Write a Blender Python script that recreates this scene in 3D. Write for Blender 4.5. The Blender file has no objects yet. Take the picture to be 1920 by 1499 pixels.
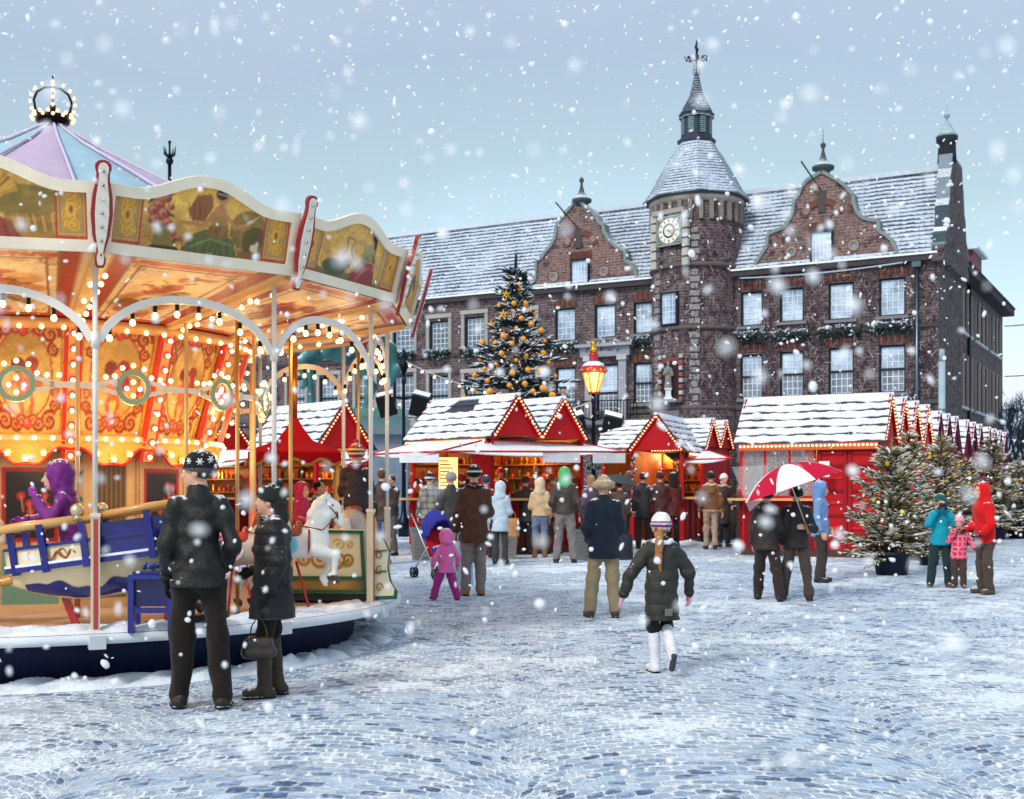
import bpy, math, random
import numpy as np
from mathutils import Vector, Matrix
R = math.radians
sc = bpy.context.scene
COL = sc.collection
random.seed(7); rng = np.random.default_rng(7)

# ---------------------------------------------------------------- camera, sky, sun, exposure
F, CX, HY, EYE = 2291.0, 960.0, 922.0, 1.5        # lens and horizon of the photograph (1920 x 1499)
cam_d = bpy.data.cameras.new('camera'); cam = bpy.data.objects.new('camera', cam_d); COL.objects.link(cam)
cam.location = (0, 0, EYE); cam.rotation_euler = (R(90), 0, 0)
cam_d.sensor_width = 36; cam_d.lens = F / 1920 * 36
cam_d.shift_y = (HY - 749.5) / 1920
cam_d.clip_start = 0.05; cam_d.clip_end = 2000
cam_d.dof.use_dof = True; cam_d.dof.focus_distance = 11.5; cam_d.dof.aperture_fstop = 4.0
sc.camera = cam

def lin(c):
    c = np.asarray(c, float) / 255.0
    return np.where(c <= 0.04045, c / 12.92, ((c + 0.055) / 1.055) ** 2.4)
def L4(*c):
    return (*lin(c), 1.0)

W = bpy.data.worlds.new('World'); sc.world = W; W.use_nodes = True
nt = W.node_tree; nt.nodes.clear()
def N(t, kind, **kw):
    n = t.nodes.new(kind)
    for k, v in kw.items():
        setattr(n, k, v)
    return n
sky = N(nt, 'ShaderNodeTexSky', sky_type='NISHITA', sun_disc=False)
SUN_EL, SUN_AZ = R(42), R(215)
sky.sun_elevation = SUN_EL; sky.sun_rotation = SUN_AZ; sky.dust_density = 3.0; sky.air_density = 1.4
bg1 = N(nt, 'ShaderNodeBackground'); bg1.inputs[1].default_value = 0.05
nt.links.new(sky.outputs[0], bg1.inputs[0])
tc = N(nt, 'ShaderNodeTexCoord'); sep = N(nt, 'ShaderNodeSeparateXYZ')
nt.links.new(tc.outputs['Generated'], sep.inputs[0])
nz = N(nt, 'ShaderNodeTexNoise'); nz.inputs['Scale'].default_value = 2.2; nz.inputs['Detail'].default_value = 5
nt.links.new(tc.outputs['Generated'], nz.inputs[0])
ma = N(nt, 'ShaderNodeMath', operation='MULTIPLY_ADD'); ma.inputs[1].default_value = 0.22; ma.inputs[2].default_value = -0.11
nt.links.new(nz.outputs[0], ma.inputs[0])
ad = N(nt, 'ShaderNodeMath', operation='ADD')
nt.links.new(ma.outputs[0], ad.inputs[0]); nt.links.new(sep.outputs[2], ad.inputs[1])
ramp = N(nt, 'ShaderNodeValToRGB')
cr = ramp.color_ramp
cr.elements[0].position = 0.0; cr.elements[0].color = L4(222, 234, 242)
cr.elements[1].position = 1.0; cr.elements[1].color = L4(168, 184, 196)
for p, c in ((0.09, (200, 216, 226)), (0.17, (164, 190, 203)), (0.25, (146, 166, 172)), (0.33, (144, 157, 171)), (0.5, (168, 178, 190))):
    e = cr.elements.new(p); e.color = L4(*c)
nt.links.new(ad.outputs[0], ramp.inputs[0])
bg2 = N(nt, 'ShaderNodeBackground'); bg2.inputs[1].default_value = 0.88
nt.links.new(ramp.outputs[0], bg2.inputs[0])
ads = N(nt, 'ShaderNodeAddShader'); wo = N(nt, 'ShaderNodeOutputWorld')
nt.links.new(bg1.outputs[0], ads.inputs[0]); nt.links.new(bg2.outputs[0], ads.inputs[1]); nt.links.new(ads.outputs[0], wo.inputs[0])

sun_d = bpy.data.lights.new('sun', 'SUN'); sun_d.energy = 1.5; sun_d.angle = R(10); sun_d.color = (1.0, 0.98, 0.95)
sun = bpy.data.objects.new('sun', sun_d); COL.objects.link(sun)
sun.rotation_euler = (R(90) - SUN_EL, 0, math.pi - SUN_AZ)     # from behind the camera, a little to the left
sc.view_settings.view_transform = 'Standard'; sc.view_settings.look = 'None'
sc.view_settings.exposure = 0.40; sc.view_settings.gamma = 1.0
sc.render.engine = 'CYCLES'
cy = sc.cycles
cy.use_denoising = True; cy.max_bounces = 6; cy.diffuse_bounces = 3; cy.glossy_bounces = 3; cy.transmission_bounces = 4
cy.transparent_max_bounces = 8; cy.caustics_reflective = False; cy.caustics_refractive = False
cy.sample_clamp_indirect = 4.0; cy.use_light_tree = True

# ---------------------------------------------------------------- materials
MATS = {}
def new_mat(name):
    m = bpy.data.materials.new(name); m.use_nodes = True; MATS[name] = m
    t = m.node_tree; b = t.nodes['Principled BSDF']
    return m, t, b
def lk(t, a, b): t.links.new(a, b)
def math_n(t, op, a, b=None, c=None, clamp=False):
    n = N(t, 'ShaderNodeMath', operation=op, use_clamp=clamp)
    for i, v in enumerate((a, b, c)):
        if v is None: continue
        if isinstance(v, (int, float)): n.inputs[i].default_value = v
        else: lk(t, v, n.inputs[i])
    return n.outputs[0]
def noise_n(t, vec, scale, detail=4, rough=0.55):
    n = N(t, 'ShaderNodeTexNoise'); n.inputs['Scale'].default_value = scale; n.inputs['Detail'].default_value = detail
    n.inputs['Roughness'].default_value = rough
    if vec is not None: lk(t, vec, n.inputs[0])
    return n.outputs[0]
def mix_n(t, fac, a, b, mode='MIX'):
    n = N(t, 'ShaderNodeMix', data_type='RGBA', blend_type=mode)
    for i, v in ((0, fac), (6, a), (7, b)):
        if isinstance(v, (int, float)): n.inputs[i].default_value = v
        elif isinstance(v, tuple): n.inputs[i].default_value = v
        else: lk(t, v, n.inputs[i])
    return n.outputs[2]
def ramp_n(t, fac, stops, interp='LINEAR'):
    n = N(t, 'ShaderNodeValToRGB'); cr = n.color_ramp; cr.interpolation = interp
    cr.elements[0].position = stops[0][0]; cr.elements[0].color = stops[0][1]
    cr.elements[1].position = stops[-1][0]; cr.elements[1].color = stops[-1][1]
    for p, c in stops[1:-1]:
        e = cr.elements.new(p); e.color = c
    lk(t, fac, n.inputs[0]); return n.outputs[0]
def bump_n(t, b, height, strength=0.3, dist=0.02):
    n = N(t, 'ShaderNodeBump'); n.inputs['Strength'].default_value = strength; n.inputs['Distance'].default_value = dist
    lk(t, height, n.inputs['Height']); lk(t, n.outputs[0], b.inputs['Normal'])
def smooth(t, v, a, b_):
    n = N(t, 'ShaderNodeMapRange', interpolation_type='SMOOTHSTEP')
    n.inputs[1].default_value = a; n.inputs[2].default_value = b_; lk(t, v, n.inputs[0]); return n.outputs[0]
def objco(t): return N(t, 'ShaderNodeTexCoord').outputs['Object']
def BW(v): return (v, v, v, 1)

def attr_mat(name, rough=0.7, var=0.25, vscale=6.0, bscale=60.0, bump=0.15, metal=0.0, spec=0.4, snow=0.0, sheen=0.0):
    m, t, b = new_mat(name)
    a = N(t, 'ShaderNodeAttribute', attribute_name='Col').outputs['Color']
    co = objco(t)
    n1 = noise_n(t, co, vscale, 5)
    f = math_n(t, 'MULTIPLY_ADD', n1, var * 2, 1 - var)
    v = N(t, 'ShaderNodeVectorMath', operation='SCALE'); lk(t, a, v.inputs[0]); lk(t, f, v.inputs['Scale'])
    out = v.outputs[0]
    if snow > 0:
        g = N(t, 'ShaderNodeNewGeometry'); s = N(t, 'ShaderNodeSeparateXYZ'); lk(t, g.outputs['Normal'], s.inputs[0])
        up = smooth(t, math_n(t, 'ADD', s.outputs[2], math_n(t, 'MULTIPLY_ADD', noise_n(t, co, 14 if snow > .5 else 38, 4), 0.9 if snow > .5 else 1.5, -0.45 if snow > .5 else -0.78)), 0.75 - snow * 0.5, 1.0)
        out = mix_n(t, up, out, (0.82, 0.86, 0.9, 1))
    lk(t, out, b.inputs['Base Color'])
    b.inputs['Roughness'].default_value = rough; b.inputs['Metallic'].default_value = metal
    b.inputs['Specular IOR Level'].default_value = spec
    if sheen: b.inputs['Sheen Weight'].default_value = sheen
    if bump: bump_n(t, b, noise_n(t, co, bscale, 3), bump, 0.02)
    return m
attr_mat('paint', 0.62, 0.24, 3.5, 22, 0.12, spec=0.22)
attr_mat('gloss', 0.22, 0.05, 5, 40, 0.0, spec=0.5)
attr_mat('metal', 0.35, 0.12, 8, 40, 0.05, metal=0.9)
attr_mat('cloth', 0.9, 0.26, 9, 120, 0.4, spec=0.15, sheen=0.1, snow=0.08)
attr_mat('coat', 0.55, 0.28, 7, 45, 0.5, spec=0.35, snow=0.08)
attr_mat('fabric', 0.85, 0.2, 6, 90, 0.25, spec=0.18)
attr_mat('skin', 0.5, 0.08, 20, 120, 0.06)
attr_mat('wood', 0.6, 0.3, 3, 25, 0.2)
attr_mat('stone', 0.85, 0.3, 3, 18, 0.4, spec=0.2)
attr_mat('snowy', 0.75, 0.25, 4, 30, 0.3, snow=0.8, spec=0.2)
attr_mat('leaf', 0.7, 0.35, 2.5, 30, 0.0, spec=0.25)
attr_mat('art', 0.4, 0.12, 30, 60, 0.05)
def snow_mat():
    m, t, b = new_mat('snow'); co = objco(t)
    c = ramp_n(t, noise_n(t, co, 2.5, 5), [(0.3, (0.70, 0.76, 0.84, 1)), (0.65, (0.86, 0.89, 0.93, 1))])
    lk(t, c, b.inputs['Base Color']); b.inputs['Roughness'].default_value = 0.8; b.inputs['Specular IOR Level'].default_value = 0.2
    h = math_n(t, 'ADD', noise_n(t, co, 9, 5), math_n(t, 'MULTIPLY', noise_n(t, co, 60, 3), 0.3))
    bump_n(t, b, h, 0.6, 0.04)
snow_mat()
def emit_mat(name, col, strength):
    m, t, b = new_mat(name)
    b.inputs['Base Color'].default_value = (*col, 1); b.inputs['Emission Color'].default_value = (*col, 1)
    b.inputs['Emission Strength'].default_value = strength
    try: m.cycles.emission_sampling = 'NONE'
    except Exception: pass
emit_mat('bulb', (1.0, 0.70, 0.34), 2.6)
emit_mat('bulb_red', (1.0, 0.46, 0.22), 1.8)
emit_mat('bulb_pink', (1.0, 0.22, 0.55), 3.5)
emit_mat('lantern_glass', (1.0, 0.58, 0.16), 0.95)
emit_mat('lit_panel', (1.0, 0.60, 0.20), 1.3)
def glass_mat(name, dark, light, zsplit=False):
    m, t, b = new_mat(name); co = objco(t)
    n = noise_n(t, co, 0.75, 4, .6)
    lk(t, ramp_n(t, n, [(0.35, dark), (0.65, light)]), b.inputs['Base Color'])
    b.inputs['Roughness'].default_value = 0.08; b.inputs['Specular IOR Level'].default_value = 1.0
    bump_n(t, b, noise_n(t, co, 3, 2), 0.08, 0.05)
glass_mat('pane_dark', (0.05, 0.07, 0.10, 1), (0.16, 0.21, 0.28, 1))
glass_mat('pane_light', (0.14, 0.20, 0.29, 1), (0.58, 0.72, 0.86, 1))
m, t, b = new_mat('clear_sheet'); b.inputs['Base Color'].default_value = (0.8, 0.8, 0.82, 1); b.inputs['Alpha'].default_value = 0.13; b.inputs['Roughness'].default_value = 0.15

def facade_vec(t):
    co = objco(t); s = N(t, 'ShaderNodeSeparateXYZ'); lk(t, co, s.inputs[0])
    cb = N(t, 'ShaderNodeCombineXYZ'); lk(t, math_n(t, 'ADD', s.outputs[0], s.outputs[1]), cb.inputs[0]); lk(t, s.outputs[2], cb.inputs[1])
    return co, s, cb.outputs[0]
def brick_mat(name, c1, c2, mortar, patch, patchcol):
    m, t, b = new_mat(name); co, s, v = facade_vec(t)
    bk = N(t, 'ShaderNodeTexBrick'); lk(t, v, bk.inputs[0]); bk.inputs['Scale'].default_value = 1.0
    bk.inputs['Brick Width'].default_value = 0.42; bk.inputs['Row Height'].default_value = 0.15
    bk.inputs['Mortar Size'].default_value = 0.014; bk.inputs['Color1'].default_value = c1; bk.inputs['Color2'].default_value = c2
    bk.inputs['Mortar'].default_value = mortar; bk.inputs['Bias'].default_value = -0.1
    n1 = noise_n(t, v, 0.9, 8, 0.7); n2 = noise_n(t, v, 5.0, 6, 0.75)
    c = mix_n(t, smooth(t, n1, 0.48, 0.66), bk.outputs[0], patchcol)
    c = mix_n(t, math_n(t, 'MULTIPLY', smooth(t, n2, 0.35, 0.75), patch), c, (0.40, 0.36, 0.36, 1))
    c = mix_n(t, smooth(t, noise_n(t, v, 1.7, 9, 0.8), 0.52, 0.60), c, (0.035, 0.028, 0.032, 1))
    lk(t, c, b.inputs['Base Color']); b.inputs['Roughness'].default_value = 0.9; b.inputs['Specular IOR Level'].default_value = 0.15
    bump_n(t, b, math_n(t, 'ADD', bk.outputs['Fac'], math_n(t, 'MULTIPLY', n2, -1.5)), 0.5, 0.03)
brick_mat('brick', (0.088, 0.042, 0.039, 1), (0.030, 0.018, 0.022, 1), (0.18, 0.165, 0.175, 1), 0.36, (0.042, 0.027, 0.032, 1))
brick_mat('brick_bright', (0.18, 0.072, 0.05, 1), (0.08, 0.036, 0.032, 1), (0.25, 0.22, 0.21, 1), 0.42, (0.12, 0.06, 0.05, 1))
brick_mat('brick_dark', (0.085, 0.055, 0.05, 1), (0.05, 0.035, 0.036, 1), (0.12, 0.11, 0.11, 1), 0.35, (0.06, 0.045, 0.045, 1))
def tile_mat(name, row, dark, bare):
    m, t, b = new_mat(name); co, s, v = facade_vec(t)
    wob = math_n(t, 'MULTIPLY_ADD', noise_n(t, co, 1.2, 4), 0.10, -0.05)
    z = math_n(t, 'DIVIDE', math_n(t, 'ADD', s.outputs[2], wob), row)
    fr = math_n(t, 'FRACT', z)
    colx = math_n(t, 'FRACT', math_n(t, 'ADD', math_n(t, 'DIVIDE', math_n(t, 'ADD', s.outputs[0], s.outputs[1]), row * 1.2), math_n(t, 'MULTIPLY', math_n(t, 'FLOOR', z), 0.5)))
    n1 = noise_n(t, co, 0.55, 6, 0.65); n2 = noise_n(t, co, 5.5, 5, 0.7)
    cover = math_n(t, 'ADD', n1, math_n(t, 'MULTIPLY_ADD', n2, 0.5, -0.25))
    dk = math_n(t, 'MULTIPLY_ADD', math_n(t, 'SUBTRACT', 0.5, cover), 1.5, bare + 0.30)
    edge = smooth(t, math_n(t, 'SUBTRACT', math_n(t, 'ADD', fr, math_n(t, 'MULTIPLY', math_n(t, 'ABSOLUTE', math_n(t, 'SUBTRACT', colx, 0.5)), 0.25)), dk), -0.12, 0.12)
    snowc = ramp_n(t, n2, [(0.3, (0.30, 0.37, 0.46, 1)), (0.7, (0.60, 0.67, 0.76, 1))])
    c = mix_n(t, edge, dark, snowc)
    lk(t, c, b.inputs['Base Color']); b.inputs['Roughness'].default_value = 0.8; b.inputs['Specular IOR Level'].default_value = 0.2
    bump_n(t, b, math_n(t, 'ADD', fr, math_n(t, 'MULTIPLY', edge, 0.8)), 0.6, 0.06)
tile_mat('roof_tiles', 0.23, (0.05, 0.065, 0.095, 1), 0.10)
tile_mat('tower_tiles', 0.16, (0.06, 0.075, 0.105, 1), 0.06)
tile_mat('spire_tiles', 0.13, (0.045, 0.055, 0.085, 1), 0.42)

def cobble_mat():
    m, t, b = new_mat('cobbles'); co = objco(t)
    nw = N(t, 'ShaderNodeTexNoise'); nw.inputs['Scale'].default_value = 0.9; lk(t, co, nw.inputs[0])
    nf = N(t, 'ShaderNodeTexNoise'); nf.inputs['Scale'].default_value = 9.0; nf.inputs['Detail'].default_value = 2; lk(t, co, nf.inputs[0])
    def off(n, amt):
        a = N(t, 'ShaderNodeVectorMath', operation='SUBTRACT'); lk(t, n.outputs['Color'], a.inputs[0]); a.inputs[1].default_value = (0.5, 0.5, 0.5)
        s_ = N(t, 'ShaderNodeVectorMath', operation='SCALE'); lk(t, a.outputs[0], s_.inputs[0]); s_.inputs['Scale'].default_value = amt
        return s_.outputs[0]
    v1 = N(t, 'ShaderNodeVectorMath', operation='ADD'); lk(t, co, v1.inputs[0]); lk(t, off(nw, 0.25), v1.inputs[1])
    v2 = N(t, 'ShaderNodeVectorMath', operation='ADD'); lk(t, v1.outputs[0], v2.inputs[0]); lk(t, off(nf, 0.05), v2.inputs[1])
    s = N(t, 'ShaderNodeSeparateXYZ'); lk(t, v2.outputs[0], s.inputs[0])
    Wd, Rr, row, wid = 2.3, 1.27, 0.115, 0.135
    xs = math_n(t, 'DIVIDE', s.outputs[0], Wd)
    colid = math_n(t, 'FLOOR', xs)
    xl = math_n(t, 'MULTIPLY', math_n(t, 'SUBTRACT', math_n(t, 'FRACT', xs), 0.5), Wd)
    arc = math_n(t, 'SQRT', math_n(t, 'SUBTRACT', Rr * Rr, math_n(t, 'MULTIPLY', xl, xl)))
    ty = math_n(t, 'DIVIDE', math_n(t, 'SUBTRACT', s.outputs[1], arc), row)
    rowid = math_n(t, 'FLOOR', ty); fy = math_n(t, 'FRACT', ty)
    th = math_n(t, 'ARCSINE', math_n(t, 'DIVIDE', xl, Rr))
    tx = math_n(t, 'ADD', math_n(t, 'MULTIPLY', th, Rr / wid), math_n(t, 'MULTIPLY', rowid, 0.5))
    fx = math_n(t, 'FRACT', tx)
    dx = math_n(t, 'ABSOLUTE', math_n(t, 'SUBTRACT', fx, 0.5)); dy = math_n(t, 'ABSOLUTE', math_n(t, 'SUBTRACT', fy, 0.5))
    d = math_n(t, 'MAXIMUM', dx, dy)
    d = math_n(t, 'ADD', math_n(t, 'MULTIPLY', d, 0.9), math_n(t, 'MULTIPLY', math_n(t, 'MULTIPLY', dx, dy), 0.35))
    joint = smooth(t, d, 0.365, 0.45)
    cell = N(t, 'ShaderNodeCombineXYZ'); lk(t, math_n(t, 'FLOOR', tx), cell.inputs[0]); lk(t, rowid, cell.inputs[1]); lk(t, colid, cell.inputs[2])
    wn = N(t, 'ShaderNodeTexWhiteNoise'); lk(t, cell.outputs[0], wn.inputs[0])
    big = noise_n(t, co, 0.36, 6, 0.62); med = noise_n(t, co, 2.6, 7, 0.72); fine = noise_n(t, co, 21, 5, 0.75); jn = noise_n(t, co, 1.1, 5, 0.7)
    mp = N(t, 'ShaderNodeMapping'); mp.inputs['Scale'].default_value = (0.9, 2.4, 1); lk(t, co, mp.inputs[0])
    streak = noise_n(t, mp.outputs[0], 2.2, 7, 0.72)
    # thin trodden snow on the stone heads, loose white snow in drifts and along many of the joints
    thin = math_n(t, 'ADD', math_n(t, 'MULTIPLY', wn.outputs[0], 0.30), math_n(t, 'ADD', math_n(t, 'MULTIPLY', streak, 0.9), math_n(t, 'MULTIPLY', fine, 0.45)))
    stone = ramp_n(t, smooth(t, thin, 0.54, 1.06), [(0.0, (0.022, 0.06, 0.15, 1)), (0.20, (0.10, 0.19, 0.36, 1)), (0.42, (0.34, 0.49, 0.67, 1)), (1.0, (0.66, 0.80, 0.93, 1))])
    jsnow = smooth(t, math_n(t, 'ADD', jn, math_n(t, 'MULTIPLY', fine, 0.35)), 0.44, 0.62)
    jcol = mix_n(t, jsnow, (0.018, 0.035, 0.08, 1), (0.84, 0.90, 0.94, 1))
    c = mix_n(t, math_n(t, 'MULTIPLY', joint, math_n(t, 'MULTIPLY_ADD', jsnow, 0.1, 0.85)), stone, jcol)
    cov = math_n(t, 'ADD', math_n(t, 'MULTIPLY', big, 0.75), math_n(t, 'MULTIPLY', med, 0.75))
    cov = math_n(t, 'ADD', cov, math_n(t, 'MULTIPLY', fine, 0.45)); cov = math_n(t, 'ADD', cov, math_n(t, 'MULTIPLY', math_n(t, 'MULTIPLY', joint, jsnow), 0.12))
    snowf = smooth(t, cov, 0.92, 1.07)
    c = mix_n(t, snowf, c, mix_n(t, smooth(t, fine, 0.3, 0.6), (0.64, 0.78, 0.92, 1), (0.87, 0.93, 0.97, 1)))
    lk(t, c, b.inputs['Base Color'])
    lk(t, math_n(t, 'MULTIPLY_ADD', snowf, 0.4, 0.42), b.inputs['Roughness']); b.inputs['Specular IOR Level'].default_value = 0.28
    h = math_n(t, 'ADD', math_n(t, 'MULTIPLY', joint, math_n(t, 'MULTIPLY_ADD', jsnow, 1.0, -0.8)), math_n(t, 'MULTIPLY', snowf, 0.8))
    h = math_n(t, 'ADD', h, math_n(t, 'MULTIPLY', fine, 0.8))
    h = math_n(t, 'ADD', h, math_n(t, 'MULTIPLY', wn.outputs[0], 0.3))
    bump_n(t, b, h, 0.75, 0.035)
cobble_mat()

# ---------------------------------------------------------------- mesh helpers
def link_mesh(name, me, parent=None, loc=None):
    o = bpy.data.objects.new(name, me); COL.objects.link(o)
    if parent is not None: o.parent = parent
    if loc is not None: o.location = loc
    return o
def tag(o, label=None, cat=None, group=None, kind=None):
    if label: o['label'] = label
    if cat: o['category'] = cat
    if group: o['group'] = group
    if kind: o['kind'] = kind
    return o
def thing(name, label, cat, loc=(0, 0, 0), rot=0.0, group=None):
    o = bpy.data.objects.new(name, None); COL.objects.link(o); o.empty_display_size = 0.2
    o.location = loc; o.rotation_euler = (0, 0, rot)
    return tag(o, label, cat, group)
def dup(root, loc, rot=None, label=None, scale=None):
    r = root.copy(); COL.objects.link(r); r.location = loc
    if rot is not None: r.rotation_euler = rot if isinstance(rot, tuple) else (0, 0, rot)
    if scale is not None: r.scale = scale if isinstance(scale, tuple) else (scale,) * 3
    if label: r['label'] = label
    for ch in root.children:
        c = ch.copy(); COL.objects.link(c); c.parent = r
        for g in ch.children:
            d = g.copy(); COL.objects.link(d); d.parent = c
    return r
def np_mesh(name, V, Fq, cols, mat, parent=None, smooth_=True, loc=None):
    """V (n,3), Fq (m,4) or (m,3) ints, cols (n,3) linear or one colour in sRGB 0-255"""
    me = bpy.data.meshes.new(name)
    V = np.asarray(V, np.float32); Fq = np.asarray(Fq, np.int32); k = Fq.shape[1]
    me.vertices.add(len(V)); me.vertices.foreach_set('co', V.ravel())
    me.loops.add(Fq.size); me.loops.foreach_set('vertex_index', Fq.ravel())
    me.polygons.add(len(Fq)); me.polygons.foreach_set('loop_start', np.arange(0, Fq.size, k, dtype=np.int32))
    try: me.polygons.foreach_set('loop_total', np.full(len(Fq), k, np.int32))
    except Exception: pass
    me.polygons.foreach_set('use_smooth', np.full(len(Fq), smooth_, bool))
    me.update(calc_edges=True)
    c = np.asarray(cols, float)
    if c.ndim == 1: c = np.tile(lin(c), (len(V), 1))
    at = me.color_attributes.new('Col', 'FLOAT_COLOR', 'POINT')
    at.data.foreach_set('color', np.hstack([c, np.ones((len(c), 1))]).astype(np.float32).ravel())
    me.materials.append(MATS[mat])
    return link_mesh(name, me, parent, loc)

class MB:
    def __init__(s): s.v = []; s.f = []; s.c = []; s.m = []; s.s = []; s.mats = []
    def _mi(s, mat):
        if mat not in s.mats: s.mats.append(mat)
        return s.mats.index(mat)
    def add(s, vs, fs, col, mat='paint', sm=False):
        o = len(s.v); s.v.extend([tuple(p) for p in vs]); mi = s._mi(mat); c = tuple(lin(col))
        for f in fs:
            s.f.append([i + o for i in f]); s.c.append(c); s.m.append(mi); s.s.append(sm)
        return s
    def box(s, c, size, col, mat='paint', rz=0.0, rot=None):
        hx, hy, hz = size[0] / 2, size[1] / 2, size[2] / 2
        M = rot if rot is not None else Matrix.Rotation(rz, 3, 'Z')
        vs = [Vector(c) + M @ Vector((x, y, z)) for z in (-hz, hz) for y in (-hy, hy) for x in (-hx, hx)]
        return s.add(vs, [(0, 2, 3, 1), (4, 5, 7, 6), (0, 1, 5, 4), (2, 6, 7, 3), (0, 4, 6, 2), (1, 3, 7, 5)], col, mat)
    def beam(s, a, b, w, h, col, mat='paint', up=(0, 0, 1)):
        a = Vector(a); b = Vector(b); d = (b - a); l = d.length
        if l < 1e-6: return s
        d.normalize(); u = Vector(up)
        if abs(d.dot(u)) > 0.99: u = Vector((0, 1, 0))
        sd = d.cross(u).normalized(); u = sd.cross(d).normalized()
        M = Matrix((d, sd, u)).transposed()
        return s.box((a + b) / 2, (l, w, h), col, mat, rot=M)
    def tube(s, pts, rad, col, mat='paint', n=8, caps=True, sm=True):
        pts = [Vector(p) for p in pts]; k = len(pts)
        rs = [rad] * k if isinstance(rad, (int, float)) else list(rad)
        vs = []; prev = None
        for i, p in enumerate(pts):
            d = (pts[min(i + 1, k - 1)] - pts[max(i - 1, 0)])
            if d.length < 1e-9: d = Vector((0, 0, 1))
            d.normalize()
            if prev is None:
                u = Vector((0, 0, 1)) if abs(d.z) < 0.9 else Vector((1, 0, 0))
                u = (u - d * u.dot(d)).normalized()
            else:
                u = (prev - d * prev.dot(d)).normalized()
            prev = u; w = d.cross(u)
            for j in range(n):
                a = 2 * math.pi * j / n
                vs.append(p + (u * math.cos(a) + w * math.sin(a)) * rs[i])
        fs = [(i * n + j, i * n + (j + 1) % n, (i + 1) * n + (j + 1) % n, (i + 1) * n + j) for i in range(k - 1) for j in range(n)]
        if caps: fs += [tuple(range(n - 1, -1, -1)), tuple(range((k - 1) * n, k * n))]
        return s.add(vs, fs, col, mat, sm)
    def cyl(s, a, b, r, col, mat='paint', n=10, r2=None, sm=True):
        return s.tube([a, b], [r, r if r2 is None else r2], col, mat, n, True, sm)
    def lathe(s, prof, col, mat='paint', n=16, c=(0, 0, 0), sm=True, ph=0.0, fy=1.0):
        vs = [(c[0] + r * math.cos(ph + 2 * math.pi * j / n), c[1] + fy * r * math.sin(ph + 2 * math.pi * j / n), c[2] + z) for r, z in prof for j in range(n)]
        k = len(prof)
        fs = [(i * n + j, i * n + (j + 1) % n, (i + 1) * n + (j + 1) % n, (i + 1) * n + j) for i in range(k - 1) for j in range(n)]
        fs += [tuple(range(n - 1, -1, -1)), tuple(range((k - 1) * n, k * n))]
        return s.add(vs, fs, col, mat, sm)
    def ball(s, c, r, col, mat='paint', n=8, sq=(1, 1, 1)):
        m_ = max(4, n // 2 + 1); prof = [(r * math.sin(math.pi * i / m_), -r * math.cos(math.pi * i / m_)) for i in range(m_ + 1)]
        prof[0] = (r * 0.02, -r); prof[-1] = (r * 0.02, r)
        vs = [(c[0] + sq[0] * q * math.cos(2 * math.pi * j / n), c[1] + sq[1] * q * math.sin(2 * math.pi * j / n), c[2] + sq[2] * z) for q, z in prof for j in range(n)]
        fs = [(i * n + j, i * n + (j + 1) % n, (i + 1) * n + (j + 1) % n, (i + 1) * n + j) for i in range(m_) for j in range(n)]
        return s.add(vs, fs, col, mat, True)
    def prism(s, poly, o, ux, uy, th, col, mat='paint', sm=False):
        """2-D outline poly (ccw) in plane (ux, uy) at o, extruded by vector th"""
        o = Vector(o); ux = Vector(ux); uy = Vector(uy); th = Vector(th); n = len(poly)
        a = [o + ux * p[0] + uy * p[1] for p in poly]; b_ = [p + th for p in a]
        return s.add(a + b_, [tuple(range(n)), tuple(range(2 * n - 1, n - 1, -1))] + [(i, i + n, (i + 1) % n + n, (i + 1) % n) for i in range(n)], col, mat, sm)
    def build(s, name, parent=None, loc=None):
        me = bpy.data.meshes.new(name)
        me.from_pydata([tuple(p) for p in s.v], [], s.f)
        for m_ in s.mats: me.materials.append(MATS[m_])
        me.polygons.foreach_set('material_index', s.m); me.polygons.foreach_set('use_smooth', s.s)
        at = me.color_attributes.new('Col', 'FLOAT_COLOR', 'CORNER')
        lt = [len(f) for f in s.f]
        cols = np.repeat(np.hstack([np.array(s.c), np.ones((len(s.c), 1))]), lt, axis=0).astype(np.float32)
        at.data.foreach_set('color', cols.ravel()); me.update()
        return link_mesh(name, me, parent, loc)

def gz(x, y):
    q = min(1, max(0, (y - 9.5) / 10.5)); return 0.13 * q * q * (3 - 2 * q)
def gpos(px, py):
    Y = 20.0
    for _ in range(40): Y = (EYE - gz(0, Y)) * F / (py - HY)
    return Vector(((px - CX) / F * Y, Y, gz(0, Y)))
def at(px, py, Y): return Vector(((px - CX) / F * Y, Y, EYE + (HY - py) / F * Y))

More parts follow.
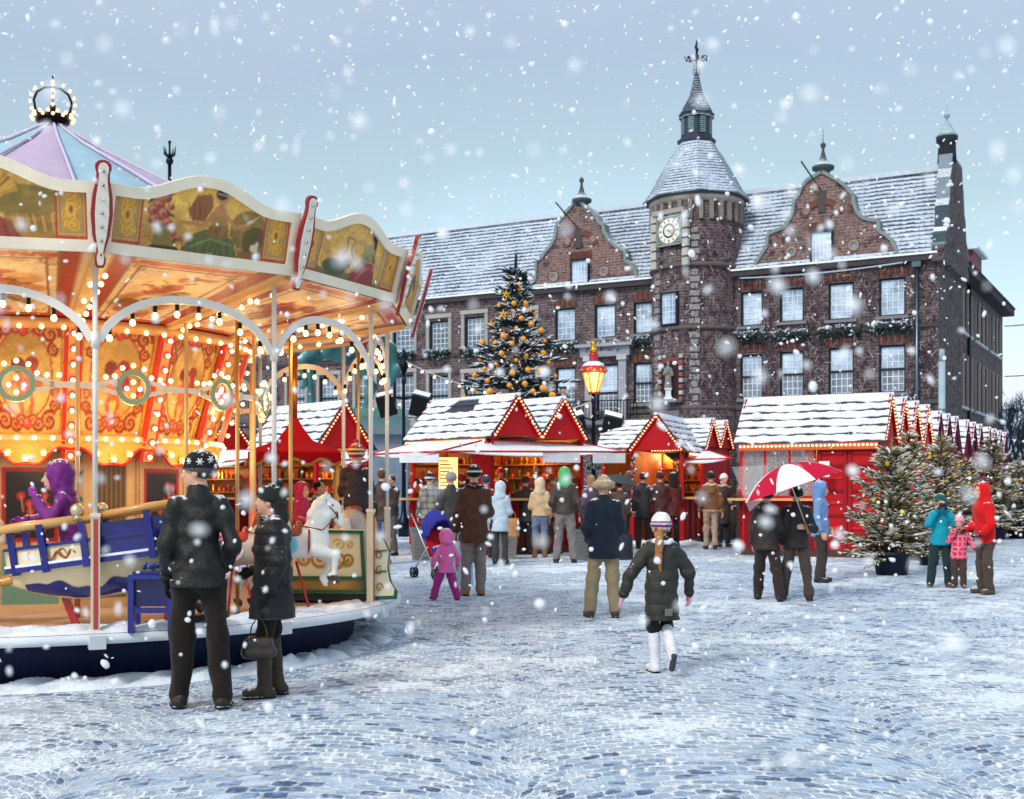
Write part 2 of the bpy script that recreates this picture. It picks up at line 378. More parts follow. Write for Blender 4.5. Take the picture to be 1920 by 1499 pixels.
# ---------------------------------------------------------------- signed distance modelling (surface nets)
class S:
    def __init__(s): s.p = []
    def rc(s, a, b, r1, r2=None, fl=(1, 1, 1)):
        s.p.append(('c', np.array(a, float), np.array(b, float), r1, r1 if r2 is None else r2, np.array(fl, float))); return s
    def chain(s, pts, rs, fl=(1, 1, 1)):
        for i in range(len(pts) - 1): s.rc(pts[i], pts[i + 1], rs[i], rs[i + 1], fl)
        return s
    def el(s, c, r, M=None):
        s.p.append(('e', np.array(c, float), np.array(r, float), M)); return s
    def mesh(s, vox, k=0.03, cuts=(), noise=None, subs=()):
        lo = np.full(3, 1e9); hi = np.full(3, -1e9); bb = []
        for p in s.p:
            if p[0] == 'c':
                r = max(p[3], p[4]) * p[5]; l = np.minimum(p[1], p[2]) - r; h_ = np.maximum(p[1], p[2]) + r
            else:
                r = p[2] if p[3] is None else np.full(3, p[2].max()); l = p[1] - r; h_ = p[1] + r
            bb.append((l, h_)); lo = np.minimum(lo, l); hi = np.maximum(hi, h_)
        pad = 3 * vox + (noise[0] if noise else 0); lo -= pad; hi += pad
        dims = np.maximum(4, np.ceil((hi - lo) / vox).astype(int) + 1)
        D = np.full(dims, 1.0, np.float32)
        ax = [lo[i] + vox * np.arange(dims[i]) for i in range(3)]
        for p, (l, h_) in zip(s.p, bb):
            m_ = k + 2 * vox
            i0 = np.maximum(0, np.floor((l - m_ - lo) / vox).astype(int)); i1 = np.minimum(dims, np.ceil((h_ + m_ - lo) / vox).astype(int) + 1)
            X = ax[0][i0[0]:i1[0]][:, None, None]; Y = ax[1][i0[1]:i1[1]][None, :, None]; Z = ax[2][i0[2]:i1[2]][None, None, :]
            if p[0] == 'c':
                fl = p[5]; a = p[1] / fl; b_ = p[2] / fl; d = b_ - a; dd = max(1e-9, float(d @ d))
                X = X / fl[0] - a[0]; Y = Y / fl[1] - a[1]; Z = Z / fl[2] - a[2]
                tt = np.clip((X * d[0] + Y * d[1] + Z * d[2]) / dd, 0, 1)
                dist = (np.sqrt((X - tt * d[0]) ** 2 + (Y - tt * d[1]) ** 2 + (Z - tt * d[2]) ** 2) - (p[3] + (p[4] - p[3]) * tt)) * fl.min()
            else:
                X = X - p[1][0]; Y = Y - p[1][1]; Z = Z - p[1][2]
                if p[3] is not None:
                    M = np.array(p[3]).T
                    X, Y, Z = (M[0, 0] * X + M[0, 1] * Y + M[0, 2] * Z, M[1, 0] * X + M[1, 1] * Y + M[1, 2] * Z, M[2, 0] * X + M[2, 1] * Y + M[2, 2] * Z)
                r = p[2]; q = np.sqrt((X / r[0]) ** 2 + (Y / r[1]) ** 2 + (Z / r[2]) ** 2)
                q2 = np.sqrt((X / r[0] ** 2) ** 2 + (Y / r[1] ** 2) ** 2 + (Z / r[2] ** 2) ** 2) + 1e-6
                dist = q * (q - 1) / q2
            sl = D[i0[0]:i1[0], i0[1]:i1[1], i0[2]:i1[2]]
            hh = np.clip(0.5 + 0.5 * (sl - dist) / k, 0, 1)
            D[i0[0]:i1[0], i0[1]:i1[1], i0[2]:i1[2]] = sl + (dist - sl) * hh - k * hh * (1 - hh)
        X = ax[0][:, None, None]; Y = ax[1][None, :, None]; Z = ax[2][None, None, :]
        if noise:
            amp, fr, seed = noise[:3]; g = np.random.default_rng(seed); tot = 0
            for o_ in range(5):
                w = g.normal(size=3); w /= np.linalg.norm(w); w *= fr * (0.7 + 0.5 * o_)
                w2 = g.normal(size=3) * fr * 0.5; ph = g.uniform(0, 6.28, 2)
                tot = tot + np.sin(X * w[0] + Y * w[1] + Z * w[2] + ph[0] + 1.6 * np.sin(X * w2[0] + Y * w2[1] + Z * w2[2] + ph[1])) / (1 + 0.5 * o_)
            D = D + amp * 0.45 * tot
            if len(noise) > 3: D = D + noise[4] * (np.abs(np.sin(Z * math.pi / noise[3])) ** 0.5 * -1 + 0.6)
        for q, nn in subs:                       # carve an ellipsoid
            rr = np.sqrt(((X - q[0]) / nn[0]) ** 2 + ((Y - q[1]) / nn[1]) ** 2 + ((Z - q[2]) / nn[2]) ** 2)
            D = np.maximum(D, -(rr - 1) * min(nn))
        for q, nn in cuts:
            nn = np.array(nn, float); nn /= np.linalg.norm(nn)
            D = np.maximum(D, (X - q[0]) * nn[0] + (Y - q[1]) * nn[1] + (Z - q[2]) * nn[2])
        D[0] = D[-1] = 1; D[:, 0] = D[:, -1] = 1; D[:, :, 0] = D[:, :, -1] = 1
        return surf_nets(D, lo, vox)
def surf_nets(D, lo, vox):
    s = D < 0; nx, ny, nz_ = D.shape
    cs = [(i, j, k) for i in (0, 1) for j in (0, 1) for k in (0, 1)]
    sh = lambda A, c: A[c[0]:nx - 1 + c[0], c[1]:ny - 1 + c[1], c[2]:nz_ - 1 + c[2]]
    cnt = sum(sh(s, c).astype(np.int8) for c in cs); act = (cnt > 0) & (cnt < 8)
    idx = np.full(act.shape, -1, np.int64); I = np.argwhere(act); idx[act] = np.arange(len(I))
    acc = np.zeros((len(I), 3)); n = np.zeros(len(I))
    vals = {c: sh(D, c)[act] for c in cs}
    for a in cs:
        for axn in range(3):
            if a[axn]: continue
            b_ = list(a); b_[axn] = 1; b_ = tuple(b_); da, db = vals[a], vals[b_]
            mk = (da < 0) != (db < 0); tt = np.where(mk, da / np.where(mk, da - db, 1), 0)
            P = np.tile(np.array(a, float), (len(I), 1)); P[:, axn] += tt
            acc += P * mk[:, None]; n += mk
    V = lo + vox * (I + acc / np.maximum(n, 1)[:, None])
    fs = []
    for axn in range(3):
        a = [slice(1, -1)] * 3; b_ = [slice(1, -1)] * 3
        a[axn] = slice(0, -1); b_[axn] = slice(1, None)
        s0, s1 = s[tuple(a)], s[tuple(b_)]; E = np.argwhere(s0 != s1); flip = s0[s0 != s1]
        base = E + 1; base[:, axn] -= 1
        u, v = (axn + 1) % 3, (axn + 2) % 3
        q = []
        for du, dv in ((-1, -1), (0, -1), (0, 0), (-1, 0)):
            c = base.copy(); c[:, u] += du; c[:, v] += dv; q.append(idx[c[:, 0], c[:, 1], c[:, 2]])
        q = np.stack(q, 1); q[~flip] = q[~flip][:, ::-1]; fs.append(q)
    Fq = np.vstack(fs); Fq = Fq[(Fq >= 0).all(1)]
    return V, Fq

# ---------------------------------------------------------------- painting on canvases (pigment, carried by a fine grid of vertices)
class Canvas:
    def __init__(s, w, h, bg, res=110, seed=1):
        s.w, s.h = w, h; s.nx, s.ny = max(3, int(w * res)), max(3, int(h * res))
        s.U, s.V = np.meshgrid(np.linspace(0, w, s.nx), np.linspace(0, h, s.ny)); s.g = np.random.default_rng(seed)
        s.a = np.tile(lin(bg), (s.ny, s.nx, 1))
    def n(s, fr):
        o = 0
        for i in range(5):
            w = s.g.normal(size=2) * fr * (1 + i * 0.5); o = o + np.sin(s.U * w[0] + s.V * w[1] + s.g.uniform(0, 6.28)) / (1 + i * 0.4)
        return o / 2.2
    def put(s, mask, col, al=1.0):
        m_ = np.clip(mask, 0, 1)[..., None] * al; s.a = s.a * (1 - m_) + lin(col) * m_; return s
    def soft(s, d, e): return np.clip(0.5 - d / e, 0, 1)
    def ell(s, c, r, col, rot=0.0, al=1.0, e=0.012):
        x, y = s.U - c[0], s.V - c[1]; ca, sa = math.cos(rot), math.sin(rot)
        x, y = x * ca + y * sa, -x * sa + y * ca
        return s.put(s.soft((np.sqrt((x / r[0]) ** 2 + (y / r[1]) ** 2) - 1) * min(r), e), col, al)
    def ring(s, c, r, w, col, al=1.0):
        d = np.abs((np.sqrt(((s.U - c[0]) / r[0]) ** 2 + ((s.V - c[1]) / r[1]) ** 2) - 1) * min(r)) - w / 2
        return s.put(s.soft(d, 0.01), col, al)
    def line(s, pts, w, col, al=1.0, e=0.01):
        d = np.full(s.U.shape, 9.0)
        for (ax_, ay), (bx, by) in zip(pts[:-1], pts[1:]):
            dx, dy = bx - ax_, by - ay; q = max(1e-9, dx * dx + dy * dy)
            t_ = np.clip(((s.U - ax_) * dx + (s.V - ay) * dy) / q, 0, 1)
            d = np.minimum(d, np.hypot(s.U - ax_ - t_ * dx, s.V - ay - t_ * dy))
        return s.put(s.soft(d - w / 2, e), col, al)
    def rect(s, x0, y0, x1, y1, col, al=1.0):
        d = np.maximum(np.maximum(x0 - s.U, s.U - x1), np.maximum(y0 - s.V, s.V - y1)); return s.put(s.soft(d, 0.008), col, al)
    def poly(s, pts, col, al=1.0):
        ins = np.zeros(s.U.shape, bool); k = len(pts)
        for i in range(k):
            (x0, y0), (x1, y1) = pts[i], pts[(i + 1) % k]
            if y0 == y1: continue
            c = ((y0 > s.V) != (y1 > s.V)) & (s.U < (x1 - x0) * (s.V - y0) / (y1 - y0) + x0); ins ^= c
        return s.put(ins.astype(float), col, al)
    def scroll(s, c, r, col, turns=1.4, flip=1, w=0.022, rot=0.0, al=1.0):
        th = np.linspace(0, turns * 6.28, 26); rr = r * (1 - th / (turns * 6.28) * 0.85)
        return s.line([(c[0] + flip * q * math.cos(a + rot), c[1] + q * math.sin(a + rot)) for a, q in zip(th, rr)], w, col, al)
    def brush(s, n, l=.04, w=.012, var=.3, seed=1):
        g = np.random.default_rng(seed)
        for _ in range(n):
            j, i = g.integers(s.ny), g.integers(s.nx); x, y = s.U[j, i], s.V[j, i]; a = g.uniform(0, 3.14); r = int(l * 1.3 * s.nx / s.w) + 2
            j0, j1, i0, i1 = max(0, j - r), j + r, max(0, i - r), i + r; U, V = s.U[j0:j1, i0:i1] - x, s.V[j0:j1, i0:i1] - y; t_ = np.clip(U * math.cos(a) + V * math.sin(a), -l / 2, l / 2)
            d = np.hypot(U - t_ * math.cos(a), V - t_ * math.sin(a) - .15 * t_ * t_ / l); m_ = np.clip(.5 - (d - w / 2) / .008, 0, 1)[..., None] * .7
            s.a[j0:j1, i0:i1] = s.a[j0:j1, i0:i1] * (1 - m_) + s.a[j, i] * g.uniform(1 - var, 1 + var * 1.3) * g.uniform(.92, 1.08, 3) * m_
        return s
    def mott(s, amt, fr):
        s.a = s.a * (1 + amt * s.n(fr))[..., None]; return s
    def build(s, name, fn, parent=None, mat='art', thick=None, mask=None):
        P = fn(s.U, s.V); ny, nx = s.U.shape
        i = np.arange(ny * nx).reshape(ny, nx)
        Fq = np.stack([i[:-1, :-1], i[:-1, 1:], i[1:, 1:], i[1:, :-1]], -1)
        if mask is not None:
            mk = mask[:-1, :-1] & mask[1:, 1:] & mask[:-1, 1:] & mask[1:, :-1]; Fq = Fq[mk]
        Fq = Fq.reshape(-1, 4)
        return np_mesh(name, P.reshape(-1, 3), Fq, np.clip(s.a, 0, 1).reshape(-1, 3), mat, parent, False)
# ================================================================ SETTING
def make_ground():
    ys = np.concatenate([np.linspace(-6, 30, 73), np.linspace(32, 120, 23), [200, 400, 900]])
    xs = np.concatenate([[-900, -300, -120], np.linspace(-60, 60, 61), [120, 300, 900]])
    V = np.array([(x, y, gz(x, y)) for y in ys for x in xs]); nx = len(xs)
    i = np.arange(len(V)).reshape(len(ys), nx)
    Fq = np.stack([i[:-1, :-1], i[:-1, 1:], i[1:, 1:], i[1:, :-1]], -1).reshape(-1, 4)
    g = np_mesh('ground', V, Fq, (150, 160, 180), 'cobbles'); g['kind'] = 'structure'
make_ground()

# ---------------------------------------------------------------- town hall, local frame: x to the right along the front, y into the building
EX = Vector((0.8745, -0.485, 0)); EY = Vector((0.485, 0.8745, 0)); C0 = Vector((19.46, 55.74, 0))
def fac(px, py, off=0.0):
    """photo pixel -> local (x, z) on the plane y = off"""
    q = (px - CX) / F; c = C0 + EY * off
    lx = (q * c.y - c.x) / (EX.x - q * EX.y); Y = c.y + EX.y * lx
    return lx, EYE + (HY - py) / F * Y
def sidew(px, py):
    q = (px - CX) / F; w = (q * C0.y - C0.x) / (EY.x - q * EY.y); Y = C0.y + EY.y * w
    return w, EYE + (HY - py) / F * Y
HALL = thing('town_hall', 'long old brick town hall with snowy roof, curved gables and clock tower', 'town hall', C0, math.atan2(EX.y, EX.x))
EAVE, RIDGE, LEN, DEP = 12.3, 17.0, 46.0, 6.6

def wall_cells(mb, cuts, x0, x1, z0, z1, fn, mat, col=(120, 70, 60), reveal=0.28, rfn=None):
    xs = sorted({x0, x1, *[c for k in cuts for c in (k[0], k[1])]}); zs = sorted({z0, z1, *[c for k in cuts for c in (k[2], k[3])]})
    for a, b in zip(xs[:-1], xs[1:]):
        for c, d in zip(zs[:-1], zs[1:]):
            mx, mz = (a + b) / 2, (c + d) / 2
            if any(k[0] < mx < k[1] and k[2] < mz < k[3] for k in cuts): continue
            mb.add([fn(a, c, 0), fn(b, c, 0), fn(b, d, 0), fn(a, d, 0)], [(0, 1, 2, 3)], col, mat)
    for a, b, c, d in cuts:
        for p, q in (((a, c), (a, d)), ((a, d), (b, d)), ((b, d), (b, c)), ((b, c), (a, c))):
            mb.add([fn(*p, 0), fn(*q, 0), fn(*q, reveal), fn(*p, reveal)], [(0, 1, 2, 3)], (70, 62, 62), 'stone')
        mb.add([fn(a, c, reveal), fn(b, c, reveal), fn(b, d, reveal), fn(a, d, reveal)], [(0, 1, 2, 3)], (20, 22, 26), 'paint')

def window(parent, fn, x0, x1, z0, z1, cols=4, rows=5, split=False, light=True, depth=0.2, barw=0.035):
    """frame with glazing bars, panes as a sub-part; fn(x, z, depth) -> local point"""
    fr = MB(); w = x1 - x0; h = z1 - z0; t_ = 0.09
    ext = lambda a, b, c, d, d0, d1, col, mat='paint': fr.add(
        [fn(a, c, d0), fn(b, c, d0), fn(b, d, d0), fn(a, d, d0), fn(a, c, d1), fn(b, c, d1), fn(b, d, d1), fn(a, d, d1)],
        [(0, 1, 2, 3), (7, 6, 5, 4), (0, 4, 5, 1), (1, 5, 6, 2), (2, 6, 7, 3), (3, 7, 4, 0)], col, mat)
    dk = (22, 34, 52)
    ext(x0, x0 + t_, z0, z1, depth - 0.1, depth + 0.06, dk); ext(x1 - t_, x1, z0, z1, depth - 0.1, depth + 0.06, dk)
    ext(x0 + t_, x1 - t_, z1 - t_, z1, depth - 0.1, depth + 0.06, dk); ext(x0 + t_, x1 - t_, z0, z0 + t_, depth - 0.1, depth + 0.06, dk)
    ax0, ax1, az0, az1 = x0 + t_, x1 - t_, z0 + t_, z1 - t_
    if split:
        zm = az0 + (az1 - az0) * 0.5; ext(ax0, ax1, zm - 0.05, zm + 0.05, depth - 0.08, depth + 0.05, dk)
    wc = (205, 218, 232)
    for i in range(cols + 1):
        x = ax0 + (ax1 - ax0) * i / cols; x = min(max(x, ax0 + barw / 2), ax1 - barw / 2)
        ext(x - barw / 2, x + barw / 2, az0, az1, depth - 0.03, depth + 0.03, wc)
    for j in range(rows + 1):
        z = az0 + (az1 - az0) * j / rows; z = min(max(z, az0 + barw / 2), az1 - barw / 2)
        ext(ax0, ax1, z - barw / 2, z + barw / 2, depth - 0.028, depth + 0.028, wc)
    f = fr.build('window', parent)
    pm = MB(); zs = [(az0, az1, light)]
    if split: zs = [(az0, (az0 + az1) / 2, False), ((az0 + az1) / 2, az1, light)]
    for a, b, l in zs:
        pm.add([fn(ax0, a, depth), fn(ax1, a, depth), fn(ax1, b, depth), fn(ax0, b, depth)], [(0, 1, 2, 3)], (200, 210, 220), 'pane_light' if l else 'pane_dark')
    pm.build('pane', f)
    return f

F0 = lambda x, z, d: (x, d, z)
# (left px, right px, top py, bottom py at the window's own column, split, light)
WIN = []
def wpx(x0, x1, yt, yb, split, light, surround=False, cols=4, rows=5):
    a, zt = fac(x0, (yt)); b, _ = fac(x1, yt); xm = (x0 + x1) / 2
    zt = fac(xm, yt)[1]; zb = fac(xm, yb)[1]
    WIN.append((a, b, zb, zt, split, light, surround, cols, rows))
for x0, x1, yt, yb in ((806, 841, 602, 657), (872, 909, 594, 652), (968, 1004, 588, 645)): wpx(x0, x1, yt, yb, False, False, True)
for x0, x1, yt, yb in ((1041, 1079, 578, 640), (1115, 1154, 571, 634), (1188, 1224, 566, 626)): wpx(x0, x1, yt, yb, False, True)
for x0, x1, yt, yb in ((1389, 1430, 547, 612), (1462, 1507, 540, 604), (1553, 1601, 530, 600), (1648, 1698, 521, 593)): wpx(x0, x1, yt, yb, False, True)
for x0, x1, yt, yb in ((806, 841, 705, 780), (872, 912, 704, 776), (968, 1004, 700, 770)): wpx(x0, x1, yt, yb, True, False, True, 4, 6)
for x0, x1, yt, yb in ((1042, 1079, 689, 764), (1188, 1224, 680, 757)): wpx(x0, x1, yt, yb, True, True, False, 4, 6)
for x0, x1, yt, yb in ((1388, 1430, 665, 748), (1462, 1507, 659, 745), (1553, 1601, 652, 741), (1648, 1698, 647, 737)): wpx(x0, x1, yt, yb, True, True, False, 4, 6)
for x0, x1, yt, yb in ((738, 776, 606, 662), (738, 776, 704, 785), (668, 702, 612, 668), (668, 702, 706, 785), (600, 634, 618, 672), (600, 634, 708, 786), (540, 572, 710, 786)):
    wpx(x0, x1, yt, yb, yb > 690, False, True)
door_cut = (*[fac(x, 700)[0] for x in (1119, 1159)], fac(1139, 790)[1], fac(1139, 683)[1])
cuts = [w[:4] for w in WIN] + [door_cut]
wl = MB(); wall_cells(wl, cuts, -LEN, 0, 0, EAVE, F0, 'brick')
wl.build('front_wall', HALL)
for a, b, zb, zt, sp, li, su, cl, rw in WIN:
    wf = window(HALL, F0, a, b, zb, zt, cl, rw, sp, li); trim = MB()
    if su:
        for x in (a - 0.22, b + 0.02): trim.box((x + 0.1, -0.03, (zb + zt) / 2), (0.2, 0.10, zt - zb + 0.3), (150, 146, 142), 'stone')
        trim.box(((a + b) / 2, -0.05, zt + 0.26), (b - a + 0.5, 0.14, 0.22), (158, 154, 150), 'stone')
    else:
        for k in range(9):                                      # soldier course over the opening, gently arched
            u = (k + 0.5) / 9; x = a - 0.1 + (b - a + 0.2) * u
            trim.box((x, -0.02, zt + 0.19 + 0.10 * (1 - (2 * u - 1) ** 2)), ((b - a + 0.2) / 9 * 0.72, 0.07, 0.36), (118, 74, 62) if k % 2 else (92, 58, 50), 'stone')
    trim.box(((a + b) / 2, -0.06, zb - 0.07), (b - a + 0.3, 0.2, 0.14), (120, 118, 120), 'snowy')
    trim.build('surround', wf)
# cornice, string course, gutter snow
co_ = MB()
co_.box((-LEN / 2, -0.16, EAVE - 0.10), (LEN, 0.34, 0.26), (64, 60, 62), 'stone')
co_.box((-LEN / 2, -0.20, EAVE + 0.08), (LEN, 0.42, 0.09), (200, 208, 218), 'snow')
zs_ = fac(1550, 628)[1]
co_.box((-LEN / 2, -0.05, zs_ + 0.15), (LEN, 0.12, 0.16), (70, 62, 62), 'stone')
co_.box((-LEN / 2, -0.05, fac(1550, 760)[1]), (LEN, 0.14, 0.18), (80, 74, 74), 'stone')
co_.build('cornice', HALL)
# main roof
rf = MB(); OV = 0.28
hz = DEP / 2
pts = [(-LEN, -OV, EAVE + 0.05), (0.05, -OV, EAVE + 0.05), (0.05, hz, RIDGE), (-LEN, hz, RIDGE), (-LEN, DEP + OV, EAVE + 0.05), (0.05, DEP + OV, EAVE + 0.05)]
rf.add(pts, [(0, 1, 2, 3), (3, 2, 5, 4)], (180, 190, 200), 'roof_tiles')
rf.beam((-LEN, hz, RIDGE + 0.03), (0, hz, RIDGE + 0.03), 0.35, 0.22, (190, 200, 212), 'snowy')
rf.build('roof', HALL)
# curved gables, outline read from the photograph
def gable(pts_px, xm, name_, th=0.45, off=-0.06, brick='brick_bright', win=None, rounds=(), beam_px=None, capm=True, finial=None):
    poly = [fac(x, y, off) for x, y in pts_px]
    g = MB(); g.prism(poly, (0, off, 0), (1, 0, 0), (0, 0, 1), (0, th, 0), (150, 90, 70), brick)
    go = g.build(name_, HALL)
    cp = MB()                                                     # weathered coping that follows the curve, snow on its flatter runs
    for p, q in zip(poly[1:-1], poly[2:]):
        cp.beam((p[0], off + th / 2, p[1]), (q[0], off + th / 2, q[1]), th + 0.2, 0.16, (120, 132, 132), 'snowy', up=(0, 0, 1) if abs(q[0] - p[0]) > abs(q[1] - p[1]) else (1 if q[0] > xm else -1, 0, 0.0))
    cp.build('coping', go)
    if win:
        a, zt = fac(win[0], win[2], off); b, _ = fac(win[1], win[2], off); xm_ = (win[0] + win[1]) / 2
        zt = fac(xm_, win[2], off)[1]; zb = fac(xm_, win[3], off)[1]
        window(HALL, lambda x, z, d: (x, off + d - 0.23, z), a, b, zb, zt, 5, 5, False, True, 0.2)
        s_ = MB(); 
        for k in range(11):
            u = (k + 0.5) / 11; x = a - 0.1 + (b - a + 0.2) * u
            s_.box((x, off - 0.03, zt + 0.22), ((b - a + 0.2) / 11 * 0.7, 0.08, 0.36), (98, 62, 54), 'stone')
        for k in range(15):                                      # relieving arch
            a_ = math.pi * (0.12 + 0.76 * k / 14); cx_ = (a + b) / 2
            s_.box((cx_ + 1.35 * (b - a) * 0.62 * math.cos(a_), off - 0.03, zt + 0.45 + 0.95 * math.sin(a_)), (0.16, 0.08, 0.3), (136, 118, 106) if k in (1, 2, 7, 12, 13) else (108, 68, 58), 'stone',
                   rot=Matrix.Rotation(-(a_ - math.pi / 2), 3, 'Y'))
        s_.build('brick_arch', go)
    for rx, ry, rr in rounds:
        x, z = fac(rx, ry, off); o = MB()
        ring = [(rr * math.cos(i * math.pi / 10), rr * math.sin(i * math.pi / 10)) for i in range(20)]
        o.tube([(x + p[0], off - 0.03, z + p[1]) for p in ring + ring[:1]], 0.07, (150, 130, 118), 'stone', 6, False)
        ro = o.build('round_window', HALL)
        o = MB(); o.prism([(p[0] * 0.95, p[1] * 0.95) for p in ring], (x, off - 0.02, z), (1, 0, 0), (0, 0, 1), (0, 0.03, 0), (120, 140, 160), 'pane_dark'); o.build('pane', ro)
    if beam_px:
        (ax_, ay), (bx, by) = beam_px; p = fac(bx, by, off)
        b_ = MB(); q = Vector((p[0], off, p[1])); b_.beam(q, q + Vector((-0.55, -1.6, 1.15)), 0.05, 0.06, (60, 60, 64), 'wood'); b_.box((p[0], off - 0.03, p[1] - 0.5), (0.36, 0.1, 1.0), (60, 52, 52), 'wood'); b_.build('hoist_beam', go)
    if finial:
        x, z = fac(finial[0], finial[1], off); f_ = MB()
        f_.lathe([(0.32, -0.35), (0.34, -0.2), (0.52, -0.12), (0.54, 0.02), (0.34, 0.12), (0.16, 0.4), (0.07, 0.75), (0.06, 0.9), (0.13, 1.0), (0.13, 1.1), (0.03, 1.2), (0.02, finial[2])], (62, 74, 80), 'snowy', 12, (x, off + th / 2, z))
        f_.build('finial', go)
    return go
rg = [(1408, 512), (1416, 496), (1428, 477), (1438, 462), (1440, 440), (1452, 434), (1468, 428), (1480, 414), (1487, 396), (1489, 374), (1497, 368), (1503, 352), (1514, 338), (1528, 330), (1541, 322),
      (1556, 330), (1572, 339), (1586, 350), (1594, 360), (1600, 366), (1601, 380), (1606, 396), (1616, 408), (1632, 413), (1647, 414), (1648, 434), (1660, 440), (1672, 451), (1680, 466), (1685, 484)]
gable(rg[::-1][::-1], fac(1541, 400)[0], 'gable', win=(1520, 1563, 433, 498), rounds=((1484, 473, 0.2), (1601, 461, 0.2)), beam_px=((1522, 333), (1541, 360)), finial=(1541, 312, 2.0))
lg = [(986, 548), (994, 538), (1004, 524), (1006, 490), (1016, 484), (1022, 474), (1034, 460), (1042, 444), (1044, 424), (1050, 414), (1058, 402), (1068, 392), (1076, 380), (1087, 376),
      (1096, 386), (1108, 394), (1118, 406), (1124, 418), (1131, 422), (1134, 436), (1142, 450), (1152, 460), (1160, 466), (1172, 470), (1173, 489), (1184, 496), (1192, 508), (1198, 526), (1199, 534)]
gable(lg, fac(1087, 450)[0], 'gable', win=(1071, 1106, 487, 545), rounds=((1039, 520, 0.2), (1133, 510, 0.2)), beam_px=((1046, 400), (1085, 430)), finial=(1087, 374, 1.3))
# roof behind each gable (cross ridge)
cr_ = MB()
for xa, xb, zp in ((fac(1440, 440)[0], fac(1648, 440)[0], fac(1541, 345)[1]), (fac(1006, 500)[0], fac(1173, 500)[0], fac(1087, 400)[1])):
    xm = (xa + xb) / 2; yb = 3.2
    cr_.add([(xa, 0.3, EAVE), (xm, 0.3, zp - 0.2), (xm, yb, zp - 0.2), (xa, yb * 0.3, EAVE), (xb, 0.3, EAVE), (xb, yb * 0.3, EAVE)], [(0, 1, 2, 3), (1, 4, 5, 2)], (180, 190, 200), 'roof_tiles')
cr_.build('dormer_roof', HALL)
# end gable on the right side: tall stepped parapet, snow on the steps, round turret cap
def endgable():
    e = MB(); h = DEP
    prof = [(-0.35, EAVE - 0.3), (-0.35, EAVE + 0.4), (0.1, EAVE + 0.45), (0.15, EAVE + 1.0), (0.6, EAVE + 1.3), (0.7, EAVE + 2.3), (1.05, EAVE + 2.7), (1.2, EAVE + 3.7), (1.6, EAVE + 4.2), (1.75, EAVE + 4.9),
            (4.5, EAVE + 4.9), (4.7, EAVE + 4.2), (5.0, EAVE + 3.7), (5.2, EAVE + 2.8), (5.6, EAVE + 2.4), (5.8, EAVE + 1.5), (6.3, EAVE + 1.2), (6.5, EAVE + 0.5), (h + 0.1, EAVE + 0.4), (h + 0.1, EAVE - 0.3)]
    e.prism(prof, (-0.25, 0, 0), (0, 1, 0), (0, 0, 1), (0.55, 0, 0), (80, 60, 58), 'brick_dark')
    eo = e.build('end_gable', HALL)
    s_ = MB()
    for p, q in zip(prof[1:-2], prof[2:-1]):
        if q[0] - p[0] > 0.12: s_.beam((0.02, p[0], p[1] + 0.06), (0.02, q[0], q[1] + 0.06), 0.6, 0.12, (120, 134, 146), 'snowy', up=(0, 0, 1))
        else: s_.beam((0.02, p[0] - 0.05, p[1]), (0.02, q[0] - 0.05, q[1]), 0.58, 0.07, (52, 70, 80), 'paint', up=(0, -1, 0))
    s_.build('coping', eo)
    f_ = MB(); f_.lathe([(0.44, 0), (0.42, 0.4), (0.40, 0.9), (0.48, 1.0), (0.5, 1.15), (0.44, 1.25)], (40, 44, 50), 'stone', 14, (0.0, 2.2, EAVE + 4.7))
    f_.lathe([(0.52, 1.22), (0.42, 1.35), (0.26, 1.65), (0.09, 1.95), (0.05, 2.02), (0.05, 2.1), (0.13, 2.18), (0.13, 2.26), (0.06, 2.34), (0.02, 2.4), (0.015, 3.0)], (130, 152, 162), 'snowy', 14, (0.0, 2.2, EAVE + 4.7))
    f_.build('turret_cap', eo)
endgable()
# side wall of the main block and the lower wing behind it
FS = lambda w, z, d: (-d, w, z)
sw = MB(); wall_cells(sw, [], 0, DEP, 0, EAVE, FS, 'brick_dark'); sw.build('side_wall', HALL)
WEND = 24.6
scuts = []
for grp in (0, 1, 2):
    for k in range(3):
        w0 = 7.6 + grp * 5.6 + k * 1.55
        for zb, zt in ((9.9, 12.0), (6.0, 8.6), (2.4, 4.8)): scuts.append((w0, w0 + 1.05, zb, zt))
wg = MB(); FW = lambda w, z, d: (-0.35 - d, w, z)
wall_cells(wg, scuts, DEP, WEND, 0, 12.9, FW, 'brick_dark')
wg.add([(-0.35, WEND, 0), (-12, WEND, 0), (-12, WEND, 12.9), (-0.35, WEND, 12.9)], [(0, 1, 2, 3)], (80, 60, 60), 'brick_dark')
wgo = wg.build('wing_wall', HALL)
for c in scuts:
    window(HALL, FW, *c[:2], c[2], c[3], 2, 3, False, False, 0.2, 0.05)
tw = MB()
for c in scuts:
    for w in (c[0] - 0.12, c[1] + 0.12): tw.box((-0.31, w, (c[2] + c[3]) / 2), (0.1, 0.2, c[3] - c[2] + 0.2), (140, 130, 124), 'stone')
    tw.box((-0.3, (c[0] + c[1]) / 2, c[2] - 0.12), (0.16, 1.45, 0.14), (170, 176, 184), 'snowy')
tw.box((-0.1, (DEP + WEND) / 2, 12.75), (0.9, WEND - DEP, 0.4), (56, 50, 52), 'stone'); tw.box((-0.1, (DEP + WEND) / 2, 13.0), (1.0, WEND - DEP + 0.2, 0.1), (40, 44, 52), 'stone')
tw.build('wing_trim', HALL)
wr = MB(); wr.add([(0.4, DEP, 13.06), (0.4, WEND, 13.06), (-5, WEND - 3, 15.2), (-5, DEP, 15.2)], [(0, 1, 2, 3)], (180, 190, 200), 'roof_tiles')
wr.build('wing_roof', HALL)
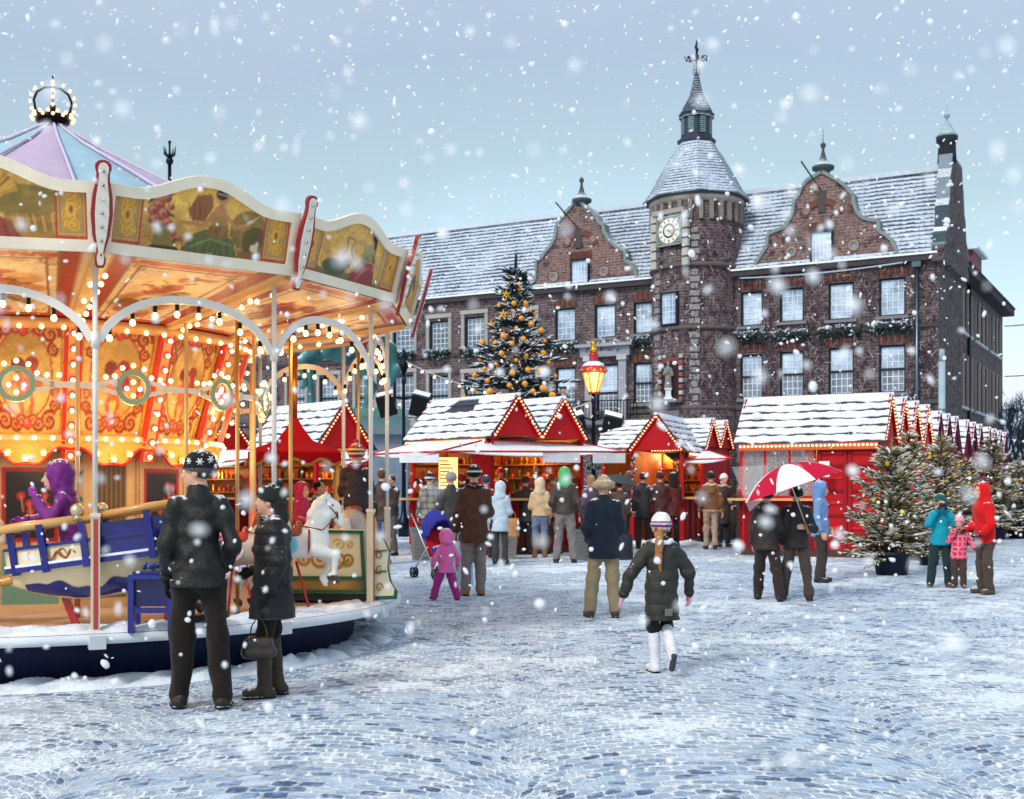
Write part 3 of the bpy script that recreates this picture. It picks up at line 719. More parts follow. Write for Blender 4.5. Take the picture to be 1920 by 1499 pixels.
dm = MB(); dm.box((-1.5, 15.5, 14.0), (1.9, 3.2, 2.0), (110, 52, 62), 'paint'); dm.box((-1.5, 15.5, 15.08), (2.5, 3.9, 0.16), (200, 208, 216), 'snowy'); dm.build('dormer', HALL)
# downpipe, drainpipes
dp = MB()
x = fac(1720, 550)[0]; dp.cyl((x, -0.12, EAVE - 0.2), (x, -0.12, 0.2), 0.09, (86, 108, 116), 'metal'); dp.box((x, -0.14, EAVE - 0.35), (0.4, 0.26, 0.3), (80, 100, 108), 'metal')
dp.build('downpipe', HALL); dp = MB(); dp.cyl((-0.35 + 0.1, DEP + 4.0, 12.5), (-0.25, DEP + 4.0, 0), 0.09, (50, 56, 62), 'metal')
dp.build('downpipe', HALL)

# ---------------------------------------------------------------- clock tower
TY = 0.5
tcx = fac(1306, 500, TY)[0]; TR = 2.24
def tz(py): return fac(1306, py, TY if py < 362 else TY - 1.9)[1]
tzc = lambda py: fac(1306, py, TY)[1]
T8 = math.pi / 8
def oct_(mb, prof, col, mat, n=8, sm=False): return mb.lathe(prof, col, mat, n, (tcx, TY, 0), sm, T8)
ts = MB(); zE = tzc(374)
oct_(ts, [(TR * 1.04, 0), (TR * 1.04, tz(760)), (TR, tz(756)), (TR, zE - 0.1)], (100, 70, 64), 'brick', 24, True)
tow = ts.build('tower', HALL)
tt = MB()
for py in (497, 615, 765): oct_(tt, [(TR + 0.02, tz(py) - 0.1), (TR + 0.14, tz(py) - 0.04), (TR + 0.14, tz(py) + 0.08), (TR + 0.02, tz(py) + 0.16)], (96, 86, 84), 'stone', 24, True)
for k in range(28):                                              # corbel arcade under the eave
    a = 2 * math.pi * k / 28; tt.box((tcx + (TR + 0.06) * math.cos(a), TY + (TR + 0.06) * math.sin(a), zE - 1.0), (0.16, 0.2, 0.95), (128, 120, 114), 'stone', rz=a)
oct_(tt, [(TR + 0.02, zE - .55), (TR + 0.16, zE - .35), (TR + 0.2, zE - .06), (TR, zE - .06)], (170, 160, 148), 'stone', 24, True)
for ang in (-128, -72):                                          # quoins
    for k in range(26):
        z = tz(760) + k * (tz(420) - tz(760)) / 26
        if abs(z - tz(497)) < 0.3 or abs(z - tz(615)) < 0.3: continue
        a = R(ang); tt.box((tcx + (TR + 0.01) * math.cos(a), TY + (TR + 0.01) * math.sin(a), z), (0.12, 0.34 if k % 2 else 0.5, 0.26), (138, 132, 132), 'stone', rz=a)
tt.build('stone_trim', tow)
tr = MB()
pf = [(2.72, tzc(380)), (2.68, tzc(376)), (2.36, tzc(362)), (2.13, tzc(347)), (1.84, tzc(327)), (1.58, tzc(311)), (1.29, tzc(293)), (1.02, tzc(279)), (0.94, tzc(272))]
oct_(tr, pf, (170, 180, 190), 'tower_tiles')
oct_(tr, [(2.2, zE - 0.05), (2.71, tzc(380) - 0.02), (2.66, tzc(380) - 0.12), (2.2, zE - 0.25)], (40, 46, 54), 'wood')
tr.build('tower_roof', tow)
ln = MB()
oct_(ln, [(.92, tz(273)), (.97, tz(268)), (.97, tz(264)), (0.84, tz(262)), (0.78, tz(258)), (0.78, tz(222)), (.85, tz(220)), (.92, tz(216)), (.86, tz(214))], (36, 44, 58), 'wood')
for k in range(8):
    a = k * math.pi / 4 + 0.0; n_ = (math.cos(a), math.sin(a)); q = 0.78 * math.cos(T8)
    for j in range(8):
        z = tz(254) + (tz(227) - tz(254)) * j / 7
        ln.box((tcx + (q + 0.02) * n_[0], TY + (q + 0.02) * n_[1], z), (0.07, 0.30, 0.05), (120, 150, 158), 'paint', rz=a)
lno = ln.build('lantern', tow)
cp = MB()
oct_(cp, [(.90, tz(224)), (.86, tz(218)), (.78, tz(208)), (0.62, tz(198)), (0.46, tz(188)), (0.34, tz(178)), (0.25, tz(165)), (0.18, tz(152)), (0.12, tz(142)), (0.08, tz(136))], (84, 94, 112), 'spire_tiles')
cp.build('spire', tow)
wv = MB()
vz = lambda py: tz(py)
wv.cyl((tcx, TY, vz(142)), (tcx, TY, vz(84)), 0.045, (30, 34, 44), 'metal', 6)
for z0, z1, r in ((vz(140), vz(132), 0.16), (vz(131), vz(123), 0.13)):
    for k in range(4):
        a = k * math.pi / 2 + 0.4; wv.tube([(tcx, TY, z0), (tcx + r * math.cos(a), TY + r * math.sin(a), z0), (tcx + r * math.cos(a), TY + r * math.sin(a), z1), (tcx, TY, z1)], 0.018, (34, 36, 44), 'metal', 5)
wv.ball((tcx, TY, vz(106)), 0.13, (70, 52, 40), 'metal', 10)
wv.tube([(tcx, TY, vz(102)), (tcx + 0.04, TY, vz(94)), (tcx - 0.05, TY, vz(88)), (tcx + 0.02, TY, vz(80)), (tcx - 0.02, TY, vz(75))], [0.05, 0.09, 0.07, 0.05, 0.01], (40, 38, 42), 'metal', 6)
for ang, dz in ((R(-25), -.02), (R(65), 0.0), (R(155), .02), (R(245), 0)):
    wv.cyl((tcx, TY, vz(112)), (tcx + 0.52 * math.cos(ang), TY + 0.52 * math.sin(ang), vz(112)), 0.02, (34, 36, 44), 'metal', 5)
wvo = wv.build('weather_vane', tow)
def letter(txt, size, M, parent, col, mat='paint', name='lettering', depth=0.02, bold=0.0):
    cu = bpy.data.curves.new(name, 'FONT'); cu.body = txt; cu.size = size; cu.align_x = 'CENTER'; cu.align_y = 'CENTER'; cu.extrude = depth; cu.offset = bold
    tmp = bpy.data.objects.new(name, cu); COL.objects.link(tmp)
    dg = bpy.context.evaluated_depsgraph_get(); me = bpy.data.meshes.new_from_object(tmp.evaluated_get(dg)); bpy.data.objects.remove(tmp)
    me.transform(M); at_ = me.color_attributes.new('Col', 'FLOAT_COLOR', 'POINT'); c = np.tile(np.append(lin(col), 1), (len(me.vertices), 1)).astype(np.float32); at_.data.foreach_set('color', c.ravel())
    me.materials.clear(); me.materials.append(MATS[mat]); return link_mesh(name, me, parent)
RX90 = Matrix.Rotation(R(90), 4, 'X')
for ch, ang in (('W', R(245)), ('S', R(155)), ('O', R(65)), ('N', R(-25))):
    p = Matrix.Translation((tcx + 0.56 * math.cos(ang), TY + 0.56 * math.sin(ang), vz(112) + (0.18 if ch in 'SO' else -0.12)))
    letter(ch, 0.42, p @ Matrix.Rotation(R(29), 4, 'Z') @ RX90, wvo, (34, 36, 44), name='letter')
# clock on the tower front
def clock():
    a0 = R(-90 - 14); d = Vector((math.cos(a0), math.sin(a0), 0)); c = Vector((tcx, TY, tz(431))) + d * (TR + 0.12); u = Vector((-d.y, d.x, 0)); z = Vector((0, 0, 1))
    def P(x, y, o=0): return c + u * x + z * y + d * o
    b = MB(); h = 0.70
    b.prism([(-h, -h), (h, -h), (h, h), (-h, h)], P(0, 0, -0.3), u, z, d * 0.3, (112, 122, 126), 'paint')
    for x0, y0, x1, y1 in ((-h, -h, h, -h), (h, -h, h, h), (h, h, -h, h), (-h, h, -h, -h)): b.beam(P(x0, y0, 0.02), P(x1, y1, 0.02), 0.07, 0.07, (140, 146, 140), 'paint', up=d)
    for sx in (-1, 1):
        for sy in (-1, 1): b.ball(P(sx * 0.58, sy * 0.58, 0.02), 0.075, (176, 146, 84), 'metal', 10)
    b.box(P(0, 0.93, 0.0), (0.3, 1.9, 0.22), (150, 146, 140), 'stone', rz=a0)
    for sx in (-0.95, 0.95):
        for k in range(6): b.box(P(sx, -1.6 + k * 0.46, -0.06), (0.2, 0.34, 0.36), (172, 168, 162), 'stone', rz=a0)
    k_ = b.build('clock', tow)
    f_ = MB(); circ = lambda r, n=40: [(r * math.cos(i * 2 * math.pi / n), r * math.sin(i * 2 * math.pi / n)) for i in range(n)]
    f_.prism(circ(0.62), P(0, 0, 0.005), u, z, d * 0.02, (226, 222, 206), 'paint'); f_.prism(circ(0.36), P(0, 0, 0.026), u, z, d * 0.006, (52, 60, 66), 'paint'); f_.prism(circ(0.27), P(0, 0, 0.033), u, z, d * 0.006, (214, 212, 202), 'paint')
    f_.build('dial', k_)
    n_ = MB()
    for i in range(12):
        a = i * math.pi / 6; n_.beam(P(0.43 * math.sin(a), 0.43 * math.cos(a), 0.034), P(0.58 * math.sin(a), 0.58 * math.cos(a), 0.034), 0.06 if i % 3 else 0.09, 0.012, (150, 128, 96), 'paint', up=d)
    n_.build('hour_mark', k_)
    hd = MB()
    for deg, l, w in ((128, 0.34, 0.07), (92, 0.5, 0.05)):
        a = R(deg); hd.beam(P(-0.1 * math.sin(a), -0.1 * math.cos(a), 0.05), P(l * math.sin(a), l * math.cos(a), 0.05), w, 0.014, (176, 146, 84), 'paint', up=d)
    hd.build('clock_hand', k_)
clock()
# tower window, niche, plaque
FT = lambda ang: (lambda x, z, d: tuple(Vector((tcx, TY, 0)) + Vector((math.cos(R(ang)), math.sin(R(ang)), 0)) * (TR + 0.28 - d) + Vector((-math.sin(R(ang)), math.cos(R(ang)), 0)) * x + Vector((0, 0, z))))
window(tow, FT(-104), -0.5, 0.5, tz(609), tz(546), 4, 5, False, True, 0.2)
nb = MB(); fn = FT(-103)
for sx in (-0.62, 0.62):
    for k in range(8): nb.box(fn(sx, tz(748) + k * 0.3, 0.24), (0.16, 0.2, 0.2), (170, 166, 166) if k % 2 else (130, 84, 72), 'stone', rz=R(-103))
for k in range(11):
    a = math.pi * k / 10; nb.box(fn(0.62 * math.cos(a), tz(690) + 0.45 * math.sin(a), 0.24), (0.14, 0.2, 0.2), (120, 66, 58), 'stone', rz=R(-103))
nb.prism([(-0.5, tz(750)), (0.5, tz(750)), (0.5, tz(690)), (0.35, tz(690) + .3), (0, tz(690) + .42), (-0.35, tz(690) + .3), (-0.5, tz(690))], fn(0, 0, 0.26), (-math.sin(R(-103)), math.cos(R(-103)), 0), (0, 0, 1), (math.cos(R(-103)) * 0.03, math.sin(R(-103)) * 0.03, 0), (52, 36, 36), 'stone')
nb.box(fn(0, tz(788), 0.22), (0.2, 1.1, 0.95), (110, 108, 108), 'stone', rz=R(-103)); nb.box(fn(0, tz(752), 0.05), (0.6, 1.3, 0.14), (130, 128, 130), 'snowy', rz=R(-103))
nb.build('niche', tow)
MW = HALL.matrix_world.copy(); MW = Matrix.Translation(C0) @ Matrix.Rotation(math.atan2(EX.y, EX.x), 4, 'Z')
sp_ = MW @ Vector(fn(0, tz(752) + 0.07, 0.02))
ns = thing('stone_saint_statue', 'small weathered stone saint on a white pedestal in the tower niche', 'statue', sp_, R(-6))
pm = MB(); pm.lathe([(0.3, 0), (0.3, 0.08), (0.2, 0.14), (0.17, 0.42), (0.24, 0.5), (0.24, 0.56)], (206, 212, 220), 'stone', 4, (0, 0, 0), False, math.pi / 4); pm.build('pedestal', ns)
q = S(); q.rc((0, 0, .56), (0, 0, 1.15), .2, .13, (1, .8, 1)).rc((0, 0, 1.1), (0, 0, 1.5), .13, .15, (1, .7, 1)).el((0, -.02, 1.78), (.09, .1, .12)).rc((-.15, 0, 1.5), (-.2, -.08, 1.25), .06).rc((-.2, -.08, 1.25), (-.02, -.17, 1.35), .05).rc((.15, 0, 1.5), (.22, -.05, 1.2), .06).rc((0, 0, 1.58), (0, 0, 1.7), .05)
V, Fq = q.mesh(.025, .05, noise=(.012, 22, 3)); np_mesh('figure', V, Fq, (122, 122, 116), 'stone', ns)

# portal, balcony
pt = MB(); xl, xr, zb, zt = door_cut
for x in (xl - 0.35, xr + 0.35):
    pt.box((x, -0.12, (zb + zt) / 2), (0.42, 0.36, zt - zb + 0.6), (150, 152, 160), 'stone'); pt.box((x, -0.16, zt + 0.3), (0.55, 0.5, 0.28), (168, 170, 176), 'stone')
pt.box(((xl + xr) / 2, -0.14, zt + 0.62), (xr - xl + 1.6, 0.5, 0.5), (140, 142, 150), 'stone'); pt.box(((xl + xr) / 2, -0.22, zt + 0.95), (xr - xl + 2.0, 0.8, 0.16), (150, 152, 158), 'snowy')
pt.build('portal', HALL)
window(HALL, F0, xl, xr, zb, zt, 4, 9, True, True, 0.2)
bl = MB(); zb_ = fac(1139, 795)[1]
bl.box(((xl + xr) / 2, -0.7, zb_), (xr - xl + 3.4, 1.4, 0.2), (110, 110, 116), 'snowy')
for k in range(26):
    x = xl - 1.6 + (xr - xl + 3.2) * k / 25; bl.cyl((x, -1.3, zb_ + 0.1), (x, -1.3, zb_ + 1.1), 0.025, (24, 28, 34), 'metal', 5)
bl.beam((xl - 1.6, -1.3, zb_ + 1.1), (xr + 1.6, -1.3, zb_ + 1.1), 0.06, 0.06, (24, 28, 34), 'metal')
bl.build('balcony', HALL)
bpy.context.view_layer.update()

# dry creeper on the right half of the front and on the tower
def creeper():
    g = np.random.default_rng(5); vs = []; fs = []; cs = []
    def leaf(p, d, n, l, w, c):
        o = len(vs); t_ = np.cross(d, n); vs.extend([p - t_ * w, p + t_ * w, p + d * l + t_ * w * .5 + n * .03, p + d * l - t_ * w * .5 + n * .03]); fs.append((o, o + 1, o + 2, o + 3)); cs.extend([c] * 4)
    tint = [lin(c) for c in ((56, 42, 46), (40, 32, 42), (74, 54, 56), (92, 72, 78), (150, 138, 144), (48, 40, 56))]
    xa, xb = fac(1392, 500)[0], -0.05; nrm = np.array([0, -1, 0.])
    cz = [w[:4] for w in WIN]
    k = 0
    while k < 5200:
        x = g.uniform(xa, xb); z = g.uniform(0.5, EAVE - 0.3)
        dens = 0.5 + 0.5 * math.sin(x * 1.1 + 1.3 * math.sin(z * .6)) * math.cos(z * .55 + .4 * x)
        if g.random() > 0.25 + dens: continue
        if any(a - .12 < x < b + .12 and c - .1 < z < d + .22 for a, b, c, d in cz): continue
        a = g.normal(math.pi / 2, 0.9); leaf(np.array([x, -0.01 - g.random() * .06, z]), np.array([math.cos(a), 0, math.sin(a)]), nrm, g.uniform(.12, .42), g.uniform(.008, .03), tint[g.integers(6)]); k += 1
    for k in range(3000):
        a = R(g.uniform(-175, -5)); z = tz(790) + (tz(400) - tz(790)) * g.random() ** 1.5
        if -118 < math.degrees(a) < -88 and (tz(612) < z < tz(540) or tz(755) < z < tz(680) or z > tz(490)): continue
        n_ = np.array([math.cos(a), math.sin(a), 0]); t_ = np.array([-n_[1], n_[0], 0]); b_ = g.normal(math.pi / 2, 0.9)
        leaf(np.array([tcx, TY, 0]) + n_ * (TR + .02 + .06 * g.random()) + np.array([0, 0, z]), t_ * math.cos(b_) + np.array([0, 0, math.sin(b_)]), n_, g.uniform(.12, .4), g.uniform(.008, .03), tint[g.integers(6)])
    for k in range(900):
        w = g.uniform(0, DEP); z = g.uniform(3, EAVE + 5); 
        if z > EAVE + 4.4 - abs(w - 3.1) * 1.5: continue
        b_ = g.normal(math.pi / 2, 0.9); leaf(np.array([.32 if z > EAVE else .02, w, z]), np.array([0, math.cos(b_), math.sin(b_)]), np.array([1., 0, 0]), g.uniform(.15, .4), g.uniform(.01, .03), tint[g.integers(3)])
    o = np_mesh('climbing_vine', vs, fs, np.array(cs), 'leaf', None, False)
    o.location = C0; o.rotation_euler = (0, 0, math.atan2(EX.y, EX.x)); tag(o, 'bare brown climbing vine spread over the brick tower and the right half of the front', 'vine')
creeper()

def tuft_mesh(name, w, h, d, n, seed, snow=0.35, cols=((24, 44, 40), (34, 58, 50), (20, 34, 36), (50, 70, 60))):
    g = np.random.default_rng(seed); vs = []; fs = []; cs = []; sn = lin((214, 224, 236))
    for k in range(n):
        x = g.uniform(-w / 2, w / 2); z = g.uniform(-h / 2, h / 2) * (1 - .3 * g.random()) - .25 * h * math.sin(x * 5.3) ** 2 * .6; y = g.uniform(-d, 0)
        dr = g.normal(size=3); dr[2] -= .4; dr[1] -= .3; dr /= np.linalg.norm(dr); sd = np.cross(dr, g.normal(size=3)); sd /= np.linalg.norm(sd)
        l = g.uniform(.1, .22); ww = g.uniform(.02, .05); o = len(vs); p = np.array([x, y, z])
        vs.extend([p - sd * ww, p + sd * ww, p + dr * l]); fs.append((o, o + 1, o + 2)); c = sn if (z > h * .12 and g.random() < snow * 2) or g.random() < snow * .3 else lin(cols[g.integers(len(cols))]); cs.extend([c] * 3)
    me = np_mesh(name, vs, fs, np.array(cs), 'leaf', None, False); return me
boxes = [(822, 663, 1.6, 'under the second upper window right of the carousel roof'), (892, 660, 1.6, 'under the upper window just left of the tall christmas tree'), (762, 664, 1.3, 'under the upper window beside the carousel roof edge'),
         (1058, 650, 1.9, 'under the upper window right of the tall christmas tree'), (1138, 648, 1.9, 'above the stone balcony portal'), (1203, 641, 1.6, 'under the upper window touching the tower'),
         (1411, 629, 1.5, 'under the first upper window right of the tower'), (1484, 627, 1.9, 'under the second upper window right of the tower'), (1577, 620, 2.0, 'under the upper window below the big right gable'), (1673, 612, 2.1, 'under the last upper window before the downpipe')]
for i, (px, py, w, wh) in enumerate(boxes):
    x, z = fac(px, py); o = thing('window_box', 'snowy evergreen window box ' + wh, 'window box', MW @ Vector((x, -0.12, z)), math.atan2(EX.y, EX.x), 'evergreen window boxes on the town hall')
    b = MB(); b.box((0, -.12, 0), (w * .9, .22, .2), (36, 44, 46), 'wood'); b.build('planter', o)
    f_ = tuft_mesh('foliage', w, .62, .34, 420, 30 + i); f_.parent = o
for i, (px, w) in enumerate(((1484, 2.2), (1577, 2.2), (1673, 2.2))):
    x, z = fac(px, 757 - i * 3); o = thing('window_box', 'low snowy evergreen strip under the %s window right of the tower' % ('second lower', 'third lower', 'last lower')[i], 'window box', MW @ Vector((x, -0.12, z)), math.atan2(EX.y, EX.x), 'evergreen strips under the lower windows')
    b = MB(); b.box((0, -.12, 0), (w * .9, .22, .16), (36, 44, 46), 'wood'); b.build('planter', o)
    f_ = tuft_mesh('foliage', w, .4, .3, 260, 60 + i, .5); f_.parent = o

# ---------------------------------------------------------------- equestrian statue seen through the carousel
def quadruped(q, s=1.0, pose='stand', tail=True, arched=False):
    """horse facing +x, withers height about 1.6*s, SDF primitives"""
    def c(pts, rs, fl=(1, 1, 1)): q.chain([tuple(s * v for v in p) for p in pts], [s * r for r in rs], fl)
    c([(-.55, 0, 1.28), (-.1, 0, 1.22), (.45, 0, 1.26)], [.31, .29, .30], (1, .82, 1)); c([(-.6, 0, 1.32), (-.35, 0, 1.35)], [.27, .26], (1, .9, 1))
    if arched:
        c([(.42, 0, 1.32), (.54, 0, 1.70), (.62, 0, 1.98)], [.27, .20, .13], (1, .72, 1)); c([(.66, 0, 2.05), (.82, 0, 1.92), (.93, 0, 1.68)], [.13, .12, .08], (1, .75, 1)); c([(.93, 0, 1.68), (.95, 0, 1.62)], [.085, .07])
        for y in (-.07, .07): c([(.66, y, 2.12), (.70, y * 1.2, 2.28)], [.045, .012])
    else:
        c([(.5, 0, 1.32), (.72, 0, 1.62), (.88, 0, 1.92)], [.24, .17, .12], (1, .7, 1)); c([(.86, 0, 1.98), (1.02, 0, 1.86), (1.2, 0, 1.62)], [.13, .12, .075], (1, .75, 1)); c([(1.2, 0, 1.62), (1.23, 0, 1.57)], [.08, .07])
        for y in (-.07, .07): c([(.86, y, 2.06), (.88, y * 1.2, 2.19)], [.04, .012])
    if pose == 'stand':
        legs = [([(.45, -.16, 1.1), (.47, -.16, .66), (.45, -.16, .12)], 1), ([(.45, .16, 1.1), (.72, .16, .88), (.62, .16, .5)], 1), ([(-.6, -.17, 1.15), (-.5, -.17, .85), (-.72, -.17, .5), (-.66, -.17, .1)], 0), ([(-.6, .17, 1.15), (-.4, .17, .85), (-.6, .17, .5), (-.5, .17, .1)], 0)]
    else:                                                        # leaping carousel horse
        legs = [([(.48, -.16, 1.12), (.86, -.17, 1.02), (.82, -.17, .62)], 1), ([(.46, .16, 1.1), (.74, .17, .9), (.6, .17, .55)], 1), ([(-.6, -.17, 1.15), (-.62, -.17, .85), (-.92, -.17, .58), (-1.0, -.17, .2)], 0), ([(-.6, .17, 1.15), (-.5, .17, .85), (-.76, .17, .52), (-.78, .17, .16)], 0)]
    for pts, fr in legs:
        n_ = len(pts); c(pts, ([.14, .075, .05] if n_ == 3 else [.19, .12, .065, .05]))
        p = pts[-1]; c([p, (p[0] + .05, p[1], p[2] - .08)], [.055, .075])
    if tail: c([(-.86, 0, 1.38), (-1.02, 0, 1.2), (-1.08, 0, .8), (-1.02, 0, .5)], [.07, .11, .12, .04])
    return q
es = thing('equestrian_statue', 'green bronze rider on horseback on a high stone pedestal behind the carousel', 'statue', at(632, 922, 40) - Vector((0, 0, EYE - .13)), R(200))
pb = MB()
for w, l, z0, z1, cl, mt in ((3.0, 4.6, 0, .5, (120, 134, 150), 'stone'), (2.5, 4.1, .5, 3.2, (132, 148, 166), 'stone'), (2.9, 4.5, 3.2, 3.45, (120, 138, 150), 'snowy'), (2.5, 4.1, 3.45, 3.8, (96, 132, 134), 'stone'), (2.3, 3.9, 3.8, 4.05, (100, 150, 148), 'snowy')):
    pb.box((0, 0, (z0 + z1) / 2), (l, w, z1 - z0), cl, mt)
pb.build('pedestal', es)
q = quadruped(S(), 1.75); q.rc((-.1, 0, 2.6), (0, 0, 3.9), .5, .42, (1, .8, 1)).el((.05, 0, 4.5), (.24, .22, .3)).rc((0, -.5, 2.6), (.5, -.55, 1.8), .24, .16).rc((0, .5, 2.6), (.5, .55, 1.8), .24, .16).rc((.05, -.4, 3.7), (.6, -.55, 3.2), .16, .12).rc((.05, .4, 3.7), (.7, .5, 3.4), .16, .1).rc((-.3, 0, 3.5), (-1.1, 0, 2.2), .3, .5, (1, .7, 1))
V, Fq = q.mesh(.06, .12, noise=(.04, 9, 4)); cc = lin((74, 132, 132)) * (0.75 + .35 * np.sin(V[:, :1] * 5 + np.sin(V[:, 2:] * 4) * 2) * .5)
np_mesh('bronze_figure', V + np.array([0, 0, 4.0]), Fq, cc, 'snowy', es)

# ---------------------------------------------------------------- lamps, masts, wires
def street_lamp(px, Y, base_z, ztop_lantern, label, lantern=True):
    o = thing('street_lamp', label, 'street lamp', at(px, 922, Y) - Vector((0, 0, EYE - .13)))
    p = MB(); h = ztop_lantern
    p.lathe([(.18, 0), (.18, .5), (.1, .6), (.07, .9), (.06, 2.2), (.08, 2.3), (.055, 2.4), (.045, h - .3), (.08, h - .2), (.05, h)], (34, 42, 58), 'metal', 10); p.build('pole', o)
    for sx in (-1, 1):
        f_ = MB(); f_.beam((0, 0, h - .75), (sx * .42, -.1, h - .62), .05, .05, (26, 30, 38), 'metal'); f_.box((sx * .5, -.18, h - .92), (.52, .42, .62), (18, 20, 26), 'paint', rot=Matrix.Rotation(sx * .25, 3, 'Y') @ Matrix.Rotation(.35, 3, 'X'))
        f_.box((sx * .56, -.1, h - .58), (.5, .42, .05), (210, 220, 232), 'snow', rot=Matrix.Rotation(sx * .25, 3, 'Y') @ Matrix.Rotation(.35, 3, 'X')); f_.build('floodlight', o)
    if lantern:
        l = MB(); l.lathe([(.16, 0), (.2, .04), (.17, .07)], (150, 70, 40), 'metal', 6, (0, 0, h))
        for k in range(6):
            a = k * math.pi / 3; l.beam((.17 * math.cos(a), .17 * math.sin(a), h + .06), (.38 * math.cos(a), .38 * math.sin(a), h + .62), .03, .03, (170, 120, 50), 'metal')
        l.lathe([(.42, .62), (.46, .66), (.46, .72), (.4, .8)], (178, 40, 50), 'gloss', 12, (0, 0, h)); l.lathe([(.4, .79), (.34, .88), (.2, .94)], (214, 205, 214), 'snow', 12, (0, 0, h))
        l.lathe([(.19, .93), (.15, 1.0), (.15, 1.1), (.18, 1.14), (.1, 1.2)], (170, 30, 46), 'gloss', 12, (0, 0, h)); l.lathe([(.11, 1.19), (.15, 1.25), (.12, 1.32), (.06, 1.37), (.1, 1.43), (.07, 1.5), (.02, 1.58)], (206, 140, 40), 'metal', 12, (0, 0, h))
        for k in range(12): a = k * math.pi / 6; l.ball((.45 * math.cos(a), .45 * math.sin(a), h + .69), .035, (220, 170, 60), 'metal', 6)
        lo = l.build('lantern', o); lo.scale = (.84, .84, 1)
        g = MB(); g.lathe([(.15, .07), (.355, .61)], (255, 200, 90), 'lantern_glass', 6, (0, 0, h), False); g.build('lantern_glass', lo)
        ld = bpy.data.lights.new('lamp_light', 'POINT'); ld.energy = 25; ld.color = (1, .66, .25); ld.shadow_soft_size = .2; q_ = bpy.data.objects.new('lamp_light', ld); COL.objects.link(q_); q_.parent = o; q_.location = (0, -.6, h + .4)
    else:
        l = MB(); l.lathe([(.05, 0), (.16, .3), (.13, .38), (.05, .45), (.09, .55), (.02, .8)], (26, 32, 42), 'metal', 8, (0, 0, h)); l.build('finial', o)
    return o
street_lamp(1113, 35, 0, 4.28 - .13, 'ornate red and gold street lamp with glowing lantern in front of the portal')
street_lamp(757, 37, 0, 4.9, 'dark street lamp with two black floodlights beside the carousel edge', False)
fp = thing('lamp_mast', 'slim dark mast with crown shaped finial rising behind the carousel roof', 'mast', at(318, 922, 40) - Vector((0, 0, EYE - .13)))
p = MB(); zt = EYE + (922 - 310) / F * 40
p.cyl((0, 0, 0), (0, 0, zt), .1, (34, 44, 58), 'metal', 8, .06); p.build('pole', fp)
p = MB(); p.ball((0, 0, zt), .13, (30, 40, 52), 'metal', 8); p.lathe([(.05, .1), (.15, .16), (.06, .24)], (30, 40, 52), 'metal', 8, (0, 0, zt)); p.cyl((0, 0, zt), (0, 0, zt + .6), .035, (30, 40, 52), 'metal', 6); p.ball((0, 0, zt + .62), .06, (30, 40, 52), 'metal', 6)
for k in range(5):
    a = k * 1.257; p.tube([(0, 0, zt + .15), (.16 * math.cos(a), .16 * math.sin(a), zt + .2), (.2 * math.cos(a), .2 * math.sin(a), zt + .48)], [.03, .04, .01], (30, 40, 52), 'metal', 5)
p.build('finial', fp)
mp_ = at(1766, 922, 42); sm_ = thing('steel_mast', 'plain pale grey steel mast in front of the town hall corner', 'mast', (mp_.x, mp_.y, .13))
p = MB(); zt = EYE + (922 - 662) / F * 42; p.cyl((0, 0, 0), (0, 0, zt * .93), .115, (150, 172, 182), 'paint', 12); p.cyl((0, 0, zt * .93), (0, 0, zt), .095, (140, 160, 172), 'paint', 12); p.build('pole', sm_)
p = MB(); p.cyl((0, 0, zt * .66), (0, 0, zt * .672), .13, (110, 130, 140), 'metal', 12); p.cyl((0, 0, 0), (0, 0, .3), .2, (120, 134, 144), 'metal', 12); p.build('collar', sm_)

def festoon(a, b, sag, n, label, bulbs=True, r=.012, snow=True, name='light_chain', cat='light chain'):
    a = Vector(a); b = Vector(b); pts = [a.lerp(b, i / 24) - Vector((0, 0, sag * 4 * (i / 24) * (1 - i / 24))) for i in range(25)]
    o = thing(name, label, cat, a); w = MB(); w.tube([p_ - a for p_ in pts], r * 1.5, (170, 180, 192) if snow else (40, 46, 54), 'paint', 5); w.build('cable', o)
    if bulbs:
        for i in range(n):
            k = (i + .5) / n; p_ = a.lerp(b, k) - Vector((0, 0, sag * 4 * k * (1 - k) + .07)) - a
            m_ = MB(); m_.cyl(p_ + Vector((0, 0, .07)), p_ + Vector((0, 0, .03)), .02, (40, 40, 40), 'paint', 5); m_.ball(p_, .045, (255, 220, 140), 'bulb', 6); m_.build('bulb', o)
L1_ = at(757, 676, 37); L2_ = at(1113, 752, 35)
festoon(L1_, at(945, 738, 36), .15, 8, 'sagging light chain from the dark street lamp to the christmas tree')
festoon(at(945, 762, 36), L2_, .25, 7, 'sagging light chain from the christmas tree to the red street lamp')
festoon(at(690, 762, 36.5), L1_ - Vector((0, 0, 1.2)), .1, 4, 'short light chain low beside the dark street lamp')
festoon(MW @ Vector((fac(1392, 500)[0], -.42, EAVE - .35)), MW @ Vector((-1.5, -.42, EAVE - .28)), .12, 0, 'thin snowy cable sagging under the right eave of the town hall', False, .025, True, 'snowy_cable', 'cable')
festoon(at(1884, 612, 70), at(2100, 560, 60), .3, 0, 'upper thin overhead wire right of the town hall', False, .02, False, 'overhead_wire', 'wire')
festoon(at(1884, 706, 70), at(2100, 660, 60), .3, 0, 'lower thin overhead wire right of the town hall', False, .02, False, 'overhead_wire', 'wire')

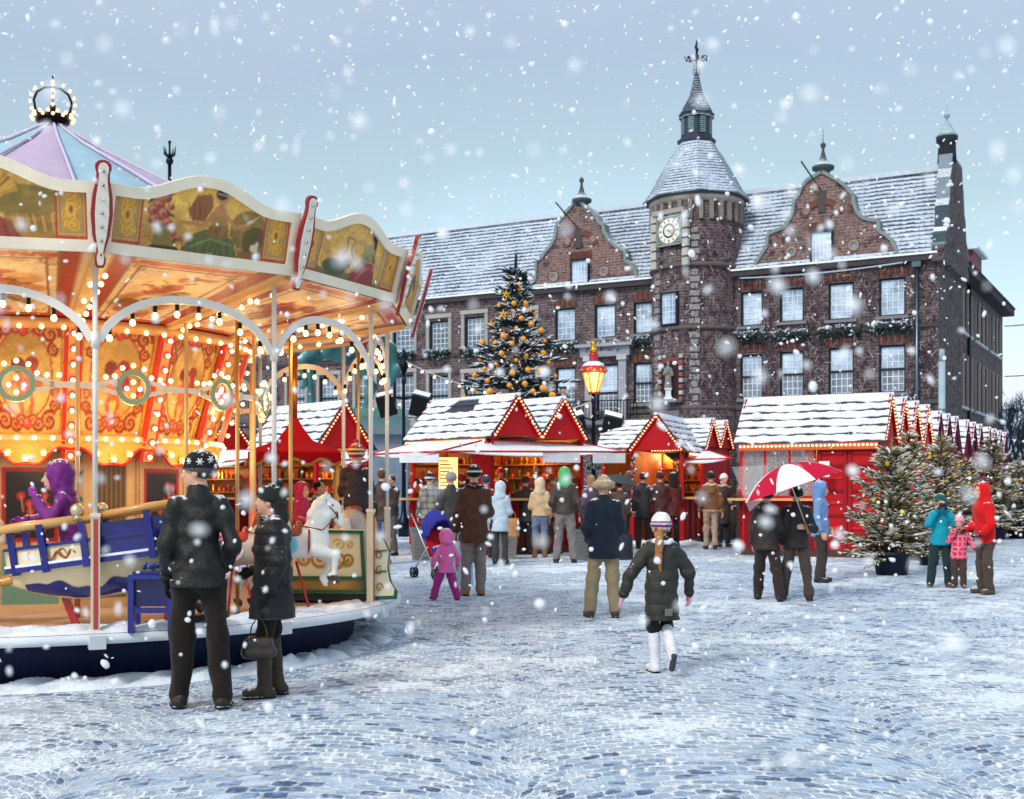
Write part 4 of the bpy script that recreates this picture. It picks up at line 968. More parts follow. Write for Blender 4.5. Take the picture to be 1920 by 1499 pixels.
# far right: pale house, bare tree
def bare_tree(px, Y, h, seed, label):
    g = random.Random(seed); p0 = at(px, 922, Y); o = thing('bare_tree', label, 'tree', (p0.x, p0.y, .13), 0, 'bare winter trees by the town hall'); t_ = MB(); br = MB()
    def grow(p, d, l, r, dep):
        q = p + d * l; m_ = t_ if dep < 1 else br
        m_.tube([p, (p + q) / 2 + Vector((g.uniform(-.1, .1), g.uniform(-.1, .1), 0)) * l * .5, q], [r, r * .85, r * .65], (30, 34, 46), 'wood', 5, False)
        if dep >= 6: return
        for _ in range(3 if dep else 5):
            nd = (d + Vector((g.uniform(-1, 1), g.uniform(-1, 1), g.uniform(-.3, .7))) * .75).normalized(); grow(q if dep else p.lerp(q, g.uniform(.6, 1)), nd, l * g.uniform(.6, .82), r * .6, dep + 1)
    grow(Vector((0, 0, 0)), Vector((0, 0, 1)), h * .28, h * .022, 0)
    t_.build('trunk', o); br.build('branches', o)
bare_tree(1912, 78, 9.0, 3, 'bare dark tree beside the far corner of the town hall')
bare_tree(1945, 66, 6.5, 8, 'smaller bare tree at the right edge behind the potted spruces')
bare_tree(1880, 88, 5.5, 9, 'low bare tree farther back beyond the town hall corner')
ph = thing('distant_house', 'pale distant house with snowy roof beyond the town hall', 'house', at(1935, 922, 130) - Vector((0, 0, EYE)))
b = MB(); b.box((0, 0, 5), (16, 8, 10), (150, 168, 186), 'stone'); b.build('wall', ph)
b = MB(); b.prism([(-8.6, 0), (8.6, 0), (8.6, .3), (6, 4), (-6, 4), (-8.6, .3)], (0, -4.4, 10), (1, 0, 0), (0, 0, 1), (0, 8.8, 0), (190, 206, 220), 'snow'); b.build('roof', ph)
for i in range(5):
    for j in range(2):
        b = MB(); b.box((-6 + i * 3, -4.03, 4 + 3.2 * j), (1.1, .1, 1.7), (60, 76, 96), 'pane_dark'); b.build('window', ph)
hg = np_mesh('hedge', *(lambda V, Fq: (V, Fq))(*S().rc((-9, 0, .4), (12, 0, .6), 1.0, 1.2, (1, 1, 1)).mesh(.25, .2, noise=(.3, 4, 3))), (40, 52, 74), 'leaf'); hg.location = at(1935, 922, 95) - Vector((0, 0, EYE)); tag(hg, 'dark distant hedge below the bare trees at the right edge', 'hedge')
# ================================================================ CAROUSEL
AX = Vector((-4.66, 12.40, 0)); NS = 14; ST = 2 * math.pi / NS
CAR = thing('carousel', 'large old-fashioned carousel with painted boards, warm bulbs and a crown of lamps on its roof', 'carousel', AX)
PH = lambda k: -math.pi / 2 + k * ST
def cp(r, k, z): return Vector((r * math.cos(PH(k)), r * math.sin(PH(k)), z))
CREAM, REDC, GOLD = (236, 222, 196), (150, 26, 30), (204, 150, 62)
DZ = 0.42
bulb_n = [0]
def bulb_mesh(mat):
    m_ = MB(); m_.lathe([(.007, -.034), (.020, -.026), (.025, -.010), (.022, .006), (.012, .020)], (255, 220, 150), mat, 7); o = m_.build('bulb'); me = o.data; bpy.data.objects.remove(o); return me
BULB_ME = {k: bulb_mesh(k) for k in ('bulb', 'bulb_pink')}
REST = MB()
def bulb(p, parent, mat='bulb', up=False, sock=True):
    """a bulb hanging at p (carousel frame); the first hundred are parts of their own"""
    p = Vector(p)
    if bulb_n[0] < 100:
        o = link_mesh('bulb', BULB_ME[mat], parent, p); bulb_n[0] += 1
        if up: o.rotation_euler = (math.pi, 0, 0)
    else: REST.ball(p - Vector((0, 0, -.01 if up else .01)), .024, (255, 220, 150), mat, 6)

# deck
d = MB(); d.lathe([(3.46, .34), (3.52, .345), (3.525, .415), (3.50, .42)], (214, 220, 226), 'paint', 84); dk = d.build('deck_rim', CAR)
d = MB(); d.lathe([(1.3, .418), (3.49, .418), (3.49, .424), (1.3, .424)], (168, 140, 116), 'wood', 84); d.build('deck', CAR)
d = MB(); d.lathe([(3.02, 0), (3.05, .2), (3.1, .34)], (16, 26, 58), 'paint', 84); d.build('skirt', CAR)
d = MB()
for k in (1, 2, 3, 4): p = cp(3.5, k, .36); d = MB(); d.box(p, (.12, .12, .1), (196, 204, 208), 'paint', rz=PH(k)); d.build('rim_bracket', CAR)
def ring_snow(name, r0, r1, z, hmax, seed, parent=None, th0=-2.6, th1=1.2, low=0.0, amp=.5):
    g = np.random.default_rng(seed); nt_, nr = 420, 14; th = np.linspace(th0, th1, nt_)[:, None]; u = np.linspace(0, 1, nr)[None, :]
    wob = sum(np.sin(th * f_ + g.uniform(0, 6.28)) / (1 + i * .5) for i, f_ in enumerate((5, 11, 23, 41, 67)))
    rin = r0 + .12 * wob; rr = rin + (r1 - rin) * u
    nb_ = sum(np.sin(th * f_ + u * q + g.uniform(0, 6.28)) for f_, q in ((30, 5), (55, 9), (83, 14), (120, 22))) / 4
    hh = z + low + hmax * np.sin(np.pi * u) ** .6 * np.clip(.55 + amp * nb_ + .22 * wob, 0.02, 1.2)
    V = np.stack([rr * np.cos(th), rr * np.sin(th), hh + 0 * rr], -1); i = np.arange(nt_ * nr).reshape(nt_, nr)
    Fq = np.stack([i[:-1, :-1], i[:-1, 1:], i[1:, 1:], i[1:, :-1]], -1).reshape(-1, 4)
    return np_mesh(name, V.reshape(-1, 3), Fq, (235, 240, 246), 'snow', parent)
ring_snow('deck_snow', 3.08, 3.50, DZ + .004, .075, 4, CAR)
bs = ring_snow('snow_bank', 3.0, 3.5, 0.0, .09, 9, None); bs.location = AX; tag(bs, 'low ridge of blown snow around the dark foot of the carousel', 'snow bank'); bs['kind'] = 'stuff'

# outer poles: square red striped post below, round white pole above
for k in range(NS):
    o = MB(); b, m_, t_ = cp(3.4, k, DZ), cp(3.4, k, 1.32), cp(3.4, k, 3.3)
    o.box((b + m_) / 2, (.062, .062, m_.z - b.z), (216, 200, 170), 'gloss', rz=PH(k)); nrm = Vector((math.cos(PH(k)), math.sin(PH(k)), 0))
    o.box((b + m_) / 2 + nrm * .031, (.006, .034, m_.z - b.z - .06), (178, 66, 62), 'gloss', rz=PH(k)); o.box(m_, (.072, .072, .03), (226, 216, 200), 'gloss', rz=PH(k))
    o.cyl(m_, t_, .021, (224, 220, 212), 'gloss', 10); o.cyl(cp(3.4, k, 2.6), cp(3.4, k, 2.72), .034, (228, 224, 214), 'gloss', 10)
    o.build('pole', CAR)
for k in range(NS):
    o = MB(); o.cyl(cp(2.2, k, DZ), cp(2.2, k, 3.06), .019, (214, 176, 124), 'gloss', 8); o.cyl(cp(2.2, k, DZ), cp(2.2, k, 1.3), .026, (204, 120, 92), 'gloss', 8); o.build('inner_pole', CAR)

def sweep(mb, P, nr, wd, th, col, mat='paint'):
    """one continuous flat bar along points P lying in the plane with normal nr"""
    vs = []; k = len(P)
    for i, p in enumerate(P):
        d = (P[min(i + 1, k - 1)] - P[max(i - 1, 0)]).normalized(); s_ = nr.cross(d).normalized() * wd / 2; n_ = nr.normalized()
        vs += [p - s_, p + s_, p + s_ + n_ * th, p - s_ + n_ * th]
    fs = [(i * 4 + j, i * 4 + (j + 1) % 4, i * 4 + 4 + (j + 1) % 4, i * 4 + 4 + j) for i in range(k - 1) for j in range(4)] + [(3, 2, 1, 0), tuple(4 * k - 4 + j for j in range(4))]
    return mb.add(vs, fs, col, mat)
# arches between the outer poles, bulbs below them
order = [1, 2, 0, 3, 4, 5, 6, 7, 8, -1, -2, -3, -4, -5]
for k in order:
    a, b = cp(3.4, k, 2.66), cp(3.4, k + 1, 2.66); n_ = 22; pts = []
    for i in range(n_ + 1):
        u = i / n_; h = (1 - abs(2 * u - 1) ** 2.3) ** .75 * .37; pts.append(a.lerp(b, .018 + .964 * u) + Vector((0, 0, h)))
    o = MB(); c = (226, 218, 206)
    nr_ = cp(1, k + .5, 0); sweep(o, [p - nr_ * .015 for p in pts], nr_, .062, .03, c, 'gloss')
    ar = o.build('arch', CAR)
    for i in range(8):
        u = (i + .5) / 8; h = (1 - abs(2 * u - 1) ** 2.3) ** .75 * .37; p = a.lerp(b, .018 + .964 * u) + Vector((0, 0, h - .035))
        inn = -Vector((math.cos(PH(k + .5)), math.sin(PH(k + .5)), 0)) * .02
        REST.cyl(p + inn, p + inn - Vector((0, 0, .05)), .017, (26, 22, 20), 'paint', 6); bulb(p + inn - Vector((0, 0, .072)), ar)

# painted rounding boards
WB = 2 * 3.62 * math.sin(ST / 2); HB = .70
def board_h(t_): 
    s_ = np.clip((np.abs(t_ - .5) - .02) / .34, 0, 1); return .50 + .165 * (1 - s_ * s_ * (3 - 2 * s_))
def scroll_column(c, x0, x1, flip):
    c.rect(x0, .08, x1, .52, (176, 66, 48)); m_ = abs(x1 - x0); xa, xb = min(x0, x1), max(x0, x1)
    c.rect(xa + .018, .105, xb - .018, .485, (196, 160, 92)); c.rect(xa + .03, .12, xb - .03, .47, (120, 60, 30)); c.rect(xa + .034, .124, xb - .034, .466, (176, 140, 74))
    xm = (xa + xb) / 2
    for j, (dy, r, f_) in enumerate(((.18, .05, 1), (.25, .055, -1), (.34, .055, 1), (.42, .05, -1))):
        c.scroll((xm + f_ * .01, dy), r, (236, 172, 60), 1.3, f_ * flip, .026, j); c.scroll((xm + f_ * .012, dy), r * .95, (120, 66, 26), 1.2, f_ * flip, .006, j + .15)
    c.ell((xm, .295), (.035, .05), (226, 170, 70)); c.ell((xm, .295), (.016, .03), (150, 84, 34))
def base_board(seed):
    c = Canvas(WB, HB, (222, 170, 78), 105, seed); n_ = c.n(6)
    c.a = c.a * (1 + .16 * n_ - .35 * ((c.U / WB - .5) ** 2) * 2)[..., None]
    c.put(np.clip(.5 + .8 * c.n(9) - (c.V - .2) * 5, 0, 1), (150, 100, 44), .6)
    c.brush(700, .06, .016, .3, seed); return c
def finish_board(c, cols=True):
    if cols: scroll_column(c, .075, .30, 1); scroll_column(c, WB - .30, WB - .075, -1)
    for sx in (.30, WB - .30):                                   # curved inner edge of the ornaments
        c.ell((sx + (.055 if sx < 1 else -.055), .30), (.075, .17), (166, 128, 66) if False else (150, 132, 66), 0, .0)
    c.brush(260, .02, .006, .22, 5); c.mott(.05, 40)
def fold(c, pts, col, dark, n_=7, seed=1):
    c.poly(pts, col); g = random.Random(seed); xs = [p[0] for p in pts]; ys = [p[1] for p in pts]
    for i in range(n_):
        x = min(xs) + (max(xs) - min(xs)) * (i + .5) / n_; y0 = min(ys); c.line([(x, y0 + .01), (x + g.uniform(-.04, .05), y0 + (max(ys) - y0) * g.uniform(.4, .75))], .012, dark, .7)
def person_dove():
    c = base_board(11)
    c.ell((1.18, .30), (.16, .16), (78, 68, 34), 0, .7); c.ell((1.25, .22), (.12, .12), (66, 58, 30), 0, .7)
    for x, y, r in ((.42, .40, .05), (.46, .34, .055), (.40, .30, .05), (.48, .46, .04), (.38, .36, .045), (.5, .28, .04), (.43, .24, .04), (.52, .40, .03), (.55, .2, .035), (.6, .17, .03)):
        c.ell((x, y), (r, r * .9), (158, 66, 50)); c.ell((x - .008, y + .008), (r * .6, r * .55), (206, 128, 100)); c.ell((x + .005, y - .004), (r * .3, r * .25), (140, 50, 44))
    for x, y in ((.38, .27), (.45, .25), (.52, .34), (.36, .43), (.5, .5), (.57, .15)): c.ell((x, y), (.035, .014), (60, 66, 34), random.uniform(-1, 1), .9)
    c.poly([(.38, .09), (.56, .09), (.53, .24), (.42, .24)], (132, 108, 46)); c.poly([(.36, .07), (.62, .07), (.6, .1), (.4, .1)], (70, 60, 30))
    fold(c, [(.66, .40), (.72, .52), (.84, .54), (.86, .45), (.80, .33), (.70, .32)], (150, 92, 46), (96, 54, 26), 6, 3)
    fold(c, [(.62, .08), (.72, .22), (.82, .27), (1.0, .24), (1.06, .2), (1.1, .07)], (96, 98, 50), (52, 52, 26), 9, 4); c.line([(.7, .12), (.86, .2), (1.04, .17)], .014, (128, 138, 88), .8)
    c.poly([(.85, .40), (.97, .42), (1.0, .33), (.99, .23), (.86, .24)], (170, 124, 60)); fold(c, [(.84, .3), (1.0, .32), (1.01, .22), (.83, .22)], (146, 100, 50), (96, 62, 34), 6, 5)
    c.ell((.925, .425), (.055, .04), (192, 130, 82)); c.line([(.925, .44), (.93, .5)], .035, (186, 122, 76)); c.ell((.935, .525), (.046, .055), (196, 136, 88)); c.ell((.92, .55), (.05, .042), (74, 44, 28)); c.ell((.95, .525), (.004, .01), (100, 56, 38)); c.line([(.89, .555), (.97, .548)], .012, (180, 160, 140))
    c.line([(.87, .40), (.80, .30), (.66, .30)], .032, (184, 120, 74)); c.line([(.98, .39), (1.06, .31), (1.16, .345)], .032, (190, 128, 80))
    c.poly([(1.14, .37), (1.10, .45), (1.17, .41)], (176, 160, 120)); c.poly([(1.17, .37), (1.27, .44), (1.2, .36)], (196, 180, 140)); c.ell((1.18, .37), (.03, .016), (206, 190, 150), .5)
    c.ell((1.24, .17), (.035, .03), (214, 196, 150)); c.ell((1.265, .205), (.014, .018), (214, 196, 150)); c.rect(1.1, .08, 1.3, .14, (128, 88, 48))
    finish_board(c); return c
def person_lyre():
    c = base_board(12); c.put((c.V < .13 + .02 * np.sin(c.U * 9)) * 1.0, (104, 88, 46), .9); c.ell((.55, .16), (.18, .07), (70, 76, 42))
    fold(c, [(.78, .07), (.86, .20), (.93, .29), (1.12, .30), (1.17, .22), (1.2, .07)], (148, 48, 42), (94, 24, 24), 9, 6); c.line([(.9, .1), (1.0, .2), (1.1, .24)], .016, (190, 96, 80), .8)
    c.poly([(.92, .28), (.94, .42), (1.06, .45), (1.12, .36), (1.12, .28)], (158, 148, 96)); fold(c, [(.93, .28), (1.11, .29), (1.1, .36), (.95, .36)], (150, 136, 84), (108, 92, 50), 6, 7)
    c.line([(1.05, .43), (1.05, .5)], .034, (196, 134, 90)); c.ell((1.04, .525), (.042, .055), (202, 142, 96)); c.ell((1.075, .53), (.04, .06), (44, 32, 26)); c.line([(1.09, .52), (1.11, .40), (1.13, .31)], .045, (40, 30, 24)); c.line([(1.0, .56), (1.08, .585)], .018, (70, 74, 40))
    c.line([(.97, .42), (.88, .44), (.80, .42)], .034, (200, 138, 92)); c.line([(1.1, .40), (1.16, .3), (1.15, .22)], .03, (192, 126, 84))
    for f_ in (-1, 1): c.line([(.72 + f_ * .05, .22), (.72 + f_ * .075, .28), (.72 + f_ * .03, .34), (.72 + f_ * .06, .44)], .02, (150, 104, 44)); c.line([(.72 + f_ * .012, .24), (.72 + f_ * .012, .42)], .005, (210, 180, 110))
    c.rect(.66, .43, .78, .452, (176, 126, 54)); c.ell((.72, .22), (.075, .05), (140, 92, 38))
    c.rect(1.24, .12, 1.285, .5, (168, 146, 92)); c.rect(1.222, .10, 1.30, .135, (150, 126, 76))
    finish_board(c); return c
def person_wheat():
    c = base_board(13); c.put((c.V < .2) * 1.0, (150, 112, 52), .85); c.ell((1.1, .34), (.26, .12), (94, 86, 42), 0, .7); c.ell((.95, .4), (.14, .1), (116, 100, 48), 0, .6)
    fold(c, [(.5, .07), (.64, .24), (.8, .27), (.98, .2), (1.08, .07)], (146, 66, 52), (96, 36, 32), 9, 8)
    c.poly([(.62, .25), (.66, .42), (.8, .42), (.82, .25)], (186, 150, 96)); c.ell((.73, .48), (.045, .055), (198, 138, 92)); c.ell((.72, .51), (.05, .04), (90, 52, 30)); c.line([(.8, .4), (.92, .36), (.98, .42)], .032, (196, 134, 88))
    for i in range(26):
        a = random.uniform(.2, 1.5); c.line([(.86, .36), (.86 + .2 * math.cos(a), .36 + .2 * math.sin(a))], .012, random.choice([(180, 126, 44), (146, 92, 32), (206, 160, 72)]))
    for i in range(18): c.line([(1.0 + .02 * i, .12 + .004 * (i % 5)), (.96 + .022 * i, .24)], .012, random.choice([(170, 124, 54), (136, 94, 40), (190, 150, 76)]))
    finish_board(c); return c
def person_plain(seed):
    c = base_board(seed); g = random.Random(seed)
    for i in range(5): c.ell((g.uniform(.4, 1.2), g.uniform(.15, .4)), (g.uniform(.05, .16), g.uniform(.05, .14)), g.choice([(120, 70, 44), (150, 56, 44), (90, 92, 52), (190, 150, 100), (70, 60, 36)]), g.uniform(-1, 1))
    c.ell((.8, .3), (.07, .17), (150, 62, 48)); c.ell((.8, .5), (.04, .05), (192, 136, 92)); finish_board(c); return c
for k in range(-1, 13):
    A, B_ = cp(3.62, k, 3.30), cp(3.62, k + 1, 3.30); ux = (B_ - A) / WB; mid = Vector((math.cos(PH(k + .5)), math.sin(PH(k + .5)), 0)); uy = (Vector((0, 0, 1)) * .96 + mid * .28); uy.normalize(); nr = ux.cross(uy)
    if nr.dot(mid) < 0: nr = -nr
    front = k in (0, 1, 2, 3, -1)
    c = {0: person_wheat, 1: person_dove, 2: person_lyre}.get(k, lambda: person_plain(20 + k))() if front else None
    # the panel body (wood, olive on its back)
    ts_ = np.linspace(0, 1, 31); prof = [(0, 0), (WB, 0)] + [(WB * t_, float(board_h(t_))) for t_ in ts_[::-1]]
    b = MB(); b.prism(prof, A - nr * .02, ux, uy, nr * .018, (84, 76, 58), 'wood'); bo = b.build('painted_board', CAR)
    if c is not None:
        c.build('painting', lambda U, V, A=A, ux=ux, uy=uy, nr=nr: np.array(A) + U[..., None] * np.array(ux) + V[..., None] * np.array(uy) + np.array(nr) * .003, bo, 'art', None, c.V < board_h(c.U / WB) - .02)
    f_ = MB()
    def strip(pts, wd, th, col): sweep(f_, [A + ux * p[0] + uy * p[1] for p in pts], nr, wd, th, col)
    strip([(WB * t_, float(board_h(t_)) - .036) for t_ in ts_], .085, .035, CREAM); strip([(0, .035), (WB, .035)], .085, .042, CREAM)
    strip([(.035, .03), (.035, .46)], .075, .034, CREAM); strip([(WB - .035, .03), (WB - .035, .46)], .075, .034, CREAM)
    f_.build('board_frame', bo)
# red edged plaques on the corners
def plaque_outline(hw, h):
    pr = [(0.0, .30), (.02, .42), (.05, .50), (.09, .52), (.13, .34), (.17, .42), (.3, .78), (.5, 1.0), (.66, .92), (.82, .62), (.88, .6), (.92, .74), (.96, .72), (.99, .45), (1.0, .15)]
    return [(-hw * w, h * z) for z, w in pr[::-1]] [::-1] and ([(hw * w, h * z) for z, w in pr] + [(-hw * w, h * z) for z, w in pr[::-1]])
for k in range(-1, 13):
    d_ = Vector((math.cos(PH(k)), math.sin(PH(k)), 0)); u = Vector((-d_.y, d_.x, 0)); A = cp(3.655, k, 3.17); uy = (Vector((0, 0, 1)) * .96 + d_ * .27).normalized(); nr = u.cross(uy)
    if nr.dot(d_) < 0: nr = -nr
    b = MB(); b.prism(plaque_outline(.078, .78), A, u, uy, nr * .03, REDC, 'gloss'); po = b.build('corner_plaque', CAR)
    b = MB(); b.prism([(x * .64, .02 + z * .95) for x, z in plaque_outline(.078, .78)], A + nr * .03, u, uy, nr * .008, (226, 218, 200), 'gloss'); b.build('inlay', po)
    b = MB()
    for j in range(7):
        p = A + uy * (.10 + .1 * j) + nr * .044; b.ball(p, .013, (200, 196, 180), 'metal', 6); b.ball(p + nr * .009, .007, (90, 84, 70), 'metal', 5)
    b.build('stud', po)

# painted ceiling
for k in range(-2, 13):
    w0, w1 = 2 * 1.92 * math.sin(ST / 2), 2 * 3.6 * math.sin(ST / 2); c = Canvas(1.0, 1.0, (222, 186, 130), 70 if k in (0, 1, 2, 3, 4) else 26, 50 + k); g = random.Random(90 + k)
    c.put(c.soft(np.abs(c.U - .5) - .33, .02), (214, 184, 132)); 
    for vx in (.06, .95): c.put(c.soft(np.abs(c.V - vx) - .03, .015) * (np.abs(c.U - .5) < .36), (180, 44, 34))
    for i in range(26): c.ell((.5 + g.gauss(0, .13), .5 + g.gauss(0, .16)), (g.uniform(.03, .11), g.uniform(.02, .07)), g.choice([(120, 58, 26), (150, 54, 30), (170, 100, 44), (80, 46, 28), (190, 140, 76), (136, 34, 26)]), g.uniform(-1, 1), .85)
    for i in range(16): 
        x, y = .5 + g.uniform(-.2, .2), .5 + g.uniform(-.2, .2); c.line([(x, y), (x + g.uniform(-.1, .1), y + g.uniform(-.1, .1))], .014, g.choice([(96, 52, 30), (206, 160, 90)]), .7)
    for sx in (.22, .78):
        for sy in (.13, .88): c.scroll((sx, sy), .07, (170, 92, 44), 1.3, 1 if sx < .5 else -1, .018, sy * 3); c.scroll((.5 + (sx - .5) * .5, sy), .05, (196, 120, 56), 1.2, -1 if sx < .5 else 1, .016, sy)
    c.brush(350, .05, .016, .3, k + 9)
    for sx in (.12, .88): c.put(c.soft(np.abs(c.U - sx) - .05, .015), (150, 14, 16)); c.put(c.soft(np.abs(c.U - sx - (.055 if sx < .5 else -.055)) - .006, .008), (120, 76, 40))
    for sx in (.03, .97): c.put(c.soft(np.abs(c.U - sx) - .018, .012), (226, 196, 140))
    c.put(c.soft(np.abs(np.abs(c.U - .5) - .27) - .008, .01) * (np.abs(c.V - .5) < .40), (112, 52, 26)); c.put(c.soft(np.abs(np.abs(c.V - .5) - .40) - .008, .01) * (np.abs(c.U - .5) < .27), (112, 52, 26))
    for i in range(14): x, y = .5 + g.gauss(0, .1), .5 + g.gauss(0, .14); c.line([(x, y), (x + g.uniform(-.08, .08), y + g.uniform(-.08, .08))], .02, g.choice([(84, 34, 20), (120, 30, 22), (70, 44, 28)]), .85)
    c.mott(.08, 30)
    def cfn(U, V, k=k):
        r0 = 1.90 + (3.6 - 1.90) * V; a = np.array(cp(1, k, 0)); b_ = np.array(cp(1, k + 1, 0)); P = (a + (b_ - a) * U[..., None]) * r0[..., None]; P[..., 2] = 3.0 + .29 * V; return P
    co = c.build('ceiling_panel', cfn, CAR)
    o = MB(); o.beam(cp(1.9, k, 2.985), cp(3.58, k, 3.272), .075, .035, (214, 168, 106), 'paint'); o.build('ceiling_rib', CAR)
    for j in range(3):
        if k in (1, 2, 3, 4): bulb(cp(2.25 + .42 * j, k, 3.0 + .07 * j), CAR)

# centre drum: leaning painted panels, light strips, scalloped fringe, lower walls
def drum_canvas(seed):
    w, h = .86, 1.06; c = Canvas(w, h, (208, 164, 76), 110, seed); g = random.Random(seed)
    c.rect(.045, .045, w - .045, h - .045, (150, 28, 26)); c.rect(.055, .055, w - .055, h - .055, (214, 176, 92))
    c.ell((w / 2, .58), (.30, .40), (166, 84, 40)); c.ell((w / 2, .58), (.275, .375), (204, 168, 88)); c.put(np.clip(.5 + c.n(7), 0, 1) * c.soft(((c.U - w / 2) / .275) ** 2 + ((c.V - .58) / .375) ** 2 - 1, .05), (150, 108, 46), .75)
    for sx in (-1, 1):
        for (dx, dy, r, rt) in ((.27, .93, .085, 0), (.17, .97, .06, 1), (.3, .80, .05, 2), (.25, .17, .09, 1), (.13, .15, .07, 2.4), (.31, .30, .05, 0), (.32, .42, .035, 1), (.06, .17, .05, .5), (.07, .98, .045, .5)):
            c.scroll((w / 2 + sx * dx, dy), r, (156, 62, 24), 1.3, sx, .052, rt); c.scroll((w / 2 + sx * dx, dy), r, (84, 26, 14), 1.3, sx, .010, rt + .14); c.scroll((w / 2 + sx * dx, dy), r * .8, (222, 150, 72), 1.2, sx, .01, rt)
    for y in (.15, .97): c.ell((w / 2, y), (.05, .062), (110, 40, 26)); c.ell((w / 2, y), (.042, .052), (196, 58, 44)); c.ell((w / 2 - .01, y + .015), (.016, .02), (236, 140, 110))
    t_ = [(w / 2 + g.uniform(-.03, .03), .55)]
    c.ell((w / 2 - .06, .66), (.075, .07), (112, 40, 22)); c.ell((w / 2 + .08, .68), (.07, .06), (140, 50, 30)); c.ell((w / 2, .5), (.09, .13), (170, 84, 44)); c.ell((w / 2 + .1, .56), (.06, .12), (150, 44, 30), .5)
    for f_ in (-1, 1): c.line([(w / 2 + f_ * .04, .42), (w / 2 + f_ * .07, .34), (w / 2 + f_ * .045, .26)], .05, (164, 84, 46))
    c.line([(w / 2 - .06, .56), (w / 2 - .17, .48)], .04, (176, 96, 54)); c.ell((w / 2 + .02, .60), (.05, .055), (196, 120, 70)); c.brush(500, .04, .012, .3, seed); c.mott(.08, 30); return c
for k in range(-1, 6):
    c = drum_canvas(70 + k)
    def dfn(U, V, k=k):
        r0 = 1.57 + .33 * V / 1.06; a = np.array(cp(1, k + .06, 0)); b_ = np.array(cp(1, k + .94, 0)); P = (a + (b_ - a) * (U[..., None] / .86)) * r0[..., None]; P[..., 2] = 1.96 + V * .98; return P
    c.build('drum_panel', dfn, CAR)
    for kk in (k,):
        o = MB(); a, b_ = cp(1.575, kk, 1.78), cp(1.935, kk, 2.98); o.beam(a, b_, .15, .05, (196, 52, 36), 'gloss', up=cp(1, kk, 0)); o.beam(a + cp(.028, kk, 0), b_ + cp(.028, kk, 0), .085, .01, (232, 150, 88), 'gloss', up=cp(1, kk, 0)); so = o.build('light_strip', CAR)
        o = MB()
        for j in range(9):
            p = a.lerp(b_, .04 + .11 * j) + cp(.036, kk, 0); rr = [(.036 * math.cos(i * math.pi / 3), .036 * math.sin(i * math.pi / 3)) for i in range(6)]; u = Vector((-math.sin(PH(kk)), math.cos(PH(kk)), 0)); o.prism(rr, p, u, (b_ - a).normalized(), cp(.008, kk, 0), (206, 40, 30), 'gloss')
        o.build('bulb_socket', so)
        for j in range(9): bulb(a.lerp(b_, .04 + .11 * j) + cp(.062, kk, 0), so)
o = MB(); o.lathe([(1.50, 1.85), (1.55, 1.95), (1.88, 2.95), (1.93, 3.02)], (196, 140, 84), 'paint', NS, ph=PH(0), sm=False); o.build('drum_body', CAR)
o = MB(); o.lathe([(1.90, 2.92), (1.97, 2.94), (1.98, 3.0), (1.9, 3.02)], (206, 150, 88), 'paint', 42); o.lathe([(1.6, 1.93), (1.66, 1.95), (1.66, 2.0), (1.6, 2.02)], (214, 160, 96), 'paint', 42); o.build('drum_moulding', CAR)
fr = MB(); rd = MB(); n_ = 28 * 12
for k in range(-1, 7):
    for i in range(24):
        t0, t1 = i / 24, (i + 1) / 24
        f0, f1 = (.14 + .085 * math.cos((t_ - .5) * 2 * math.pi) - .02 * math.cos((t_ - .5) * 6 * math.pi) for t_ in (t0, t1))
        p0, p1 = cp(1.645, k + t0, 0), cp(1.645, k + t1, 0); z1 = 1.955
        fr.add([p0 + Vector((0, 0, z1 - f0)), p1 + Vector((0, 0, z1 - f1)), p1 + Vector((0, 0, z1)), p0 + Vector((0, 0, z1))], [(0, 1, 2, 3), (3, 2, 1, 0)], (250, 196, 96), 'gloss')
        rd.tube([p0 + Vector((0, 0, z1 - f0)), p1 + Vector((0, 0, z1 - f1))], .013, (190, 30, 24), 'gloss', 5, False)
fo = fr.build('scalloped_fringe', CAR); rd.build('fringe_edge', fo)
st = MB()
for k in range(-1, 6):
    for t_, dz in ((.30, .1), (.5, .15), (.70, .1)):
        p = cp(1.655, k + t_, 1.95 - dz); u = Vector((-math.sin(PH(k + t_)), math.cos(PH(k + t_)), 0)); star = [((.05 if i % 2 == 0 else .026) * math.cos(i * math.pi / 6), (.05 if i % 2 == 0 else .026) * math.sin(i * math.pi / 6)) for i in range(12)]
        st.prism(star, p, u, (0, 0, 1), cp(.012, k + t_, 0), (238, 176, 80), 'gloss'); bulb(cp(1.69, k + t_, 1.95 - dz), CAR)
st.build('star_socket', fo)
def lower_canvas(k):
    w, h = .66, 1.45; c = Canvas(w, h, (196, 156, 104), 90, 130 + k); c.rect(0, 0, w, 1.45, (198, 160, 110)); 
    for x in (.02, w - .02): c.rect(x - .01, 0, x + .01, h, (150, 106, 62))
    if k % 2 == 0:
        c.rect(.08, .62, w - .08, 1.3, (166, 30, 30)); c.rect(.12, .66, w - .12, 1.26, (34, 24, 26)); g = random.Random(k)
        for i in range(8): x = .15 + .36 * g.random(); y = .74 + .4 * g.random(); c.ell((x, y), (.035, .035), (176, 34, 34)); c.line([(x, y), (x + .02, y - .14)], .012, (190, 120, 70))
        c.rect(.08, .32, w - .08, .56, (106, 140, 116)); c.rect(.08, .06, w - .08, .27, (98, 134, 112))
    else:
        c.rect(.0, .3, .14, h, (146, 150, 146))
        for i in range(9): y = .36 + i * .12; c.ell((.07 + .02 * (-1) ** i, y), (.035, .035), (206, 128, 44)); c.ell((.09 - .03 * (-1) ** i, y + .05), (.03, .014), (52, 88, 60), i)
        c.rect(.2, .04, w - .06, h, (206, 168, 116)); c.rect(.25, .1, w - .12, 1.36, (86, 66, 44))
        for i in range(7): c.rect(.26 + i * .045, .1, .28 + i * .045, 1.36, (128, 100, 64), .8)
    c.mott(.06, 25); return c
